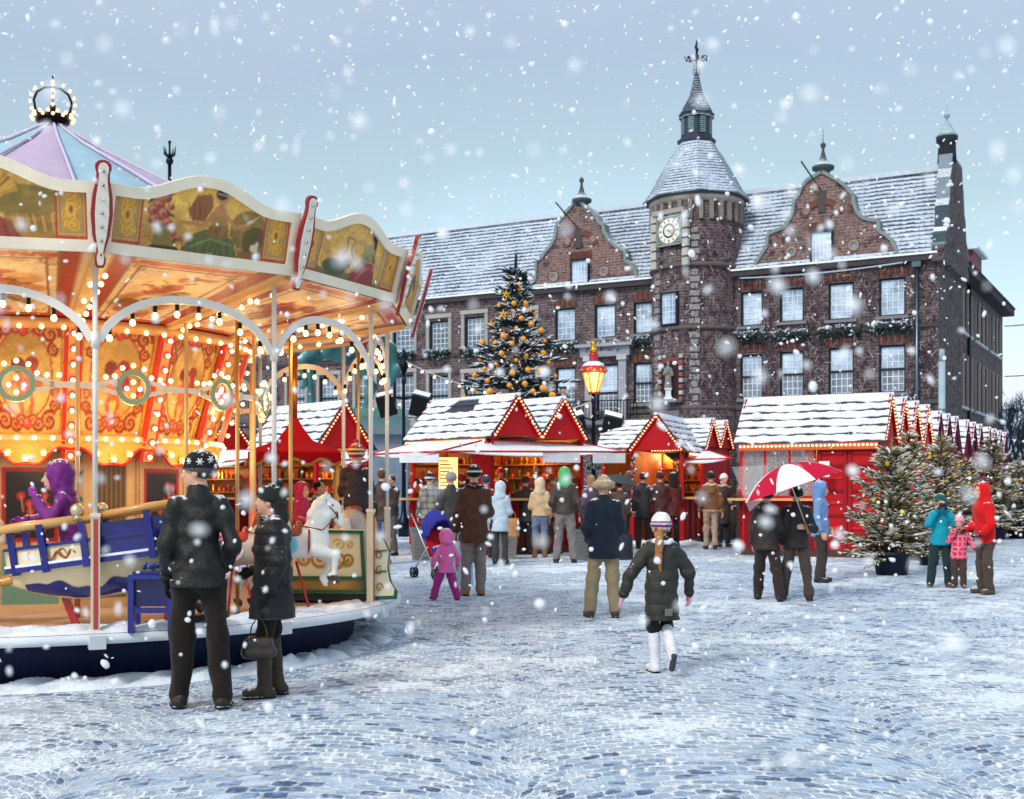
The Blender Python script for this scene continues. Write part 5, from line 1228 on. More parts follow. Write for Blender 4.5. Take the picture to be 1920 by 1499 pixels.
for k in range(-1, 6):
    c = lower_canvas(k)
    def lfn(U, V, k=k):
        a = np.array(cp(1.46, k, 0)); b_ = np.array(cp(1.46, k + 1, 0)); P = a + (b_ - a) * (U[..., None] / .66); P[..., 2] = DZ + V; return P
    c.build('drum_wall', lfn, CAR)
o = MB(); o.lathe([(1.43, DZ), (1.43, 1.9)], (170, 128, 84), 'paint', NS, ph=PH(0), sm=False); o.build('drum_core', CAR)

# green rings with coloured bulbs between the inner poles
for k in (0, 1, 2, 3, 4, 5, -1, 6):
    c = cp(2.2 * math.cos(ST / 2), k + .5, 2.41); u = (cp(1, k + 1, 0) - cp(1, k, 0)).normalized(); z = Vector((0, 0, 1)); nr = cp(1, k + .5, 0)
    o = MB(); circ = [c + u * (.132 * math.cos(i * math.pi / 14)) + z * (.132 * math.sin(i * math.pi / 14)) for i in range(29)]
    for p, q in zip(circ[:-1], circ[1:]): o.beam(p, q, .035, .044, (150, 172, 144), 'paint', up=(p - c))
    ro = o.build('light_ring', CAR)
    s_ = MB()
    for sg, kk in ((-1, k), (1, k + 1)):
        e = cp(2.2, kk, 2.41)
        for dz in (.055, -.055): s_.beam(c + u * sg * .145 + z * dz, c.lerp(e, .62) + z * dz * .25, .016, .036, CREAM, 'gloss'); 
        s_.beam(c.lerp(e, .55), e, .016, .05, CREAM, 'gloss'); s_.build('strut', ro); s_ = MB()

    for i, (dx, dy, m_) in enumerate(((0, .06, 'bulb'), (0, -.06, 'bulb'), (-.06, 0, 'bulb_pink'), (.06, 0, 'bulb_pink'))): bulb(c + u * dx + z * dy, ro, m_)
    for i in range(5):
        a = math.pi * (.15 + .175 * i); bulb(c + u * .185 * math.cos(a) + z * .185 * math.sin(a), ro, 'bulb', True)
    for sg in (-1, 1):
        for i in range(2): e = cp(2.2, k if sg < 0 else k + 1, 2.41); bulb(c.lerp(e, .5 + .2 * i) + z * .07, ro, 'bulb', True)
# hanging lantern and cable loop under the ceiling
o = MB(); p = Vector((-2.55, 0, 0)); q = Vector((1.45, 1.1, 0)); o.cyl(q + Vector((0, 0, 3.1)), q + Vector((0, 0, 2.68)), .008, (40, 30, 28), 'paint', 5); o.lathe([(.02, .26), (.05, .2), (.04, .14), (.14, .08), (.16, .03), (.12, 0)], (110, 74, 52), 'metal', 12, tuple(q + Vector((0, 0, 2.42)))); o.ball(q + Vector((0, 0, 2.4)), .08, (196, 150, 110), 'gloss', 10); o.build('hanging_lamp', CAR)

# canvas roof in pink and blue gores, crown of lamps
for k in range(NS):
    c0, c1 = ((186, 168, 190), (156, 186, 200))[k % 2], None
    o = MB(); prof = [(.10, 5.2), (.55, 4.93), (1.3, 4.55), (2.0, 4.18), (2.65, 3.84), (3.45, 3.68)]; n_ = 5; vs = []; fs = []
    for i, (r, z) in enumerate(prof):
        for j in range(n_ + 1): q_ = cp(r, k + j / n_, z); vs.append(q_ + Vector((0, 0, .03 * r * abs(j / n_ - .5) * (-1 if i not in (0, 5) else 0))))
    for i in range(len(prof) - 1):
        for j in range(n_): fs.append((i * (n_ + 1) + j, (i + 1) * (n_ + 1) + j, (i + 1) * (n_ + 1) + j + 1, i * (n_ + 1) + j + 1))
    o.add(vs, fs, c0, 'fabric', True)
    for r0, r1 in zip(prof[:-1], prof[1:]): o.tube([cp(r0[0], k, r0[1] + .012), cp(r1[0], k, r1[1] + .012)], .016, (196, 188, 208), 'fabric', 5, False)
    o.build('roof_gore', CAR)
cw = MB(); zc = 5.22
cw.lathe([(.05, -.06), (.07, .0), (.16, .02), (.175, .08), (.165, .085), (.05, .06)], (22, 22, 26), 'metal', 20, (0, 0, zc)); cw.cyl((0, 0, zc), (0, 0, zc + .2), .03, (30, 28, 30), 'metal', 8); cw.cyl((0, 0, zc + .38), (0, 0, zc + .50), .008, (30, 30, 34), 'metal', 5)
for j in range(4):
    a = j * math.pi / 2 + .35; pts = [(math.cos(a) * r, math.sin(a) * r, zc + z) for r, z in ((.12, .07), (.165, .15), (.18, .24), (.15, .32), (.08, .37), (0, .385))]; cw.tube(pts, .012, (28, 26, 30), 'metal', 6)
co = cw.build('crown', CAR); REST2 = MB()
for j in range(4):
    a = j * math.pi / 2 + .35
    for r, z in ((.20, .15), (.215, .22), (.205, .29), (.165, .36), (.1, .41)): REST2.ball((math.cos(a) * r, math.sin(a) * r, zc + z), .019, (255, 170, 130), 'bulb_red', 6)
for j in range(26):
    a = j * 2 * math.pi / 26; REST2.ball((math.cos(a) * (.185 + .02 * (j % 2)), math.sin(a) * (.185 + .02 * (j % 2)), zc + (.06 if j % 2 else .10)), .019, (255, 170, 130), 'bulb_red', 6)
for k in range(0, 5):  # extra bulbs added on ribs and drum edges for more glow
    for j in range(7): bulb(cp(2.08 + .2 * j, k + .06, 2.985 + .033 * j), CAR)
    for j in range(5): bulb(cp(2.0, k + .1 + .2 * j, 2.93), CAR)
    for j in range(4): bulb(cp(1.68, k + .2 + .2 * j, 1.985), CAR)
r2 = REST2.build('crown_bulbs', co); r2['kind'] = 'stuff'
r1 = REST.build('string_bulbs', CAR); r1['kind'] = 'stuff'
def plamp(name, parent, p, e, col=(1, .66, .30), size=.12):
    ld = bpy.data.lights.new(name, 'POINT'); ld.energy = e; ld.color = col; ld.shadow_soft_size = size; q_ = bpy.data.objects.new(name, ld); COL.objects.link(q_); q_.parent = parent; q_.location = p
for k in range(0, 14, 1): plamp('arch_lamp', CAR, cp(3.05, k + .5, 2.86), 3.9 if k < 8 else 2.3)
for k in (0, 1, 2, 3, 4): plamp('drum_lamp', CAR, cp(2.1, k + .5, 2.2), 8.5); plamp('fringe_lamp', CAR, cp(1.9, k + .5, 1.78), 4)

# ---------------------------------------------------------------- rides
def carousel_horse(px, Y, base, head, s, label, coat, mane, saddle, band, post=True):
    p = at(px, 922, Y); o = thing('carousel_horse', label, 'carousel horse', (p.x, p.y, base), R(head), 'carousel horses')
    V, Fq = quadruped(S(), s, 'leap', False, True).mesh(.016, .03 * s / .5)
    cc = np.tile(lin(coat), (len(V), 1)); hoof = V[:, 2] < .62 * s; cc[(V[:, 2] < .2 * s) | ((V[:, 0] > .7 * s) & (V[:, 2] < .66 * s) & (V[:, 2] < 1.0 * s))] = lin((60, 54, 54)); np_mesh('body', V, Fq, cc, 'gloss', o)
    q = S(); q.chain([(.72 * s, 0, 2.14 * s), (.54 * s, 0, 2.0 * s), (.44 * s, 0, 1.74 * s), (.36 * s, 0, 1.50 * s)], [.055 * s, .11 * s, .14 * s, .08 * s], (1, 1.05, 1)); V, Fq = q.mesh(.014, .02, noise=(.012, 70, 4)); np_mesh('mane', V, Fq, mane, 'gloss', o)
    q = S(); q.chain([(-.86 * s, 0, 1.38 * s), (-1.02 * s, 0, 1.2 * s), (-1.1 * s, 0, .85 * s), (-1.0 * s, 0, .55 * s)], [.06 * s, .1 * s, .12 * s, .04 * s]); V, Fq = q.mesh(.014, .02, noise=(.012, 60, 5)); np_mesh('tail', V, Fq, mane, 'gloss', o)
    q = S(); q.rc((-.3 * s, 0, 1.40 * s), (.12 * s, 0, 1.42 * s), .20 * s, .18 * s, (1, 1.25, .8)); q.el((-.38 * s, 0, 1.58 * s), (.08 * s, .2 * s, .1 * s)); q.el((.15 * s, 0, 1.58 * s), (.07 * s, .1 * s, .1 * s)); V, Fq = q.mesh(.014, .02, cuts=[((0, 0, 1.36 * s), (0, 0, -1))]); so = np_mesh('saddle', V, Fq, saddle[0], 'gloss', o)
    for sy in (-1, 1):
        q = S(); q.el((-.1 * s, sy * .235 * s, 1.22 * s), (.27 * s, .035 * s, .22 * s)); V, Fq = q.mesh(.012, .01); cc = np.where((((V[:, 0:1] + .1 * s) / (.27 * s)) ** 2 + ((V[:, 2:3] - 1.22 * s) / (.22 * s)) ** 2) < .55, lin(saddle[1]), lin(saddle[2])); np_mesh('saddle_cloth', V, Fq, cc, 'gloss', so)
    h = MB(); ring = lambda cx_, cz, r, ax_: [(cx_ * s + (0 if ax_ else 0), r * s * math.cos(a), cz * s + r * s * math.sin(a)) for a in np.linspace(0, 2 * math.pi, 17)]
    h.tube(ring(.36, 1.27, .285, 0), .022 * s, band, 'gloss', 5, False); h.tube(ring(-.62, 1.3, .262, 0), .022 * s, band, 'gloss', 5, False); h.tube([(p_[0] + (p_[2] / s - 1.66) * -.5 * s * .2, p_[1], p_[2]) for p_ in ring(.90, 1.78, .10, 0)], .016 * s, (110, 24, 30), 'gloss', 5, False); h.tube([(.68 * s, y * s, 2.06 * s) for y in (-.12, .12)], .014 * s, (110, 24, 30), 'gloss', 5)
    for sy in (-1, 1): h.tube([(.88 * s, sy * .1 * s, 1.78 * s), (.68 * s, sy * .12 * s, 2.02 * s)], .014 * s, (110, 24, 30), 'gloss', 5); h.tube([(.88 * s, sy * .1 * s, 1.76 * s), (.62 * s, sy * .2 * s, 1.5 * s), (.2 * s, sy * .12 * s, 1.58 * s)], .012 * s, (90, 30, 30), 'gloss', 5); h.ball((.80 * s, sy * .095 * s, 1.97 * s), .022 * s, (20, 16, 16), 'gloss', 6)
    h.build('harness', o)
    if post:
        b = MB(); b.cyl((0, 0, DZ - base), (0, 0, 3.05 - base), .018, (206, 170, 104), 'metal', 8); b.cyl((.05, -.03, .9 * s), (.18, -.12, DZ - base), .012, (180, 30, 30), 'gloss', 6); b.cyl((-.05, .03, .9 * s), (-.05, -.2, DZ - base), .012, (180, 30, 30), 'gloss', 6); b.build('pole', o)
    return o
carousel_horse(545, 11.1, .44, 6, .475, 'white carousel horse with turquoise saddle cloth leaping beside the green wagon', (226, 224, 218), (236, 234, 228), ((150, 70, 40), (84, 186, 178), (110, 180, 214)), (150, 30, 40))
carousel_horse(445, 10.75, .42, 4, .46, 'grey carousel horse with red and white saddle half hidden between two dark clothed people', (190, 176, 160), (120, 70, 40), ((180, 50, 40), (222, 60, 56), (236, 232, 224)), (170, 60, 40))
carousel_horse(672, 12.9, .52, 82, .50, 'dappled carousel horse seen from behind with yellow and blue rump strap', (176, 160, 150), (210, 200, 190), ((130, 60, 36), (60, 90, 160), (226, 190, 60)), (226, 186, 60))
carousel_horse(-88, 9.75, .42, 3, .42, 'brown and cream carousel horse whose muzzle enters at the left edge', (214, 190, 160), (140, 84, 44), ((150, 40, 40), (70, 120, 90), (214, 170, 70)), (150, 40, 40))

# green and cream wagon
p = at(655, 922, 11.95); wg_ = thing('carousel_wagon', 'cream carousel wagon with green frame and gold scrolls behind the white horse', 'wagon ride', (p.x, p.y, DZ), R(-6))
b = MB(); x0, x1 = -.62, .22
b.prism([(x0, .10), (x1 + .02, .10), (x1 - .03, .70), (x0 + .02, .72)], (0, -.2, 0), (1, 0, 0), (0, 0, 1), (0, .4, 0), (222, 206, 170), 'gloss'); bo = b.build('body', wg_)
b = MB()
for a_, c_ in (((x0, .12), (x1, .12)), ((x1 - .02, .12), (x1 - .05, .70)), ((x0, .70), (x1 - .03, .69)), ((x0, .25), (x1 - .02, .25))): b.beam((a_[0], -.212, a_[1]), (c_[0], -.212, c_[1]), .03, .035, (22, 92, 62), 'gloss', up=(0, -1, 0))
b.prism([(x0, .03), (x1, .03), (x1, .105), (x0, .105)], (0, -.19, 0), (1, 0, 0), (0, 0, 1), (0, .38, 0), (40, 50, 46), 'wood'); b.build('green_frame', bo)
cv = Canvas(.78, .42, (224, 208, 172), 120, 3)
for sx, r in ((.2, .08), (.36, .1), (.52, .1), (.62, .07)): cv.scroll((sx, .16), r, (176, 126, 40), 1.5, 1, .028, sx * 6); cv.scroll((sx, .17), r * .9, (96, 60, 22), 1.4, 1, .008, sx * 6); cv.scroll((sx + .02, .3), r * .6, (196, 150, 60), 1.3, -1, .018, sx)
cv.build('scroll_painting', lambda U, V: np.stack([x0 + .03 + U, 0 * U - .206, .265 + V], -1), bo)
cv = Canvas(.8, .12, (168, 128, 60), 90, 4); cv.mott(.3, 14); cv.build('base_painting', lambda U, V: np.stack([x0 + .03 + U, 0 * U - .206, .13 + V], -1), bo)
e = MB(); out = [(0, .04), (.25, .05), (.26, .12), (.2, .2), (.17, .34), (.19, .5), (.13, .62), (.06, .66), (.04, .74), (0, .76)]
e.prism(out, (x1 + .04, -.22, 0), (1, 0, 0), (0, 0, 1), (0, .05, 0), (22, 92, 62), 'gloss'); e.prism([(.03 + x * .78, .04 + z * .92) for x, z in out], (x1 + .04, -.225, 0), (1, 0, 0), (0, 0, 1), (0, .005, 0), (222, 214, 182), 'gloss')
for zz in (.2, .4): e.beam((x1 + .06, -.235, zz + .1), (x1 + .2, -.235, zz + .12), .012, .02, (22, 92, 62), 'gloss', up=(0, -1, 0))
eo = e.build('end_panel', wg_); e = MB()
for i in range(3): th = np.linspace(0, 7, 20); e.tube([(x1 + .13 + .035 * (1 - t_ / 9) * math.cos(t_ + i), -.232, .16 + .16 * i + .05 * (1 - t_ / 9) * math.sin(t_ + i)) for t_ in th], .007, (180, 130, 50), 'gloss', 4)
e.build('gilt_scroll', eo)
# coach with red canopy on the far side
p = at(553, 922, 15.0); kc = thing('carousel_coach', 'carousel coach under a curved red canopy with golden scalloped fringe', 'coach ride', (p.x, p.y, DZ), R(10))
b = MB(); prof = [(.05, 1.98), (.075, 1.94), (.14, 1.86), (.3, 1.70), (.5, 1.64), (.72, 1.58), (.76, 1.54)]
b.lathe(prof, (186, 18, 34), 'fabric', 4, (0, 0, 0), False, math.pi / 4); co_ = b.build('canopy', kc)
b = MB()
for sd in range(4):
    M = Matrix.Rotation(sd * math.pi / 2, 3, 'Z')
    for i in range(30):
        t0, t1 = i / 30, (i + 1) / 30; f_ = [.10 + .035 * math.sin(t_ * 2 * math.pi * 3.5) for t_ in (t0, t1)]; q_ = [M @ Vector((-.54 + 1.08 * t_, -.545, 0)) for t_ in (t0, t1)]; up = Vector((0, 0, 1.55))
        b.add([q_[0] + up, q_[1] + up, q_[1] + up - Vector((0, 0, f_[1])), q_[0] + up - Vector((0, 0, f_[0]))], [(0, 1, 2, 3), (3, 2, 1, 0)], (186, 22, 36), 'fabric')
        b.add([q_[0] + up - Vector((0, 0, f_[0])), q_[1] + up - Vector((0, 0, f_[1])), q_[1] + up - Vector((0, 0, f_[1] + .035)), q_[0] + up - Vector((0, 0, f_[0] + .035))], [(0, 1, 2, 3), (3, 2, 1, 0)], (196, 152, 84), 'fabric')
b.build('fringe', co_)
for sx in (-1, 1):
    for sy in (-1, 1): b = MB(); b.cyl((sx * .5, sy * .5, .02), (sx * .5, sy * .5, 1.5), .022, (206, 160, 84), 'gloss', 8); b.build('post', kc)
b = MB(); b.cyl((0, 0, 1.9), (0, 0, 2.75), .03, (190, 110, 50), 'metal', 10); b.build('pole', kc)
b = MB(); b.prism([(-.56, .1), (.56, .1), (.6, .5), (.45, .62), (0, .5), (-.45, .62), (-.6, .5)], (0, -.5, 0), (1, 0, 0), (0, 0, 1), (0, .06, 0), (170, 30, 36), 'gloss'); b.prism([(-.56, .1), (.56, .1), (.6, .55), (-.6, .55)], (0, .46, 0), (1, 0, 0), (0, 0, 1), (0, .06, 0), (160, 30, 36), 'gloss'); b.box((0, 0, .12), (1.1, .96, .08), (120, 60, 40), 'wood'); b.build('body', kc)

# swinging boat, tilted up to the right
p = at(228, 922, 9.72); bt = thing('boat_ride', 'cream and blue carousel boat with golden handrails swung up to the right', 'boat ride', (p.x, p.y, .38)); bt.rotation_euler = (0, R(-7.5), R(3))
def hull(x):                                                      # half width, keel, gunwale along the boat
    t_ = x / .82; return .30 * max(.02, (1 - abs(t_) ** 3.2)), .30 + .30 * max(0, abs(t_) - .25) ** 1.6, .60
b = MB(); xs = np.linspace(-.80, .86, 28); vs = []; fs = []
for x in xs:
    w, kz, g_ = hull(x)
    for j in range(11): a = -1 + .2 * j; vs.append((x, w * (math.copysign(abs(a) ** .8, a)), kz + (g_ - kz) * abs(a) ** 2.2))
for i in range(27):
    for j in range(10): fs.append((i * 11 + j, (i + 1) * 11 + j, (i + 1) * 11 + j + 1, i * 11 + j + 1))
b.add(vs, fs, (220, 200, 160), 'gloss', True); ho = b.build('hull', bt)
b = MB(); vs = []; fs = []
for x in np.linspace(-.66, .74, 40):
    w, kz, g_ = hull(x); zt = min(.48, kz + .12 + .03 * math.sin(x * 13) + .015 * math.sin(x * 31))
    for sgn in (-1,):
        for j in range(6):
            z = kz + (zt - kz) * j / 5; a = (max(0, (z - kz)) / (g_ - kz)) ** (1 / 2.2); vs.append((x, -(w * a ** .8) - .006, z))
for i in range(39):
    for j in range(5): fs.append((i * 6 + j, (i + 1) * 6 + j, (i + 1) * 6 + j + 1, i * 6 + j + 1))
b.add(vs, fs, (28, 36, 110), 'gloss', True); b.build('painted_waves', ho)
b = MB()
for i in range(27):
    for sy in (-1, 1):
        p0, p1 = Vector((xs[i], sy * (hull(xs[i])[0] + .02), .60)), Vector((xs[i + 1], sy * (hull(xs[i + 1])[0] + .02), .60)); b.beam(p0, p1, .05, .04, (30, 34, 116), 'gloss'); b.beam(p0 + Vector((0, 0, .03)), p1 + Vector((0, 0, .03)), .05, .02, (226, 230, 238), 'snow')
        b.beam(p0 + Vector((0, -sy * .01, .08)), p1 + Vector((0, -sy * .01, .08)), .02, .15, (224, 204, 164) if xs[i] < -.05 else (30, 34, 110), 'gloss'); b.beam(p0 + Vector((0, 0, .165)), p1 + Vector((0, 0, .165)), .035, .025, (30, 34, 116), 'gloss')
b.beam((.02, -.3, .80), (.80, -.14, .80), .02, .16, (32, 38, 128), 'gloss'); b.build('gunwale', bt)
b = MB()
for i, x in enumerate((-.56, -.3)):
    th = np.linspace(0, 8, 26); b.tube([(x + .05 * (1 - t_ / 11) * math.cos(t_) + .01 * t_, -hull(x)[0] - .022, .685 + .045 * (1 - t_ / 11) * math.sin(t_)) for t_ in th], .008, (150, 84, 40), 'gloss', 4)
b.tube([(-.18 - .012 * i, -.315, .68 + .03 * math.sin(i * .7)) for i in range(22)], .009, (156, 90, 44), 'gloss', 4); b.build('gilt_scroll', bt)
for sy in (-1, 1):
    b = MB(); b.tube([(-.86, sy * .2, .92), (-.6, sy * .28, .93), (-.12, sy * .33, .93)], .036, (206, 160, 92), 'gloss', 9); b.tube([(-.12, sy * .33, .93), (.45, sy * .33, .96), (.86, sy * .2, .97)], .03, (196, 140, 74), 'gloss', 9)
    b.ball((-.12, sy * .33, 1.0), .055, (214, 196, 160), 'metal', 10); b.lathe([(.05, 0), (.03, .03), (.02, .06)], (206, 186, 150), 'metal', 8, (-.12, sy * .33, .93)); b.ball((-.87, sy * .2, .92), .042, (196, 140, 60), 'gloss', 8); b.build('handrail', bt)
    for x in (-.7, -.42, -.1, .4, .78):
        b = MB(); w = hull(x)[0]; b.beam((x, sy * (w + .03), .56), (x, sy * min(.33, w + .06), .93), .05, .045, (30, 34, 116), 'gloss'); b.build('rail_post', bt)
b = MB(); b.tube([(-.62, 0, .5), (-.74, 0, .54), (-.86, 0, .52), (-1.0, 0, .54), (-1.12, 0, .62)], [.05, .045, .035, .03, .04], (196, 140, 62), 'gloss', 8); b.build('bowsprit', bt)
b = MB()
for x in (-.4, .45): b.beam((x, 0, .34), (x * .8, 0, .02), .05, .05, (170, 30, 34), 'gloss')
b.box((0, 0, .03), (1.7, .12, .05), (34, 32, 36), 'paint'); b.build('frame', bt)
p = at(284, 922, 9.35); sp = thing('boat_step', 'small blue wooden step with crossbars at the side of the boat', 'step', (p.x, p.y, DZ), R(4))
for x in (-.15, .15): b = MB(); b.box((x, 0, .22), (.045, .06, .44), (30, 36, 118), 'gloss'); b.box((x, .18, .22), (.045, .05, .44), (30, 36, 118), 'gloss'); b.build('leg', sp)
b = MB(); b.box((0, 0, .425), (.34, .09, .03), (34, 40, 124), 'gloss'); b.box((0, .18, .445), (.34, .14, .03), (34, 40, 124), 'gloss'); b.box((0, .0, .17), (.26, .04, .04), (30, 36, 118), 'gloss'); b.box((0, .02, .3), (.26, .02, .2), (22, 26, 84), 'gloss'); b.build('tread', sp)
b = MB()
for i in range(14): b.ball((random.uniform(-.06, .12), random.uniform(-.03, .05), .49 + random.uniform(0, .04)), .02, random.choice([(40, 60, 130), (60, 80, 150), (24, 26, 50)]), 'gloss', 6)
b.build('posy', sp)
# ================================================================ CHRISTMAS MARKET
RED, DRED, WARM = (176, 14, 24), (120, 10, 20), (196, 130, 66)
def booth(label, O, a, L, n, pitch, eave, ridge, sides, lights=True, shelves=(), eave_l=('y0',), counter_h=1.18, group='red market booths', gcol=RED, seed=1, lamp=38, roof_bare=.25):
    """O gable-front corner, a = ridge direction away from the gable front; local x = -a, y to its left"""
    a = Vector((a[0], a[1], 0)).normalized(); o = thing('market_booth', label, 'market booth', (O[0], O[1], gz(0, O[1])), math.atan2(-a.y, -a.x), group)
    Wd = n * pitch; g = random.Random(seed)
    b = MB(); b.box((-L / 2, Wd / 2, .07), (L, Wd, .14), (70, 44, 34), 'wood'); b.build('floor', o)
    for x, y in ((-.04, .04), (-.04, Wd - .04), (-L + .04, .04), (-L + .04, Wd - .04)):
        b = MB(); b.box((x, y, .14 + (eave - .14) / 2), (.085, .085, eave - .14), RED, 'paint'); b.build('corner_post', o)
    def seg(side):
        if side == 'x0': return (0, 0), (0, Wd), Vector((1, 0, 0))
        if side == 'x1': return (-L, 0), (-L, Wd), Vector((-1, 0, 0))
        if side == 'y0': return (-L, 0), (0, 0), Vector((0, -1, 0))
        return (-L, Wd), (0, Wd), Vector((0, 1, 0))
    for side, items in sides.items():
        p, q, nr = seg(side); p = Vector((*p, 0)); q = Vector((*q, 0)); ln = (q - p).length; d = (q - p) / ln
        for kind, t0, t1 in items:
            m_ = p + d * (t0 + t1) / 2; w = t1 - t0; b = MB()
            if kind == 'wall' or kind == 'inner':
                c = RED if kind == 'wall' else (170, 104, 52); k = max(2, int(w / .16))
                for i in range(k): b.box(m_ + d * (-w / 2 + w * (i + .5) / k) + Vector((0, 0, .14 + (eave - .14) / 2)) - nr * .03, (abs(d.x) * w / k * .96 + abs(d.y) * .03, abs(d.y) * w / k * .96 + abs(d.x) * .03, eave - .16), c, 'wood' if kind == 'inner' else 'paint')
                b.build('wall', o)
            elif kind == 'counter':
                b.box(m_ + Vector((0, 0, .14 + (counter_h - .14) / 2)) - nr * .03, (abs(d.x) * w + abs(d.y) * .04, abs(d.y) * w + abs(d.x) * .04, counter_h - .14), DRED, 'paint')
                k = max(2, int(w / .5))
                for i in range(k + 1): b.box(m_ + d * (-w / 2 + w * i / k) + Vector((0, 0, .14 + (counter_h - .14) / 2)) + nr * .0, (.05, .05, counter_h - .18), RED, 'paint')
                b.box(m_ + Vector((0, 0, counter_h + .02)) + nr * .08, (abs(d.x) * (w + .06) + abs(d.y) * .42, abs(d.y) * (w + .06) + abs(d.x) * .42, .05), (206, 156, 96), 'wood'); b.build('counter', o)
            elif kind == 'door':
                b.box(m_ + Vector((0, 0, .14 + (eave - .2) / 2)) - nr * .02, (abs(d.x) * w + abs(d.y) * .05, abs(d.y) * w + abs(d.x) * .05, eave - .22), RED, 'paint')
                for e in (-w / 2 + .05, w / 2 - .05): b.box(m_ + d * e + Vector((0, 0, eave / 2 + .05)) + nr * .02, (.07 if abs(d.x) > .5 else .04, .07 if abs(d.y) > .5 else .04, eave - .3), (150, 16, 26), 'paint')
                for i in range(8): b.box(m_ + Vector((0, 0, .35 + i * .26)) + nr * .015, (abs(d.x) * (w - .2) + abs(d.y) * .03, abs(d.y) * (w - .2) + abs(d.x) * .03, .05), (196, 36, 44) if i % 2 else (130, 12, 22), 'paint')
                do = b.build('door', o); b = MB(); b.beam(m_ + d * (-w * .3) + Vector((0, 0, 1.1)) + nr * .05, m_ + d * (-w * .3 + .14) + Vector((0, 0, 1.1)) + nr * .05, .03, .03, (190, 190, 190), 'metal'); b.build('handle', do)
            elif kind == 'glass':
                z0, z1 = counter_h + .1, eave - .08; b.box(m_ + Vector((0, 0, z0 - .03)), (abs(d.x) * w + abs(d.y) * .06, abs(d.y) * w + abs(d.x) * .06, .06), RED, 'paint'); b.box(m_ + Vector((0, 0, z1 + .02)), (abs(d.x) * w + abs(d.y) * .06, abs(d.y) * w + abs(d.x) * .06, .06), RED, 'paint')
                for i in range(4): b.box(m_ + d * (-w / 2 + w * i / 3) + Vector((0, 0, (z0 + z1) / 2)), (.05, .05, z1 - z0), RED, 'paint')
                fo = b.build('window', o); b = MB(); b.box(m_ + Vector((0, 0, (z0 + z1) / 2)), (abs(d.x) * w + abs(d.y) * .008, abs(d.y) * w + abs(d.x) * .008, z1 - z0), (200, 190, 180), 'clear_sheet'); b.build('pane', fo)
    # roof: overlapping boards with slabs of snow on them
    for i in range(n):
        y0 = i * pitch; ym = y0 + pitch / 2; rb = MB(); V = []; Fq = []
        for sg in (-1, 1):
            e0 = Vector((0, ym + sg * (pitch / 2 + (.10 if (i == 0 and sg < 0) or (i == n - 1 and sg > 0) else .0)), eave - (.10 if (i == 0 and sg < 0) or (i == n - 1 and sg > 0) else 0.0))); e1 = Vector((0, ym, ridge)); K = 6; sl = (e1 - e0) / K; nrm = Vector((0, sg * (ridge - eave), pitch / 2)).normalized()
            for j in range(K):
                p0 = e0 + sl * j + nrm * .035; p1 = e0 + sl * (j + 1.12) + nrm * .005
                rb.add([Vector((x, p.y, p.z)) + nrm * t_ for t_ in (0, .022) for x, p in ((.13, p0), (-L - .13, p0), (-L - .13, p1), (.13, p1))], [(0, 1, 2, 3), (7, 6, 5, 4), (0, 4, 5, 1), (3, 2, 6, 7), (0, 3, 7, 4), (1, 5, 6, 2)], (46, 50, 62), 'wood')
                m_ = 26; f1 = g.uniform(2, 5); f2 = g.uniform(7, 12); ph = g.uniform(0, 6.28); base = len(V); bare = (g.random() < roof_bare and j > 2); bx = g.uniform(.15, .6)
                for k in range(m_ + 1):
                    x = .12 - (L + .24) * k / m_; u = k / m_; lo = .20 + .09 * math.sin(f1 * u * 6.28 + ph) + .05 * math.sin(f2 * u * 6.28) + g.uniform(-.02, .02); hgt = .024 + .010 * math.sin(f2 * u * 5 + ph)
                    if bare and bx < u < bx + .3: lo = .9; hgt = .006
                    A_ = p0.lerp(p1, max(0.0, lo)); B_ = p0.lerp(p1, .93)
                    for P_, h_ in ((A_, .022), (A_ + (p1 - p0) * .04, .022 + hgt), (B_, .024 + hgt)): q_ = P_ + nrm * h_; V.append((x, q_.y, q_.z))
                for k in range(m_):
                    for t_ in (0, 1): c_ = base + k * 3 + t_; Fq.append((c_, c_ + 1, c_ + 4, c_ + 3) if sg > 0 else (c_, c_ + 3, c_ + 4, c_ + 1))
        ro = rb.build('roof', o); np_mesh('roof_snow', V, Fq, (236, 240, 246), 'snow', ro)
        b = MB(); b.tube([(.14, ym, ridge + .045), (-L - .14, ym, ridge + .045)], .045, (228, 233, 240), 'snow', 8); b.build('ridge_snow', ro)
        for xg, nm in ((.02, 'gable'), (-L - .05, 'gable')):
            b = MB(); b.prism([(0, eave - .02), (pitch, eave - .02), (pitch / 2, ridge - .03)], (xg, y0, 0), (0, 1, 0), (0, 0, 1), (.03, 0, 0), gcol, 'paint')
            sx = 1 if xg > 0 else -1; xb = xg + (.06 if xg > 0 else -.03)
            for s0, s1 in (((y0 - .02, eave - .05), (ym, ridge + .015)), ((y0 + pitch + .02, eave - .05), (ym, ridge + .015))): b.beam((xb, s0[0], s0[1]), (xb, s1[0], s1[1]), .04, .13, RED if lights else (150, 24, 60), 'paint', up=(1, 0, 0) if False else (0, 0, 1))  # booths without lights: shade painted into the purplish rake boards
            go = b.build(nm, o)
            if lights and (xg > 0 or i < n):
                lb = MB()
                for s0, s1 in (((y0 + .0, eave - .04), (ym, ridge + .0)), ((y0 + pitch - .0, eave - .04), (ym, ridge + .0))):
                    k = max(6, int(math.hypot(s1[0] - s0[0], s1[1] - s0[1]) / .085))
                    for j in range(k): u = (j + .5) / k; lb.ball((xb + sx * .035, s0[0] + (s1[0] - s0[0]) * u, s0[1] + (s1[1] - s0[1]) * u), .024, (255, 200, 120), 'bulb_red', 6)
                q_ = lb.build('string_lights', go); q_['kind'] = 'stuff'
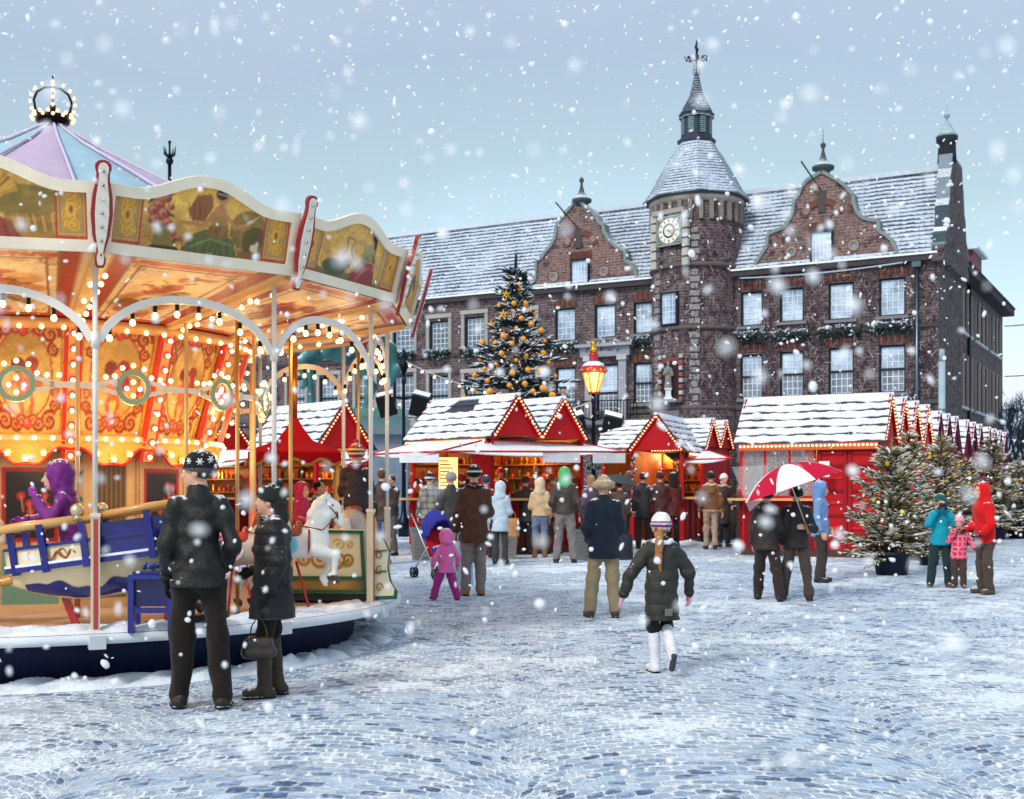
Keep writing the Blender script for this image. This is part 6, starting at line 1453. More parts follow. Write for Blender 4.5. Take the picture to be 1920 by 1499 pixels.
    for side in eave_l if lights else ():
        p, q, nr = seg(side); p = Vector((*p, eave - .14)); q = Vector((*q, eave - .14)); b = MB(); b.beam(p + nr * .14, q + nr * .14, .03, .14, (190, 90, 50), 'paint'); eo = b.build('eave_board', o); lb = MB(); k = int((q - p).length / .085)
        for j in range(k): lb.ball(p.lerp(q, (j + .5) / k) + nr * .17 + Vector((0, 0, .02)), .025, (255, 200, 120), 'bulb', 6)
        q_ = lb.build('string_lights', eo); q_['kind'] = 'stuff'
    for side in shelves:
        p, q, nr = seg(side); p = Vector((*p, 0)); q = Vector((*q, 0)); b = MB()
        for z in (1.35, 1.68, 2.0): b.beam(p.lerp(q, .04) - nr * .18 + Vector((0, 0, z)), p.lerp(q, .96) - nr * .18 + Vector((0, 0, z)), .24, .03, (170, 110, 56), 'wood')
        b.build('shelf', o)
    if lamp:
        for i in range(n): plamp('booth_lamp', o, (-L * .42, pitch * (i + .5), eave - .25), lamp * .8, (1, .55, .22), .1)
    return o
# goods on the shelves and counters
def goods_kind(nm):
    b = MB()
    if nm == 'bottle': b.lathe([(.038, 0), (.04, .02), (.04, .14), (.018, .2), (.016, .27)], (70, 90, 50), 'gloss', 8)
    elif nm == 'jar': b.lathe([(.045, 0), (.05, .02), (.05, .1), (.04, .12), (.045, .125), (.045, .15)], (200, 120, 40), 'gloss', 8)
    elif nm == 'lantern': b.lathe([(.06, 0), (.06, .02), (.045, .03), (.06, .14), (.02, .2), (.01, .25)], (214, 160, 60), 'metal', 6)
    elif nm == 'gift_box': b.box((0, 0, .06), (.14, .1, .12), (150, 30, 40), 'paint'); b.box((0, 0, .061), (.145, .025, .124), (220, 190, 110), 'paint'); b.ball((0, 0, .135), .025, (220, 190, 110), 'paint', 6)
    elif nm == 'mug': b.lathe([(.034, 0), (.04, .01), (.04, .1), (.035, .1), (.03, .02)], (196, 60, 50), 'gloss', 9); b.tube([(.04, 0, .08), (.065, 0, .065), (.065, 0, .035), (.04, 0, .025)], .008, (196, 60, 50), 'gloss', 5)
    o = b.build(nm); me = o.data; bpy.data.objects.remove(o); return me
GK = {k: goods_kind(k) for k in ('bottle', 'jar', 'lantern', 'gift_box', 'mug')}
GL = {'bottle': ('slim dark bottle', 'bottle'), 'jar': ('amber honey jar', 'jar'), 'lantern': ('small gilt lantern', 'lantern'), 'gift_box': ('red gift box with gold ribbon', 'gift box'), 'mug': ('red mug', 'mug')}
def stock(bo, side, n, pitch, L, where, seed, rows=(1.365, 1.695, 2.015), per=9):
    g = random.Random(seed); M = Matrix.Translation(bo.location) @ Matrix.Rotation(bo.rotation_euler.z, 4, 'Z'); Wd = n * pitch
    for z, rw in zip(rows, ('lower', 'middle', 'upper')):
        for i in range(per):
            k = g.choice(list(GK)); u = .08 + .84 * (i + .5 + g.uniform(-.2, .2)) / per
            p = {'y1': (-L * u, Wd - .18), 'x1': (-L + .18, Wd * u), 'y0c': (-L * u, -.08), 'x0c': (.08, Wd * u)}[side]
            o = link_mesh(k, GK[k], None, M @ Vector((p[0], p[1], z))); tag(o, '%s on the %s shelf, %s' % (GL[k][0], rw, where), GL[k][1], 'goods on the booth shelves'); o.rotation_euler = (0, 0, g.uniform(0, 3))
            s_ = g.uniform(.85, 1.25); o.scale = (s_,) * 3

A1 = (-.681, .7325); AB = (-.8745, .485)
C1 = booth('double gabled red corner booth with red awnings and bright menu panel', (-.45, 26.0), A1, 2.75, 2, 1.42, 2.58, 3.42, {'y0': [('counter', 0, 1.9), ('wall', 2.1, 2.7)], 'x0': [('counter', .25, 2.84)], 'y1': [('inner', 0, 2.75)], 'x1': [('inner', 0, 2.84)]}, True, ('y1', 'x1'), ('y0',), seed=3, lamp=45, roof_bare=.5)
stock(C1, 'y1', 2, 1.42, 2.75, 'corner booth', 5); stock(C1, 'x1', 2, 1.42, 2.75, 'corner booth', 6)
C2 = booth('open red booth with single lit gable and evenly snowed roof right of the corner booth', (4.35 - .9 * 1.4, 31.3 + .35 * 1.4), (.39, .92), 2.8, 1, 1.4, 2.45, 3.32, {'x1': [('inner', 0, 1.4)], 'y0': [('inner', 0, 2.8)], 'x0': [('counter', 0.7, 1.4)], 'y1': [('counter', .3, 2.6)]}, True, ('x1',), ('y1',), seed=5, lamp=30, roof_bare=0)
stock(C2, 'x1', 1, 1.4, 2.8, 'single gabled booth', 7, per=6)
q3 = at(1318, 922, 33.0)
C3 = booth('farther red booth with two small gables behind the open booths', (q3.x, q3.y), AB, 3.0, 2, 1.1, 2.62, 3.3, {'y0': [('counter', 0, 3.0)], 'x0': [('wall', 0, 2.2)], 'y1': [('inner', 0, 3)], 'x1': [('inner', 0, 2.2)]}, True, ('y1',), ('y0',), seed=8, lamp=30, roof_bare=.1)
stock(C3, 'y1', 2, 1.1, 3.0, 'farther two gabled booth', 8, per=8)
R1 = booth('red booth with four lit gables, glass front and closed red doors', (7.53, 25.0), AB, 2.95, 4, 1.35, 2.45, 3.36, {'y0': [('counter', 0, 1.62), ('glass', 0, 1.62), ('door', 1.66, 2.3), ('door', 2.3, 2.92)], 'x0': [('wall', 0.1, 5.3)], 'x1': [('counter', 0, 5.4)], 'y1': [('inner', 0, 2.95)]}, True, ('y1',), ('y0',), seed=11, lamp=30, roof_bare=.1)
stock(R1, 'y1', 4, 1.35, 2.95, 'four gabled booth', 9, per=7)
for i, (p0, n_) in enumerate(((5.7, 3), (10.0, 3), (14.3, 4))):
    O = Vector((7.53, 25.0, 0)) + EY * p0
    booth(('red booth in shade directly behind the four gabled booth', 'third red booth along the row behind the spruces', 'last red booth of the row before the town hall corner')[i], (O.x, O.y), AB, 2.95, n_, 1.25, 2.45, 3.3, {'x0': [('wall', 0, n_ * 1.25)], 'y0': [('wall', 0, 2.95)]}, False, (), (), gcol=(120, 30, 70), seed=20 + i, lamp=0, roof_bare=.05)  # purple gable colour has the shade of this row put into it
L2 = booth('red booth with lit gable seen through the right side of the carousel', (-4.46, 27.8), A1, 2.7, 1, 1.5, 2.42, 3.4, {'x0': [('counter', .1, 1.4)], 'y0': [('counter', 0, 2.7)], 'y1': [('inner', 0, 2.7)], 'x1': [('inner', 0, 1.5)]}, True, ('y1', 'x1'), ('y0',), seed=13, lamp=50, roof_bare=.2)
stock(L2, 'y1', 1, 1.5, 2.7, 'booth with awning behind the carousel', 10, per=10); stock(L2, 'x1', 1, 1.5, 2.7, 'booth with awning behind the carousel', 11, per=5)
L1 = booth('red booth with small gable behind the middle of the carousel', (-7.5, 29.6), A1, 3.0, 1, 1.4, 2.35, 3.22, {'x0': [('counter', .1, 1.3)], 'y0': [('counter', 0, 3)], 'y1': [('inner', 0, 3)], 'x1': [('inner', 0, 1.4)]}, True, ('y1', 'x1'), ('y0',), seed=14, lamp=50, roof_bare=.2)
stock(L1, 'y1', 1, 1.4, 3.0, 'small booth behind the carousel', 12, per=10); stock(L1, 'x1', 1, 1.4, 3.0, 'small booth behind the carousel', 13, per=5)
def local_of(bo, p): return (Matrix.Translation(bo.location) @ Matrix.Rotation(bo.rotation_euler.z, 4, 'Z')).inverted() @ Vector(p)
def awning(bo, quads, ribs, boards, top=(214, 96, 100), tmat='snowy'):
    for q in quads:
        P = [local_of(bo, at(*p)) for p in q]; b = MB(); n_ = 8; vs = []; fs = []
        for i in range(n_ + 1):
            for j in range(n_ + 1):
                u, v = i / n_, j / n_; p = P[0].lerp(P[1], u).lerp(P[3].lerp(P[2], u), v); vs.append(p - Vector((0, 0, .10 * math.sin(math.pi * u) * (1 - v))))
        for t_ in (0, .012): 
            pass
        for i in range(n_):
            for j in range(n_): a_ = i * (n_ + 1) + j; fs.append((a_, a_ + n_ + 1, a_ + n_ + 2, a_ + 1))
        b.add(vs, fs, (206, 40, 50), 'fabric', True); b.add([v_ + Vector((0, 0, .012)) for v_ in vs], [f_[::-1] for f_ in fs], top, tmat, True); ao = b.build('awning', bo)
        r_ = MB()
        for a_, c_ in ((0, 1), (1, 2), (2, 3), (3, 0)): r_.tube([P[a_] + Vector((0, 0, .015)), P[c_] + Vector((0, 0, .015))], .022, (196, 20, 36), 'gloss', 6)
        r_.build('awning_frame', ao)
    for (p0, p1, drop) in boards:
        a_, c_ = local_of(bo, at(*p0)), local_of(bo, at(*p1)); b = MB(); m_ = (a_ + c_) / 2 - Vector((0, 0, drop / 2)); b.beam(a_ - Vector((0, 0, drop / 2)), c_ - Vector((0, 0, drop / 2)), .025, drop, (214, 216, 220), 'paint'); b.build('sign_board', bo)
awning(C1, [((690, 854, 26.6), (825, 848, 24.6), (905, 827, 26.0), (773, 833, 27.9)), ((825, 848, 24.6), (1173, 849, 27.2), (1096, 834, 28.5), (905, 827, 26.0))], 1,
       [((750, 850, 25.6), (823, 849.5, 24.7), .20), ((1018, 848, 26.0), (1087, 849, 26.5), .22), ((1112, 850, 26.7), (1172, 850, 27.2), .22)])
awning(C3, [((1262, 864, 31.5), (1372, 861, 30.2), (1330, 847, 32.5), (1240, 848, 33.5))], 1, [])
[][:0] and awning(R1, [((1358, 872, 25.4), (1432, 876, 24.3), (1446, 847, 25.7), (1396, 849, 26.4))], 1, [], (176, 70, 74), 'fabric')
awning(L1, [((378, 872, 27.5), (470, 862, 27.0), (470, 845, 29.2), (395, 846, 29.5))], 1, [])
awning(L2, [((610, 866, 27.0), (700, 862, 27.6), (690, 848, 28.6), (620, 848, 27.9))], 1, [])
# menu panel, hanging paper, plastic side sheet, garlands
b = MB(); p0, p1 = local_of(C1, at(823, 900, 25.95)), local_of(C1, at(858, 900, 25.9)); b.beam(p0, p1, .04, .95, (230, 170, 80), 'lit_panel'); mo = b.build('menu_panel', C1); b = MB()
for i in range(11): b.beam(p0.lerp(p1, .1) + Vector((.0, 0, .40 - i * .075)) + Vector((0, -.025, 0)), p0.lerp(p1, .55 + .3 * ((i * 7) % 5) / 5) + Vector((0, -.025, .40 - i * .075)), .01, .022, (130, 70, 20), 'paint')
b.build('menu_lines', mo)
b = MB(); a_, c_ = local_of(R1, at(1538, 880, 25.3)), local_of(R1, at(1558, 880, 25.2)); b.beam(a_ + Vector((0, -.12, 0)), c_ + Vector((0, -.12, 0)), .012, .32, (226, 230, 236), 'paint'); b.build('notice_sheet', R1)
b = MB(); P = [local_of(R1, at(x, y, Y)) for x, y, Y in ((1372, 876, 25.8), (1440, 872, 24.6), (1445, 930, 24.6), (1405, 960, 25.2))]; b.prism([(0, 0), (1, 0), (1.02, -.6), (.5, -.95)], P[0], (P[1] - P[0]), (0, 0, 1), Vector((0, .01, 0)), (220, 220, 224), 'clear_sheet'); b.build('plastic_sheet', R1)
def garland(p, q, label, r=.09, n=260, seed=1, lights=True):
    g = np.random.default_rng(seed); p, q = np.array(p), np.array(q); vs = []; fs = []; cs = []
    for i in range(n):
        t_ = g.random(); c = p + (q - p) * t_; dr = g.normal(size=3); dr /= np.linalg.norm(dr); sd = np.cross(dr, g.normal(size=3)); sd /= np.linalg.norm(sd); o = len(vs); l = g.uniform(.5, 1.3) * r; vs.extend([c - sd * .02 + dr * .02, c + sd * .02 + dr * .02, c + dr * l]); fs.append((o, o + 1, o + 2)); cs.extend([lin((214, 224, 230) if g.random() < .22 else [(24, 50, 34), (36, 66, 44), (18, 36, 30)][g.integers(3)])] * 3)
    o = np_mesh('garland', np.array(vs) - p, fs, np.array(cs), 'leaf', None, False); o.location = p; tag(o, label, 'garland', 'fir garlands on the booths')
for i, (px, Y, z0, z1, lb) in enumerate(((1186, 30.9, .9, 2.4, 'fir garland wound round the near left post of the single gabled booth'), (1268, 33.4, .9, 2.3, 'fir garland hanging on the far post of the single gabled booth'))):
    p = at(px, 922, Y); garland((p.x, p.y - .1, z0), (p.x, p.y - .1, z1), lb, seed=i)
for i, (x0, x1, py, Y, lb) in enumerate(((1018, 1075, 878, 29.0, 'snowy fir garland over the right counter of the corner booth'), (1085, 1130, 878, 30, 'snowy fir garland at the right end of the corner booth'))): garland(at(x0, py, Y), at(x1, py - 2, Y), lb, .1, 200, 7 + i)

# small furniture
def bistro(px, py, h, label):
    p = gpos(px, py); o = thing('bistro_table', label, 'table', p, R(random.uniform(-15, 15)), 'folding tables at the booths')
    b = MB(); b.box((0, 0, h), (.9, .5, .035), (176, 150, 118), 'wood'); b.build('table_top', o)
    for y in (-.2, .2):
        for s_ in (-1, 1): b = MB(); b.beam((-.38 * s_, y, .02), (.38 * s_, y, h - .02), .035, .03, (150, 128, 104), 'wood'); b.build('leg', o)
bistro(1206, 1000, 1.08, 'folding wooden table with crossed legs in front of the single gabled booth'); bistro(1300, 990, .95, 'folding dark table with crossed legs under the farther booth counter')
def bin_(px, py, h, label):
    p = gpos(px, py); o = thing('litter_bin', label, 'litter bin', p, R(12), 'mesh litter bins by the corner booth'); b = MB()
    b.lathe([(.22, 0), (.27, h)], (128, 124, 116), 'paint', 4, ph=math.pi / 4, sm=False)
    for i in range(7):
        for sd in range(4): M = Matrix.Rotation(sd * math.pi / 2, 3, 'Z'); b.beam(M @ Vector((-.14, -.158 - .036 * i / 7, .08 + i * h * .12)), M @ Vector((.14, -.158 - .036 * i / 7, .11 + i * h * .12)), .008, .03, (110, 112, 112), 'paint')
    b.build('basket', o); b = MB(); b.lathe([(.27, h - .04), (.29, h - .03), (.29, h + .03), (.25, h + .03), (.25, h - .2)], (86, 122, 112), 'paint', 4, ph=math.pi / 4, sm=False); b.build('rim', o)
bin_(950, 1048, .62, 'mesh litter bin with green rim behind the woman in the pale blue coat'); bin_(1086, 1050, .58, 'mesh litter bin with green rim right of the man in the green hood'); bin_(789, 1050, .62, 'mesh litter bin with green rim under the left awning')
sb = S(); 
for i in range(9): sb.el((-1.2 + .3 * i, .1 * math.sin(i), .02), (.35, .3, .08 + .03 * math.sin(i * 2)))
V, Fq = sb.mesh(.05, .1, noise=(.02, 9, 2)); so = np_mesh('snow_pile', V, Fq, (236, 240, 246), 'snow'); so.location = gpos(1215, 1022); tag(so, 'low bank of shovelled snow beside the single gabled booth', 'snow pile')

# ---------------------------------------------------------------- trees
def spruce(H, Rb, z0, dz, per, tw, seed, snow, cols, droop=.1, spread=1.0, pw=.85):
    """trunk mesh and needle mesh: whorls of branches with side twigs, snow lying on their upper faces"""
    g = np.random.default_rng(seed); V = []; Fq = []; Cc = []; tr = MB(); tr.tube([(0, 0, 0), (0, 0, H * .5), (0, 0, H * .98)], [H * .022, H * .014, .006], (60, 48, 38), 'wood', 7)
    def spin(p, d, l, r, c):
        u = np.cross(d, [0, 0, 1.]); nu = np.linalg.norm(u); u = u / nu if nu > 1e-6 else np.array([1., 0, 0]); w = np.cross(u, d); o = len(V); m_ = p + d * l * .45
        V.extend([p, m_ + u * r, m_ + w * r, m_ - u * r, m_ - w * r, p + d * l]); Cc.extend([c] * 6)
        for i in range(4): a_, b_ = o + 1 + i, o + 1 + (i + 1) % 4; Fq.append((o, b_, a_)); Fq.append((o + 5, a_, b_))
    sn = lin((232, 238, 244)); cl = [lin(c) for c in cols]
    nl = int((H - z0) / dz)
    for li in range(nl):
        z = z0 + dz * (li + g.uniform(-.7, .7)); f_ = max(0, 1 - (z - z0) / (H - z0)); rr = Rb * (f_ ** pw) * g.uniform(.85, 1.1) + .04
        for b_ in range(max(3, int(per * (.55 + .45 * f_)))):
            a = g.uniform(0, 6.283); L_ = rr * g.uniform(.5, 1.18); el = .75 * (1 - f_) - droop + g.uniform(-.25, .25); d = np.array([math.cos(a) * math.cos(el), math.sin(a) * math.cos(el), math.sin(el)]); ns = max(3, int(L_ / tw * 1.5)); p0 = np.array([0, 0, z])
            for k in range(ns):
                t_ = .18 + .82 * (k + .5) / ns; p = p0 + d * L_ * t_ + np.array([0, 0, -.25 * droop * L_ * t_ * t_])
                for sgn in (-1, 1, 0):
                    if sgn == 0 and k < ns - 2 and g.random() > .5: continue
                    az = a + sgn * g.uniform(.45, .95) * spread; e2 = el * .6 + g.uniform(-.25, .35); dd = np.array([math.cos(az) * math.cos(e2), math.sin(az) * math.cos(e2), math.sin(e2)]); l = tw * g.uniform(.75, 1.35) * (1.15 - .45 * t_)
                    spin(p, dd, l, l * .105, cl[g.integers(len(cl))])
                    if g.random() < snow * (.55 + .6 * t_): spin(p + dd * l * .1 + np.array([0, 0, l * .075]), dd, l * .84, l * .075, sn)
            spin(p0, d, L_, .012 + .012 * L_, lin((70, 56, 42)))
    for k in range(5): spin(np.array([0, 0, H - .12 * k * H * .1]), np.array([.05 * g.normal(), .05 * g.normal(), 1.]), tw * 1.5, tw * .09, cl[0])
    t_ = tr.build('trunk'); tm = t_.data; bpy.data.objects.remove(t_); n_ = np_mesh('needles', np.array(V), np.array(Fq), np.array(Cc), 'leaf', None, False); nm = n_.data; bpy.data.objects.remove(n_); return tm, nm
OL = ((128, 116, 66), (104, 98, 56), (150, 132, 80), (78, 74, 44), (170, 146, 96))
SPR = [spruce(1.95, .92, .10, .08, 14, .17, 21, .85, OL, -.05, 1, .6), spruce(2.2, .82, .15, .085, 12, .17, 22, .8, OL, -.05, 1, .65), spruce(1.8, .9, .10, .08, 14, .17, 23, .8, OL, -.05, 1, .6)]
pot = MB(); pot.lathe([(.26, 0), (.32, .34), (.35, .34), (.35, .40), (.30, .40), (.29, .34)], (30, 36, 54), 'paint', 18); pot_o = pot.build('pot'); POT = pot_o.data; bpy.data.objects.remove(pot_o)
star = MB(); 
for k in range(6): M = Matrix.Rotation(k * math.pi / 3, 3, 'Y'); star.add([M @ Vector(v_) for v_ in ((-.012, 0, 0), (0, -.012, .012), (.012, 0, 0), (0, .012, .012), (0, 0, .055))], [(0, 1, 4), (1, 2, 4), (2, 3, 4), (3, 0, 4)], (236, 190, 40), 'gloss')
s_o = star.build('star'); STAR = s_o.data; bpy.data.objects.remove(s_o)
def ball_me(r, col, mat='gloss', cap=True):
    b = MB(); b.ball((0, 0, 0), r, col, mat, 14)
    if cap: b.cyl((0, 0, r * .95), (0, 0, r * 1.18), r * .16, (190, 170, 120), 'metal', 6)
    o = b.build('bauble'); m_ = o.data; bpy.data.objects.remove(o); return m_
RB = ball_me(.036, (190, 26, 30)); YB = ball_me(.034, (230, 200, 70))
TREES = [(1672, 1078, 0, .95, 40, 'nearest potted spruce, broad and snow tipped, in front of the red booth doors'), (1706, 1050, 1, 1.03, 150, 'potted spruce with tall pointed top just behind the nearest one'), (1766, 1036, 1, 1.06, 260, 'tall potted spruce behind the child in turquoise'),
         (1808, 1022, 2, 1.05, 80, 'potted spruce between the turquoise child and the person in red'), (1862, 1012, 1, 1.2, 200, 'tallest potted spruce of the row, right behind the person in red'), (1912, 1010, 2, 1.1, 320, 'potted spruce cut by the right edge'), (1742, 1060, 2, .62, 10, 'low potted spruce at the foot of the row, behind the turquoise child')]
for i, (px, py, v_, s_, rot, lb) in enumerate(TREES):
    p = gpos(px, py); o = thing('potted_spruce', lb, 'potted tree', p, R(rot), 'potted spruces by the booths')
    for nm, me, z in (('trunk', SPR[v_][0], .2), ('needles', SPR[v_][1], .2), ('pot', POT, 0)): c = link_mesh(nm, me, o, (0, 0, z)); c.scale = (s_,) * 3
    g = random.Random(i + 50); Hh = (2.1, 2.3, 1.9)[v_] * s_
    for k in range(13 if i < 5 else 7):
        z = g.uniform(.2, .82); rr = .92 * s_ * (1 - z) ** .6 * .98 + .06; a = g.uniform(-2.9, -.25); q = Vector((rr * math.cos(a), rr * math.sin(a), .2 * 1 + (.25 + z * (Hh - .3)))); kind = g.random()
        if kind < .55: o2 = link_mesh('straw_star', STAR, None, p + q); tag(o2, 'yellow straw star on the ' + lb.split(',')[0].replace('potted ', ''), 'star ornament', 'yellow stars on the spruces'); o2.rotation_euler = (0, g.uniform(0, 1), g.uniform(-.5, .5))
        else: o2 = link_mesh('bauble', RB if kind < .78 else YB, None, p + q); tag(o2, ('red' if kind < .78 else 'yellow') + ' ball hung on the ' + lb.split(',')[0].replace('potted ', ''), 'bauble', 'small balls on the spruces')
# the tall market tree with golden balls
BT = spruce(8.0, 2.5, 1.0, .25, 13, .42, 31, .65, ((26, 46, 54), (36, 60, 66), (22, 38, 48), (48, 70, 76)), .28)
p = at(967, 922, 36.5); p.z = .13; bt_ = thing('christmas_tree', 'tall dark spruce covered in golden balls and tiny lights behind the corner booth', 'christmas tree', p)
link_mesh('trunk', BT[0], bt_); link_mesh('needles', BT[1], bt_)
g = random.Random(77); GB = ball_me(.10, (222, 150, 42), 'gloss'); BSTAR = MB()
fl = MB()
for k in range(300):
    z = g.uniform(.25, .97); rr = 2.3 * (1 - z) ** .85 * g.uniform(.75, 1.0); a = g.uniform(0, 6.28); fl.ball((rr * math.cos(a), rr * math.sin(a), 1.0 + z * 6.9), .013, (255, 200, 110), 'bulb_red', 4)
f_ = fl.build('fairy_lights', bt_); f_['kind'] = 'stuff'
placed = []
for att in range(4000):
    if len(placed) >= 68: break
    z = g.uniform(.30, .985) if att % 3 else g.uniform(.62, .99); rr = 2.35 * (1 - z) ** .85 * g.uniform(.95, 1.12) + .1; a = -math.pi / 2 + g.uniform(-1.35, 1.35); q = Vector((rr * math.cos(a), rr * math.sin(a), 1.0 + z * 6.9))
    if any((Vector((q.x - w.x, 0, q.z - w.z))).length < .30 for w in placed): continue
    placed.append(q)
    if len(placed) % 9 == 0: o2 = link_mesh('straw_star', STAR, None, p + q); o2.scale = (3.2,) * 3; tag(o2, 'large golden star on the tall christmas tree', 'star ornament', 'golden stars on the tall tree')
    else: o2 = link_mesh('bauble', GB, None, p + q); s_ = g.uniform(.6, 1.1); o2.scale = (s_,) * 3; tag(o2, 'shiny golden ball on the tall christmas tree', 'bauble', 'golden balls on the tall tree')
# ================================================================ PEOPLE
def rotM(yaw=0, pitch=0, roll=0):
    return np.array((Matrix.Rotation(yaw, 3, 'Z') @ Matrix.Rotation(pitch, 3, 'X') @ Matrix.Rotation(roll, 3, 'Y')))
ARMS = {'down': ((.245, .03, 1.13), (.255, -.07, .89)), 'pocket': ((.28, .08, 1.13), (.20, -.10, .96)), 'front': ((.245, -.03, 1.12), (.10, -.25, 1.10)), 'mouth': ((.235, -.14, 1.16), (.05, -.20, 1.46)), 'camera': ((.26, -.15, 1.20), (.075, -.22, 1.50)),
        'back': ((.25, .12, 1.14), (.20, .18, .92)), 'hold': ((.25, -.02, 1.12), (.20, -.24, 1.02)), 'low': ((.26, .02, 1.12), (.30, -.02, .87)), 'out': ((.30, -.12, 1.16), (.34, -.36, 1.12)), 'ride': ((.24, -.08, 1.14), (.18, -.33, 1.06)), 'lift': ((.28, -.16, 1.2), (.24, -.34, 1.34))}
SKIN = (206, 158, 132)
def person(label, px, fy, hy=None, h=None, yaw=180, jc=(40, 40, 42), tc=(50, 50, 54), sc_=(34, 32, 32), jl=.80, bulk=1.0, tw=1.0, hat='beanie', hc=(40, 40, 44), arms=('down', 'down'), stance=None, head=0.0, tilt=0.0, collar=None, quilt=None, jmat='coat', tmat='cloth', vox=None, gloves=None, hair=None,
           hairl=.0, plaid=None, pos=None, lean=0.0, sit=False, extra=None, boots=0.0, seed=1, child=False, hood_front=.045, hatstripe=None, group=None, headscale=1.0, skirt=0.0, jcol_fn=None, legs=True, shoe_lift=(0, 0)):
    p = Vector(pos) if pos is not None else gpos(px, fy); Y = p.y
    if h is None: h = (fy - hy) / F * Y
    s = h / 1.78; vox = vox or max(.009, Y * .00088) / s
    o = thing('person', label, 'person', p, R(yaw), group); o.scale = (s, s, s)
    hs = headscale; g = np.random.default_rng(seed); q2 = lambda x, y, z: (x, y - lean * max(0, (z - .95)), z)
    # --- skeleton
    st = stance or {}
    lf = [st.get('R', (-.11, 0.0, 0.0)), st.get('L', (.11, 0.0, 0.0))]           # foot x, y, lift
    zs_ = .0; hip = .93
    hipj = [(-.088, 0, .90), (.088, 0, .90)]; ank = []; knee = []; toe = []
    for i, (x, y, l) in enumerate(lf):
        if sit: a = (x, -.45, hip - .42); k = ((-.12, .12)[i] * 1.2, -.43, hip - .02); t_ = (x, -.60, hip - .49)
        elif l > .12: a = (x, y, l + .09); k = (hipj[i][0] * 1.05, -.12, .52); t_ = (x, y - .06, l - .06)
        else: a = (x, y, .09 + l); k = ((x + hipj[i][0]) / 2, y * .5 - .03 - .25 * l, .50 + l * .4); t_ = (x + (x > 0 and .03 or -.03), y - .16, .035 + l)
        ank.append(a); knee.append(k); toe.append(t_)
    el = []; ha = []
    for i, nm in enumerate(arms):
        sgn = (-1, 1)[i]; e, w = ARMS[nm] if isinstance(nm, str) else nm; k_ = (.84 if isinstance(nm, str) and nm in ('down', 'pocket', 'low', 'back', 'front', 'hold') else .95) * (1 + .10 * (bulk - 1))
        el.append(q2(sgn * e[0] * k_, e[1], e[2])); ha.append(q2(sgn * w[0] * k_, w[1], w[2]))
    sh = [q2(-.152, .01, 1.40), q2(.152, .01, 1.40)]; hc0 = np.array(q2(0, -.02, 1.625)) ; M = rotM(R(head), R(tilt)); H_ = lambda x, y, z: tuple(hc0 + hs * (M @ np.array([x, y, z])))
    # --- body: one continuous surface (head, neck, trunk, limbs, hands)
    q = S(); HR = lambda a, b, c: (a * hs, b * hs, c * hs)
    q.el(H_(0, .012, .045), HR(.076, .096, .092), M).el(H_(0, -.03, -.03), HR(.058, .072, .085), M).el(H_(0, -.062, -.085), HR(.032, .03, .026), M)
    fv = vox * s < .016
    q.rc(H_(0, -.096, .012), H_(0, -.116, -.026), .011 * hs, .017 * hs)                                             # nose
    q.rc(H_(-.045, -.082, .035), H_(.045, -.082, .035), .013 * hs)                                                  # brow
    q.rc(H_(-.022, -.094, -.062), H_(.022, -.094, -.062), .010 * hs)                                                # mouth
    for sx in (-1, 1): q.el(H_(sx * .077, .008, .0), HR(.012, .024, .034), M)
    q.rc(q2(0, .012, 1.44), H_(0, .01, -.07), .056, .05)
    q.rc(q2(0, 0, 1.0), q2(0, 0, 1.33), .10, .11, (1.1, .7, 1)).rc(sh[0], sh[1], .05)
    for i in (0, 1):
        if legs: q.chain([hipj[i], knee[i], ank[i]], [.07, .05, .036])
        q.chain([sh[i], el[i], ha[i]], [.045, .036, .028])
    def hand(qq, i, fat=1.0):
        d = np.array(ha[i]) - np.array(el[i]); d /= np.linalg.norm(d); sgn = (-1, 1)[i]; inw = np.array([-sgn, 0, 0.]); inw -= d * (inw @ d); inw /= max(.2, np.linalg.norm(inw)); sd = np.cross(d, inw)
        if sd[1] > 0: sd = -sd                                                       # thumb side points forward
        b = np.array(ha[i]) + d * .01; e = max(.0085, vox * .62) * fat
        qq.rc(tuple(b), tuple(b + d * .02), .026 * fat)
        for k in range(4): a_ = b + sd * (.030 - .020 * k); qq.rc(tuple(b + sd * (.014 - .009 * k)), tuple(a_ + d * .075), .015 * fat, .012 * fat)
        for k, l in enumerate((.068, .076, .070, .054)):
            a_ = b + sd * (.031 - .0205 * k) + d * .080; c_ = a_ + d * l * .5 + inw * .012; e_ = c_ + d * l * .36 + inw * .026; qq.chain([tuple(a_), tuple(c_), tuple(e_)], [e, e * .95, e * .85])
        t0 = b + sd * .022 + d * .02; t1 = t0 + sd * .026 + d * .032 + inw * .012; qq.chain([tuple(t0), tuple(t1), tuple(t1 + d * .032 + inw * .01)], [e * 1.2, e * 1.05, e * .9]); return qq
    for i in (0, 1): hand(q, i)
    V, Fq = q.mesh(min(vox, .014), .012); cc = np.tile(lin(SKIN), (len(V), 1))
    loc = (V - hc0) @ M / hs; lips = (np.abs(loc[:, 0]) < .024) & (np.abs(loc[:, 2] + .062) < .008) & (loc[:, 1] < -.085); cc[lips] = lin((170, 96, 88)); ck = (np.abs(np.abs(loc[:, 0]) - .045) < .02) & (np.abs(loc[:, 2] + .03) < .02) & (loc[:, 1] < -.06); cc[ck] = lin((212, 140, 122))
    np_mesh('body', V, Fq, cc, 'skin', o)
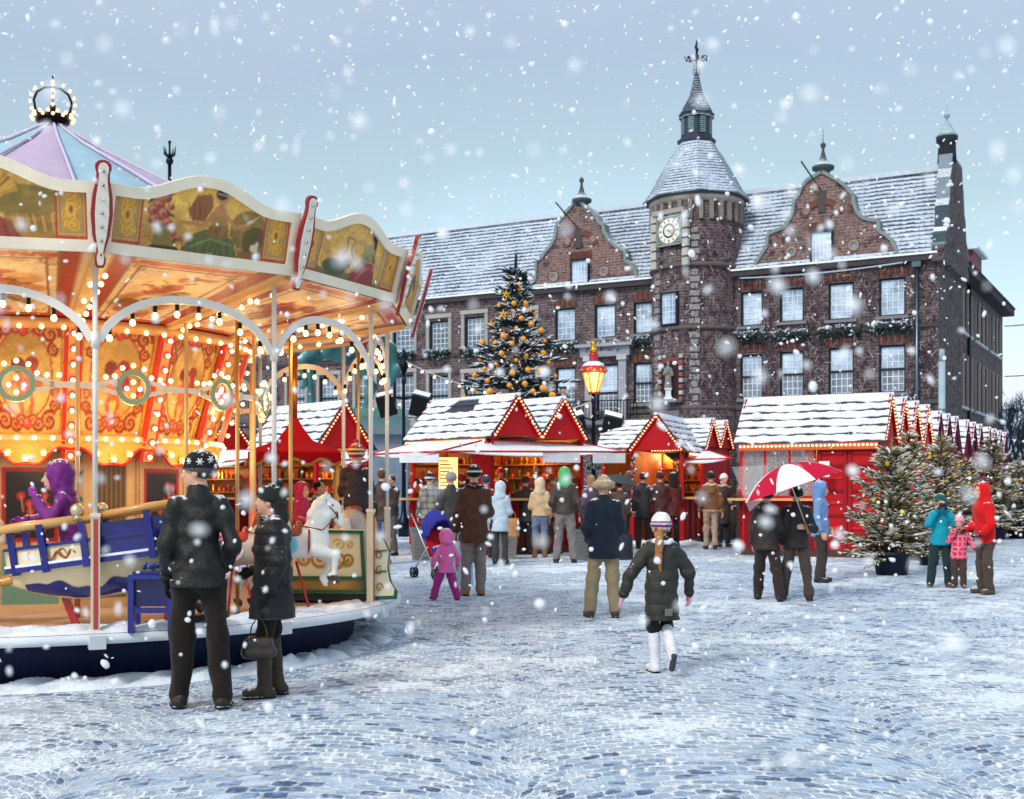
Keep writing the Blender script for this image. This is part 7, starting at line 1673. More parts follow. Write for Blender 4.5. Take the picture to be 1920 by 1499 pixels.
    if not (hat == 'hood' and abs(abs(yaw + head) % 360 - 180) < 50):
        e_ = MB()
        for sx in (-1, 1): e_.ball(H_(sx * .031, -.088, .012), .0125 * hs, (236, 232, 228), 'gloss', 8); e_.ball(H_(sx * .032, -.0975, .012), .006 * hs, (40, 30, 26), 'gloss', 6); e_.tube([H_(sx * .016, -.101, .032), H_(sx * .032, -.103, .037), H_(sx * .05, -.094, .032)], .004 * hs, hair or (70, 50, 40), 'cloth', 5)
        e_.build('eyes', o)
    if gloves:
        qq = S(); hand(qq, 0, 1.22); hand(qq, 1, 1.22)
        for i in (0, 1): d = np.array(ha[i]) - np.array(el[i]); d /= np.linalg.norm(d); qq.rc(tuple(np.array(ha[i]) - d * .05), ha[i], .042, .034)
        V, Fq = qq.mesh(vox, .012); np_mesh('gloves', V, Fq, gloves, 'cloth', o)
    # --- trousers
    if legs:
        q = S(); q.el((0, .005, .93), (.15 * min(tw, 1.1), .118, .13)); tr_ = .090 * tw
        for i in (0, 1): a = np.array(ank[i]); k = np.array(knee[i]); b_ = a + (k - a) * (.02 if not boots else min(.85, boots / .42)); q.chain([hipj[i], knee[i], tuple(b_)], [tr_, .072 * tw, (.066 if not boots else .058) * tw])
        V, Fq = q.mesh(vox, .04, noise=(.015, 20, seed), cuts=[((0, 0, jl + .05), (0, 0, 1))] if not sit else ()); np_mesh('trousers', V, Fq, tc, tmat, o)
        for i in (0, 1):
            a = np.array(ank[i]); t_ = np.array(toe[i]); q = S()
            if lf[i][2] > .12 and not sit: q.chain([tuple(a + np.array([0, .04, 0])), tuple(a + np.array([0, .05, -.06])), tuple(t_ + np.array([0, .02, -.05]))], [.05, .045, .042]); cut = []
            elif sit: q.chain([tuple(a), tuple(a + np.array([0, .01, -.05])), tuple(t_)], [.05, .045, .04]); cut = []
            else: q.rc((a[0], a[1] + .045, a[2] - .045), tuple(t_ + np.array([0, .02, .012])), .048, .042, (1, 1, 1)).rc(tuple(a), (a[0], a[1] + .02, a[2] - .05), .052, .05); cut = [((0, 0, lf[i][2]), (0, 0, -1))]
            if boots: k = np.array(knee[i]); top = a + (k - a) * min(1, boots / .42); q.rc(tuple(a + np.array([0, 0, -.02])), tuple(top), .056, .070)
            V, Fq = q.mesh(vox, .03, cuts=cut, noise=(.004, 40, seed + 3)); so = np_mesh('boot' if boots else 'shoe', V, Fq, sc_, 'coat', o)
            if lf[i][2] > .12 and not sit: q = S(); q.chain([tuple(a + np.array([0, .085, -.05])), tuple(t_ + np.array([0, .058, -.05]))], [.036, .036]); V, Fq = q.mesh(vox, .02); np_mesh('sole', V, Fq, (66, 70, 78), 'cloth', so)
            if not sit and lf[i][2] <= .12:
                q = S(); q.rc((a[0], a[1] + .045, .0), tuple(t_ + np.array([0, .02, 0]) - np.array([0, 0, t_[2]])), .053, .047); V, Fq = q.mesh(vox, .02, cuts=[((0, 0, lf[i][2] + .022), (0, 0, 1)), ((0, 0, lf[i][2]), (0, 0, -1))]); V[:, 2] += 0; 
                if len(V): np_mesh('sole', V, Fq, (24, 22, 22), 'cloth', so)
    # --- jacket or coat
    q = S(); w = .96 + .55 * (bulk - 1); jb = jl
    q.rc(q2(0, .0, 1.02), q2(0, .0, 1.32), .150 * w, .158 * w, (1, .76, 1)).rc(q2(-.11, .01, 1.385), q2(.11, .01, 1.385), .072 * w)
    if not sit: q.rc(q2(0, .0, 1.02), (0, .005, jb - .02), .155 * w, max((.172 + skirt) * w, .098 + .09 * tw), (1, .80, 1))
    else: q.rc(q2(0, .0, 1.02), (0, .0, hip + .02), .16 * w, .17 * w, (1, .82, 1))
    for i in (0, 1): d = np.array(ha[i]) - np.array(el[i]); q.chain([sh[i], el[i], tuple(np.array(ha[i]) - d * .08)], [.066 * w, .056 * w, .047 * w])
    q.rc(q2(0, .015, 1.43), q2(0, .012, 1.505), .082 * w ** .5, .076 * w ** .5)
    cuts = [((0, 0, jb), (0, 0, -1)), (q2(0, 0, 1.53), (0, -.25, 1))]
    ns = (.0125 * w, 21, seed + 10) + ((quilt[0], quilt[1]) if quilt else ())
    V, Fq = q.mesh(vox, .045, cuts=cuts, noise=ns)
    if plaid: 
        f1 = ((np.sin(V[:, 0] * 52 + V[:, 1] * 30) > .72) | (np.sin(V[:, 2] * 50) > .72)).astype(float)[:, None]; f2 = ((np.sin(V[:, 0] * 52 + V[:, 1] * 30) > .2) & (np.sin(V[:, 2] * 50) > .2)).astype(float)[:, None]; cc = lin(jc) * (1 - f1) + lin(plaid) * f1; cc = cc * (1 - .25 * f2)
    elif jcol_fn is not None: cc = jcol_fn(V)
    else: cc = jc
    jo = np_mesh('jacket', V, Fq, cc, jmat, o)
    dt = MB()                                                                        # cuffs, hem, pocket seams
    for i in (0, 1): d = (np.array(ha[i]) - np.array(el[i])); e0 = np.array(ha[i]) - d * .14; e1 = np.array(ha[i]) - d * .02; dt.tube([tuple(e0), tuple(e1)], [.054 * w, .050 * w], tuple(int(v * .82) for v in jc), jmat, 12)
    dt.build('cuffs', jo)
    if collar:
        q = S(); 
        for k in range(14): a = 6.283 * k / 14; q.el(q2(.088 * w * math.cos(a), .01 + .085 * math.sin(a), 1.475 + .012 * math.sin(3 * a)), (.036, .036, .03))
        V, Fq = q.mesh(max(vox, .012), .03, noise=(.010, 90, seed)); np_mesh('collar', V, Fq, collar, 'cloth', jo)
    # --- hair and hat
    if hair and hat not in ('hood',):
        q = S(); q.el(H_(0, .028, .05), HR(.088, .098, .095), M); 
        if hairl: q.chain([H_(0, .085, .0), H_(0, .12, -.12), H_(0, .10, -.12 - hairl)], [.07, .06, .02], (1.3, .8, 1))
        V, Fq = q.mesh(max(vox * .8, .008), .03, noise=(.006, 75, seed), cuts=[(H_(0, -.03, .0), tuple(M @ np.array([0, -1., -.45]))), (H_(0, .0, -.06 - hairl * 1.5), tuple(M @ np.array([0, .0, -1.])))]); np_mesh('hair', V, Fq, hair, 'cloth', o)
    if hat == 'beanie' or hat == 'fur':
        q = S(); q.el(H_(0, .015, .055), HR(.096, .115, .108), M)
        fat = .02 if hat == 'fur' else .0
        for k in range(18): a = 6.283 * k / 18; q.el(H_((.084 + fat) * math.cos(a), .012 + (.102 + fat) * math.sin(a), .035 + .012 * math.sin(a)), HR(.02 + fat, .02 + fat, .028 + fat))
        V, Fq = q.mesh(max(vox * .8, .008), .02, noise=(.004 + fat * .3, 70, seed), cuts=[(H_(0, 0, .005 - fat), tuple(M @ np.array([0, -.25, -1.])))])
        cc = np.tile(lin(hc), (len(V), 1)); lz = ((V - hc0) @ M / hs)[:, 2]
        if hatstripe:
            for z0, z1, col in hatstripe: cc[(lz > z0) & (lz < z1)] = lin(col)
        ho = np_mesh('hat', V, Fq, cc, 'cloth', o)
    elif hat == 'hood':
        q = S(); q.el(H_(0, .025, .045), HR(.118, .135, .128), M).rc(H_(0, .05, -.06), q2(0, .05, 1.46), .11 * hs, .09).rc(q2(-.06, .02, 1.46), q2(.06, .02, 1.46), .08)
        fy_ = -.055 - hood_front
        V, Fq = q.mesh(vox, .05, noise=(.011, 30, seed), cuts=[(H_(0, fy_, .04), tuple(M @ np.array([0, -1., -.12])))], subs=[(H_(0, -.10, .005), HR(.078, .13, .108))]); ho = np_mesh('hood', V, Fq, hc, jmat if hc == jc else 'cloth', o)
    return o, H_, (el, ha), s
def P3(o, p):                                                      # a point of a person's own frame in world space
    return Matrix.Translation(o.location) @ Matrix.Rotation(o.rotation_euler.z, 4, 'Z') @ (Vector(p) * o.scale[0])

BLK, DK = (22, 21, 20), (44, 42, 40)
# 1 the man in black by the carousel
m1, H_, A_, s1 = person('man in black jacket and trousers with snowflake beanie, standing before the carousel', 372, 1328, 845, yaw=193, jc=BLK, tc=(33, 28, 24), sc_=(40, 33, 26), jl=.84, bulk=1.02, tw=1.08, hat='beanie', hc=(28, 28, 30), arms=('pocket', 'down'), stance={'R': (-.16, .02, 0), 'L': (.13, -.05, 0)}, head=66, gloves=(26, 24, 24), seed=4, hair=(60, 52, 46), hatstripe=((-.03, .03, (84, 84, 86)),), vox=.0085)
sf = MB()
for (a, z, r) in ((100, .075, .03), (150, .085, .032), (60, .09, .026), (120, .115, .022), (20, .075, .026), (180, .06, .024), (80, .045, .018), (-20, .08, .022)):
    for k in range(3):
        b_ = k * math.pi / 3; c_ = np.array([.100 * math.cos(R(a)), .015 + .118 * math.sin(R(a)), z]); sh_ = math.sqrt(max(.1, 1 - ((z - .055) / .112) ** 2)); c_[:2] *= sh_ * 1.03; tg = np.array([-math.sin(R(a)), math.cos(R(a)), 0]) * math.cos(b_) * r + np.array([0, 0, 1]) * math.sin(b_) * r; sf.tube([H_(*(c_ - tg)), H_(*(c_ * [1.02, 1.02, 1])), H_(*(c_ + tg))], .0045, (226, 226, 230), 'cloth', 4)
sf.build('snowflake_pattern', m1)
# 2 the woman in the quilted black coat with boots and handbag
w1, H_, A_, s1 = person('woman in shiny black quilted coat and tall brown boots, facing left with a handbag', 511, 1306, 908, yaw=-82, jc=(24, 23, 22), tc=(30, 27, 25), sc_=(52, 42, 30), jl=.66, bulk=1.55, tw=.95, hat='beanie', hc=(34, 38, 36), arms=(((.25, .04, 1.13), (.16, -.16, 1.05)), ((.26, .05, 1.13), (.235, -.03, .88))), stance={'R': (-.09, .04, 0), 'L': (.09, -.06, 0)}, head=-12, tilt=-8, gloves=(28, 26, 26), quilt=(.085, .010), boots=.40, seed=6, hair=(36, 38, 36), hairl=.07, collar=(36, 38, 36), vox=.0085, skirt=.02)
pm = MB(); pm.ball(H_(0, .06, .17), .035, (38, 42, 40), 'cloth', 8); pm.build('bobble', w1)
hp = P3(w1, (.25, -.10, .50)); hb = thing('handbag', 'dark leather handbag hanging from the hand of the woman in the quilted coat', 'handbag', hp, R(-82))
q = S(); q.rc((-.02, -.07, -.02), (-.02, .07, -.02), .055).rc((-.02, -.09, -.10), (-.02, .09, -.10), .065, .065, (.7, 1, 1)); V, Fq = q.mesh(.009, .03, noise=(.004, 40, 2)); np_mesh('bag', V, Fq, (50, 42, 34), 'gloss', hb)
b = MB(); b.tube([(-.02, -.08, .0), (-.03, -.06, .12), (-.03, 0, .22), (-.03, .06, .12), (-.02, .08, 0)], .007, (46, 38, 30), 'gloss', 6, False); b.ball((-.07, 0, -.01), .012, (190, 170, 110), 'metal', 6); b.build('strap', hb); hb.scale = (.82,) * 3
# riders on the carousel
bp = at(140, 922, 9.72); person('child in purple hooded snowsuit leaning on the golden rail of the boat', 0, 0, h=1.30, legs=False, pos=(bp.x, bp.y, .42 + .46 - .93 * 1.30 / 1.78 + .22), yaw=-80, jc=(112, 26, 118), tc=(70, 20, 60), sc_=(40, 26, 34), hat='hood', hc=(112, 26, 118), arms=(((.25, -.18, 1.22), (.22, -.50, 1.16)), ((.26, -.16, 1.16), (.12, -.26, 1.42))), sit=True, bulk=1.15, gloves=(132, 44, 136), head=0, headscale=1.22, lean=.25, seed=8, vox=.012, hood_front=.015)
kp = at(668, 922, 12.86); kr, H_, A_, s1 = person('child in dark jacket and striped bobble hat riding the dappled horse', 0, 0, h=1.32, pos=(kp.x, kp.y, .52 + .50 * 1.55 - .85 * 1.32 / 1.78), yaw=175, jc=(38, 30, 36), tc=(60, 40, 34), hat='beanie', hc=(196, 120, 70), arms=('front', 'front'), sit=True, bulk=1.2, seed=9, headscale=1.2, collar=(120, 24, 60), hatstripe=((-.05, .02, (150, 40, 60)), (.02, .045, (222, 200, 170)), (.045, .07, (90, 50, 40)), (.07, .095, (220, 180, 120)), (.095, .12, (160, 60, 60))), vox=.013)
b = MB(); b.ball(H_(0, .01, .18), .035, (190, 40, 80), 'cloth', 8); b.build('bobble', kr)
pp = at(566, 922, 14.4); person('person in raspberry pink hooded jacket on the far side of the carousel', 0, 0, h=1.18, pos=(pp.x, pp.y, DZ), yaw=60, jc=(176, 30, 72), tc=(60, 40, 50), hat='hood', hc=(190, 44, 96), arms=('front', 'front'), bulk=1.15, seed=10, headscale=1.1)
pp = at(598, 922, 15.2); person('dark haired person with pale scarf behind the raspberry pink hood', 0, 0, h=1.22, pos=(pp.x, pp.y, DZ), yaw=80, jc=(70, 50, 46), tc=(50, 44, 44), hat=None, hair=(34, 26, 24), collar=(206, 186, 160), arms=('front', 'down'), seed=11)
# people at the booths
person('man in dark jacket eating beside the right edge of the carousel', 734, 1042, 890, yaw=-40, jc=(40, 42, 44), tc=(86, 82, 80), hat=None, hair=(70, 56, 48), arms=('hold', 'mouth'), bulk=1.15, seed=12, jl=.86)
person('person in brown jacket and jeans stepping behind the carousel poles', 716, 1058, 878, yaw=160, jc=(70, 50, 42), tc=(110, 120, 146), sc_=(150, 44, 40), hat=None, hair=(96, 66, 48), arms=('front', 'down'), bulk=1.2, seed=13, stance={'R': (-.12, .12, 0), 'L': (.1, -.14, 0)})
person('man in light plaid jacket and striped navy beanie at the left awning', 806, 1048, 886, yaw=200, jc=(150, 146, 136), plaid=(110, 106, 100), tc=(104, 104, 104), hat='beanie', hc=(30, 34, 50), hatstripe=((.02, .035, (220, 220, 224)), (.05, .06, (220, 220, 224))), arms=('front', 'down'), bulk=1.3, jl=.82, seed=14, jmat='cloth', head=-15)
person('person in dark jacket and grey knit cap holding the buggy', 846, 1068, 884, yaw=195, jc=(52, 50, 46), tc=(58, 56, 58), hat='beanie', hc=(140, 140, 138), arms=('hold', 'low'), bulk=1.2, seed=15)
person('tall man in brown coat and grey trousers, seen from behind, between buggy and toddler', 889, 1117, 872, yaw=186, jc=(82, 56, 46), tc=(128, 122, 118), sc_=(140, 92, 48), hat='beanie', hc=(26, 26, 28), hatstripe=((.05, .075, (190, 190, 190)),), arms=('front', 'low'), bulk=1.25, tw=1.05, jl=.72, collar=(44, 34, 30), seed=16, jmat='cloth', stance={'R': (-.09, -.02, 0), 'L': (.12, .02, 0)})
person('toddler in pink snowsuit and hood walking left', 836, 1126, 999, yaw=-150, jc=(222, 112, 176), tc=(160, 50, 130), sc_=(76, 52, 44), jl=.72, bulk=1.5, tw=1.5, hat='hood', hc=(226, 118, 184), arms=(((.34, .04, 1.12), (.38, -.05, .90)), ((.34, .03, 1.12), (.36, -.05, .92))), stance={'R': (-.28, .10, .0), 'L': (.28, -.14, .02)}, headscale=1.6, seed=17, jmat='cloth')
person('woman in pale blue hooded coat carrying a tan bag at the counter', 938, 1058, 903, yaw=172, jc=(178, 196, 206), tc=(64, 62, 64), hat='hood', hc=(188, 204, 212), arms=('front', 'low'), bulk=1.05, jl=.70, seed=18, skirt=.03)
person('vendor in red coat with red hat behind the corner booth counter', 938, 1010, pos=tuple(at(938, 922, 27.3) - Vector((0, 0, EYE - .42))), h=1.62, yaw=10, jc=(150, 20, 32), tc=(50, 40, 40), hat='beanie', hc=(170, 20, 34), arms=('front', 'hold'), bulk=1.1, seed=19)
person('vendor in brown apron and red scarf serving at the right of the corner booth', 1006, 1010, pos=tuple(at(1006, 922, 27.6) - Vector((0, 0, EYE - .44))), h=1.68, yaw=-20, jc=(130, 34, 36), tc=(50, 40, 40), hat=None, hair=(40, 28, 24), collar=(196, 150, 110), arms=('hold', 'front'), bulk=1.1, seed=20)
person('person in dark red coat and navy cap waiting at the counter', 911, 1046, 891, yaw=175, jc=(140, 26, 36), tc=(54, 50, 52), hat='beanie', hc=(60, 66, 84), arms=('front', 'front'), seed=21, bulk=1.1)
person('woman in beige hooded jacket and jeans at the counter', 1012, 1046, 896, yaw=176, jc=(202, 172, 134), tc=(112, 124, 152), sc_=(120, 92, 70), hat='hood', hc=(216, 190, 156), arms=('down', 'front'), bulk=1.12, jl=.92, tw=1.05, seed=22, jmat='cloth', boots=.3)
person('man in dark brown jacket with bright green hood and grey trousers', 1059, 1056, 877, yaw=180, jc=(62, 54, 46), tc=(122, 116, 114), sc_=(34, 32, 32), hat='hood', hc=(66, 170, 92), arms=('pocket', 'pocket'), bulk=1.25, jl=.92, tw=1.1, seed=23, stance={'R': (-.17, -.02, 0), 'L': (.15, 0, 0)})
person('red haired person in orange brown coat behind the green hood', 1036, 1040, 886, yaw=150, jc=(150, 66, 44), tc=(60, 50, 50), hat=None, hair=(150, 70, 40), arms=('front', 'down'), seed=24)
person('blond person in dark coat standing beyond the man in navy', 1108, 1046, 890, yaw=200, jc=(84, 62, 76), tc=(70, 66, 70), hat=None, hair=(150, 104, 72), hairl=.05, arms=('front', 'down'), bulk=1.15, seed=25)
person('man in long navy coat, fur hat and beige trousers standing alone', 1132, 1158, 892, yaw=183, jc=(24, 34, 48), tc=(142, 130, 104), sc_=(62, 52, 44), hat='fur', hc=(166, 146, 118), arms=('front', 'pocket'), bulk=1.28, jl=.74, tw=1.12, seed=26, jmat='cloth', stance={'R': (-.14, 0, 0), 'L': (.17, -.04, 0)})
um_p, *_ = person('person in dark clothes under the grey umbrella', 1162, 1040, 900, yaw=160, jc=(66, 50, 46), tc=(50, 44, 44), hat=None, hair=(60, 44, 38), arms=('front', 'hold'), bulk=1.2, seed=27)
person('person in dark maroon coat inside the single gabled booth', 1238, 1030, 884, yaw=185, jc=(74, 36, 36), tc=(48, 40, 42), hat='beanie', hc=(96, 30, 34), arms=('front', 'front'), bulk=1.3, jl=.6, seed=28)
for i, (px, fy, hy, jc_, hc_, ht, yw, lb) in enumerate(((1206, 1030, 886, (40, 38, 42), (60, 30, 40), 'beanie', 170, 'person in black coat and plum cap at the crossed leg table'), (1262, 1026, 886, (96, 40, 40), (40, 34, 34), 'hood', 200, 'person in dull red coat with black hood by the far post of the open booth'),
        (985, 1040, 892, (58, 62, 54), (70, 60, 50), 'beanie', 165, 'person in olive coat between the pale blue coat and the beige hood'), (866, 1040, 888, (46, 44, 50), (110, 40, 40), 'beanie', 190, 'person in dark coat and rust red cap in front of the menu panel'), (1290, 1012, 890, (70, 60, 66), (130, 110, 100), 'beanie', 185, 'person in mauve grey coat under the farther booth awning'), (1180, 1020, 884, (54, 46, 44), (90, 80, 70), 'hood', 150, 'person in brown hooded coat right of the grey umbrella'))):
    person(lb, px, fy, hy, yaw=yw, jc=jc_, tc=(50, 46, 48), hat=ht, hc=hc_, arms=('front', 'down'), bulk=1.2, jl=.72, seed=60 + i)
# girl walking away
gr, H_, A_, s1 = person('girl in dark olive padded coat and knit hat walking away with one white boot lifted', 1240, 1262, 966, yaw=188, jc=(44, 44, 38), tc=(26, 26, 30), sc_=(214, 216, 222), jl=.60, bulk=1.32, tw=.98, hat='beanie', hc=(226, 214, 208), arms=(((.33, -.02, 1.13), (.36, -.1, .88)), ((.37, .06, 1.14), (.46, .02, .87))), stance={'R': (-.04, .30, .20), 'L': (.06, -.05, 0)}, gloves=(214, 150, 180), quilt=(.13, .012), collar=(222, 222, 222), boots=.34, headscale=1.18, seed=29, hatstripe=((-.05, .0, (196, 160, 190)), (.015, .04, (92, 62, 110)), (.04, .055, (210, 190, 200)), (.055, .075, (110, 76, 124))), vox=.0105, hair=(150, 104, 60))
q = S(); q.chain([H_(.035, .10, -.02), H_(.055, .15, -.12), H_(.065, .16, -.26), H_(.04, .14, -.40)], [.04, .045, .036, .012]); V, Fq = q.mesh(.010, .02, noise=(.007, 80, 3)); np_mesh('ponytail', V, Fq, (156, 108, 62), 'cloth', gr)
b = MB(); b.box((-.03, .20, .70), (.085, .012, .075), (110, 108, 92), 'cloth'); b.build('coat_patch', gr)
# sheepskin man, woman in white hat
person('man in brown sheepskin jacket with pale cuffs walking away', 1333, 1031, 884, yaw=176, jc=(112, 78, 54), tc=(168, 150, 128), sc_=(54, 44, 38), hat='beanie', hc=(40, 36, 36), arms=('low', 'low'), bulk=1.28, jl=.86, collar=(206, 182, 150), seed=30, stance={'R': (-.08, .1, .02), 'L': (.1, -.1, 0)}, jcol_fn=lambda V: np.where((V[:, 2:3] < .90), lin((206, 184, 154)), lin((112, 78, 54))))
person('woman in white knit hat and dark coat walking towards the camera with a black bag', 1357, 1026, 888, yaw=15, jc=(54, 48, 50), tc=(44, 42, 44), hat='beanie', hc=(226, 220, 220), arms=('low', 'front'), bulk=1.15, jl=.55, seed=31, skirt=.03, hair=(120, 90, 70), collar=(206, 180, 184))
person('person in dark brown clothes half hidden by the plastic sheet', 1392, 1030, 905, yaw=-60, jc=(62, 52, 48), tc=(60, 54, 52), hat='hood', hc=(120, 100, 92), arms=('front', 'low'), bulk=1.2, seed=32)
# couple below the red and white umbrella, person in blue
c1, *_ = person('person in dark jacket walking left of the pair below the red and white umbrella', 1438, 1126, 915, yaw=168, jc=(44, 38, 36), tc=(52, 42, 42), hat='beanie', hc=(36, 32, 32), arms=('front', 'down'), bulk=1.32, jl=.80, tw=1.15, seed=33, stance={'R': (-.2, .16, 0), 'L': (.14, -.16, 0)})
c2, Hc, Ac, sc2 = person('person in dark jacket holding up the red and white umbrella', 1494, 1126, 912, yaw=172, jc=(38, 34, 33), tc=(70, 62, 58), hat='beanie', hc=(30, 28, 28), arms=(((.26, .06, 1.12), (.12, .19, 1.14)), 'down'), bulk=1.25, jl=.82, tw=1.1, seed=34, stance={'R': (-.18, .1, 0), 'L': (.2, -.12, 0)})
person('person in light blue jacket with strap standing beside the red booth doors', 1538, 1092, 903, yaw=65, jc=(112, 146, 190), tc=(66, 56, 52), sc_=(40, 36, 36), hat='hood', hc=(100, 140, 190), arms=('down', 'pocket'), bulk=1.15, jl=.80, tw=1.1, seed=35, jmat='cloth', head=20, extra=1)
# family by the spruces
fc, H_, A_, s1 = person('child in turquoise jacket taking a photo beside the little girl in pink', 1764, 1101, 927, yaw=-12, jc=(22, 150, 170), tc=(34, 54, 58), sc_=(90, 80, 70), hat='beanie', hc=(28, 84, 88), arms=('camera', 'camera'), bulk=1.22, jl=.80, tw=1.15, seed=36, gloves=(30, 40, 60), headscale=1.1, jmat='cloth', stance={'R': (-.2, -.02, 0), 'L': (.13, .02, 0)})
cm_p = P3(fc, (0, -.275, 1.57)); cam_o = thing('camera', 'small dark camera held up by the child in turquoise', 'camera', cm_p, R(-12)); b = MB(); b.box((0, 0, 0), (.10, .035, .065), (24, 26, 34), 'gloss'); b.build('camera_body', cam_o); b = MB(); b.cyl((0, -.015, 0), (0, -.05, 0), .024, (40, 44, 56), 'metal', 12); b.build('lens', cam_o)
person('little girl in pink checked jacket and pale pink hat with hand at her mouth', 1798, 1103, 969, yaw=-25, jc=(212, 50, 84), plaid=(238, 150, 170), tc=(76, 58, 52), sc_=(110, 84, 66), hat='beanie', hc=(236, 156, 170), arms=('mouth', ((.30, .02, 1.13), (.40, -.06, .98))), bulk=1.35, jl=.72, tw=1.2, seed=37, headscale=1.35, jmat='cloth', gloves=(190, 40, 70))
person('person in bright red hooded jacket standing behind the little girl', 1848, 1114, 905, yaw=-78, jc=(206, 22, 26), tc=(76, 64, 56), sc_=(84, 66, 50), hat='hood', hc=(214, 24, 28), arms=('hold', ((.26, -.05, 1.12), (.22, -.22, .95))), bulk=1.22, jl=.80, tw=1.05, seed=38, jmat='cloth', hood_front=.03, lean=.10, gloves=(60, 30, 30))
person('distant person in red coat at the right edge behind the spruces', 1896, 1000, 868, yaw=200, jc=(180, 40, 44), tc=(50, 50, 60), hat=None, hair=(60, 50, 44), seed=39)
person('distant person in dark coat walking beyond the spruces at the right edge', 1915, 1000, 880, yaw=170, jc=(40, 48, 66), tc=(40, 44, 54), hat='beanie', hc=(40, 40, 50), seed=40)

# ---------------------------------------------------------------- things carried and pushed
def umbrella(tip, grip, r, label, cols, tiltax=(0, 0), seedrot=0.0, closed_h=.36):
    tip, grip = Vector(tip), Vector(grip); d = (grip - tip).normalized(); o = thing('umbrella', label, 'umbrella', tip); zq = Vector((0, 0, -1)).rotation_difference(d).to_matrix(); cn = MB(); rb = MB(); n_ = 8
    for k in range(n_):
        vs = []; m_ = 6
        for i in range(m_ + 1):
            t_ = i / m_
            for j in range(m_ + 1):
                a = seedrot + (k + j / m_) * 2 * math.pi / n_; rr = r * t_ * (1 - .055 * math.sin(math.pi * j / m_) * t_); vs.append(zq @ Vector((rr * math.cos(a), rr * math.sin(a), -closed_h * (t_ ** 2.1) - .035 * math.sin(math.pi * j / m_) * 0)))
        fs = [(i * (m_ + 1) + j, (i + 1) * (m_ + 1) + j, (i + 1) * (m_ + 1) + j + 1, i * (m_ + 1) + j + 1) for i in range(m_) for j in range(m_)]
        cn.add(vs, fs, cols[k % len(cols)], 'fabric', True); a = seedrot + k * 2 * math.pi / n_; rb.tube([zq @ Vector((r * t_ * math.cos(a), r * t_ * math.sin(a), -closed_h * t_ ** 2.1 - .008)) for t_ in (.02, .3, .6, .85, 1.02)], .004, (180, 180, 184), 'metal', 5)
    cn.build('canopy', o); rb.build('ribs', o); b = MB(); b.tube([zq @ Vector((0, 0, .05)), Vector((0, 0, 0)), grip - tip], [.006, .008, .009], (196, 186, 170), 'metal', 7); b.build('shaft', o); b = MB(); b.tube([grip - tip - d * .05, grip - tip + d * .08], .016, (150, 110, 70), 'wood', 8); b.build('handle', o); return o
gp = P3(c2, Ac[1][0]) + Vector((0, -.05, 0)); umbrella(at(1470, 872, gp.y + .05), gp, .66, 'red and white panelled umbrella carried over the walking pair', ((190, 20, 56), (228, 226, 228)), seedrot=.25, closed_h=.30)
gp = P3(um_p, (.2, -.24, 1.04)); umbrella(at(1163, 890, gp.y), gp, .45, 'dark grey umbrella behind the man in the navy coat', ((70, 72, 72),), seedrot=.1, closed_h=.2)
# shopping bags
def bag(p, w, h, d, label, col, cat='shopping bag', name='shopping_bag', rot=0):
    o = thing(name, label, cat, p, R(rot)); V = []; nx, nz_ = 9, 9; g = np.random.default_rng(int(abs(p[0] * 100)) + 1); m_ = MB(); grid = {}
    for sd in (-1, 1):
        for i in range(nx + 1):
            for j in range(nz_ + 1):
                u, v = i / nx - .5, j / nz_; th = d / 2 * (1 - (2 * u) ** 4) * (1 - .75 * v ** 2) + .004; grid[(sd, i, j)] = (u * w * (1 - .10 * v), sd * th + .012 * math.sin(7 * u + 9 * v + sd), v * h)
    for sd in (-1, 1):
        vs = [grid[(sd, i, j)] for i in range(nx + 1) for j in range(nz_ + 1)]; fs = [(i * (nz_ + 1) + j, (i + 1) * (nz_ + 1) + j, (i + 1) * (nz_ + 1) + j + 1, i * (nz_ + 1) + j + 1) for i in range(nx) for j in range(nz_)]; m_.add(vs, fs if sd < 0 else [f_[::-1] for f_ in fs], col, 'coat', True)
    for i in range(nx): m_.add([grid[(-1, i, 0)], grid[(-1, i + 1, 0)], grid[(1, i + 1, 0)], grid[(1, i, 0)]], [(0, 1, 2, 3)], col, 'coat')
    m_.build('bag', o); b = MB()
    for sd in (-1, 1): b.tube([(-w * .2, sd * .01, h * .97), (-w * .16, sd * .012, h + .10), (0, sd * .012, h + .14), (w * .16, sd * .012, h + .10), (w * .2, sd * .01, h * .97)], .006, col, 'coat', 5, False)
    b.build('strap', o); return o
bag(gpos(868, 1106) + Vector((0, 0, .06)), .30, .52, .16, 'large pale blue carrier bag beside the toddler', (172, 198, 216))
bag(gpos(858, 1102) + Vector((.04, .12, .2)), .24, .46, .14, 'white carrier bag just behind the pale blue one', (206, 212, 216))
bag(gpos(962, 1050) + Vector((0, -.2, .48)), .26, .36, .14, 'tan bag hanging at the side of the pale blue coat', (176, 126, 80), 'bag', 'shoulder_bag')
bag(gpos(1368, 1022) + Vector((0, -.15, .14)), .42, .62, .2, 'big dark bag carried by the woman in the white hat', (40, 36, 40), 'bag', 'carrier_bag')
bag(gpos(1152, 1120) + Vector((.12, -.02, .50)), .26, .34, .14, 'dark shoulder bag at the right side of the man in navy', (26, 32, 44), 'bag', 'shoulder_bag')
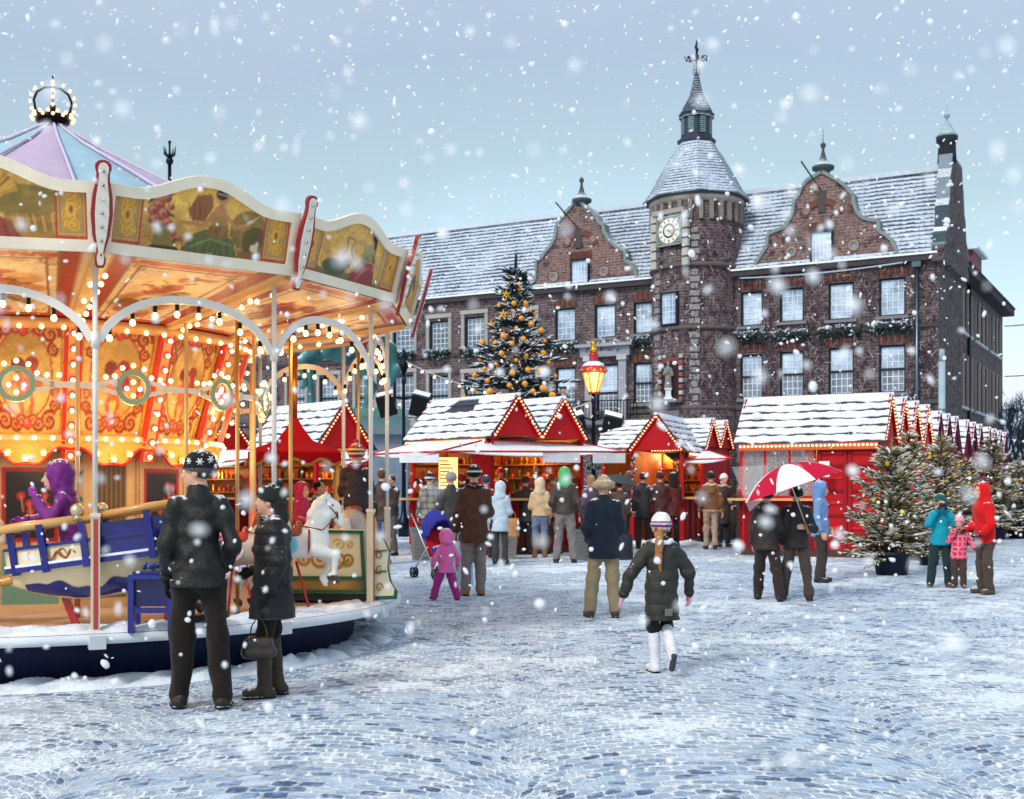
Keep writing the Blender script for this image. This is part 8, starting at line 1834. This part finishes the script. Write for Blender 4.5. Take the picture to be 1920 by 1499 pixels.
# buggy
p = gpos(820, 1084); bg = thing('buggy', 'blue and red folding buggy parked beside the toddler in pink', 'buggy', p, R(35))
q = S(); q.el((0, .05, .78), (.21, .30, .30)); V, Fq = q.mesh(.018, .02, cuts=[((0, -.12, .66), (0, -.75, -.66))], noise=(.008, 20, 2), subs=[((0, -.05, .70), (.18, .27, .26))]); np_mesh('hood', V, Fq, (50, 52, 140), 'fabric', bg)
q = S(); q.rc((0, .16, .72), (0, .02, .40), .07, .07, (2.4, 1, 1)).rc((0, .02, .38), (0, -.24, .38), .06, .06, (2.6, 1, 1)).rc((0, -.26, .36), (0, -.34, .16), .05, .05, (2.4, 1, 1)); V, Fq = q.mesh(.018, .03); np_mesh('seat', V, Fq, (170, 24, 40), 'fabric', bg)
q = S(); q.rc((0, -.1, .46), (0, -.34, .2), .07, .06, (2.3, 1, 1)); V, Fq = q.mesh(.018, .03, noise=(.01, 18, 4)); np_mesh('leg_cover', V, Fq, (46, 50, 128), 'cloth', bg)
b = MB()
for sx in (-1, 1): b.tube([(sx * .24, .42, 1.02), (sx * .24, .2, .78), (sx * .24, -.34, .10)], .013, (186, 186, 190), 'metal', 7); b.tube([(sx * .24, -.1, .5), (sx * .25, .32, .10)], .012, (186, 186, 190), 'metal', 7); b.tube([(sx * .24, .42, 1.02), (sx * .21, .5, 1.06)], .018, (30, 30, 34), 'paint', 7)
b.tube([(-.24, .05, .36), (.24, .05, .36)], .010, (170, 170, 176), 'metal', 6); b.build('frame', bg)
for sx in (-1, 1):
    for y in (-.34, .32):
        for e in (-.03, .03):
            wv_ = MB(); c_ = Vector((sx * .24 + e, y, .085)); wv_.tube([c_ + Vector((0, .07 * math.cos(a), .07 * math.sin(a))) for a in np.linspace(0, 6.283, 15)], .015, (26, 28, 34), 'paint', 6, False); wo = wv_.build('wheel', bg); wv_ = MB(); wv_.cyl(c_ - Vector((.012, 0, 0)), c_ + Vector((.012, 0, 0)), .045, (90, 92, 98), 'metal', 10); wv_.build('rim', wo)
# a camera strap on the light blue jacket
# ================================================================ FALLING SNOW: flakes spread through the air of the square
def falling_snow():
    g = np.random.default_rng(99); base = MB(); base.ball((0, 0, 0), 1, (255, 255, 255), 'snow', 8); bv = np.array(base.v); bf = base.f
    quads = np.array([f_ for f_ in bf if len(f_) == 4]); V = []; Fq = []; n = 0
    # distance bands: (count, near, far, flake radius)
    for cnt, d0, d1, r0, r1 in ((420, .7, 2.0, .0025, .0062), (900, 2.0, 5.0, .004, .0095), (1600, 5.0, 14.0, .007, .016), (1300, 14.0, 34.0, .016, .032)):
        for _ in range(cnt):
            Y = (d0 ** 3 + (d1 ** 3 - d0 ** 3) * g.random()) ** (1 / 3) if d0 > 1 else g.uniform(d0, d1)
            X = Y * g.uniform(-.62, .62); z0 = gz(0, Y) + .02 if Y > 2.4 else EYE - Y * .28; z1 = EYE + Y * .47; Z = z0 + (z1 - z0) * g.random() ** .8
            if Y > 8 and math.hypot(X + 4.66, Y - 12.4) < 3.7 and Z < 4.2: continue
            r = g.uniform(r0, r1) * (1.6 if g.random() < .08 else 1); st_ = np.array([r * g.uniform(.6, 1.15), r * g.uniform(.6, 1.15), r * g.uniform(.6, 1.2)])
            if g.random() < .22: st_[2] *= 1.5; st_[:2] *= .7
            a = g.normal(0, .7); M = np.array(Matrix.Rotation(a, 3, 'Y')); V.append((bv * (1 + .05 * g.normal(size=(len(bv), 1)))) * st_ @ M.T + np.array([X, Y, Z])); Fq.append(quads + n); n += len(bv)
    o = np_mesh('falling_snow', np.vstack(V), np.vstack(Fq), (250, 252, 255), 'flake', None); tag(o, 'white snowflakes falling all over the square', 'snow', None, 'stuff')
m, t, b = new_mat('flake'); b.inputs['Base Color'].default_value = (.95, .96, .98, 1); b.inputs['Roughness'].default_value = .9; b.inputs['Alpha'].default_value = .62
falling_snow()
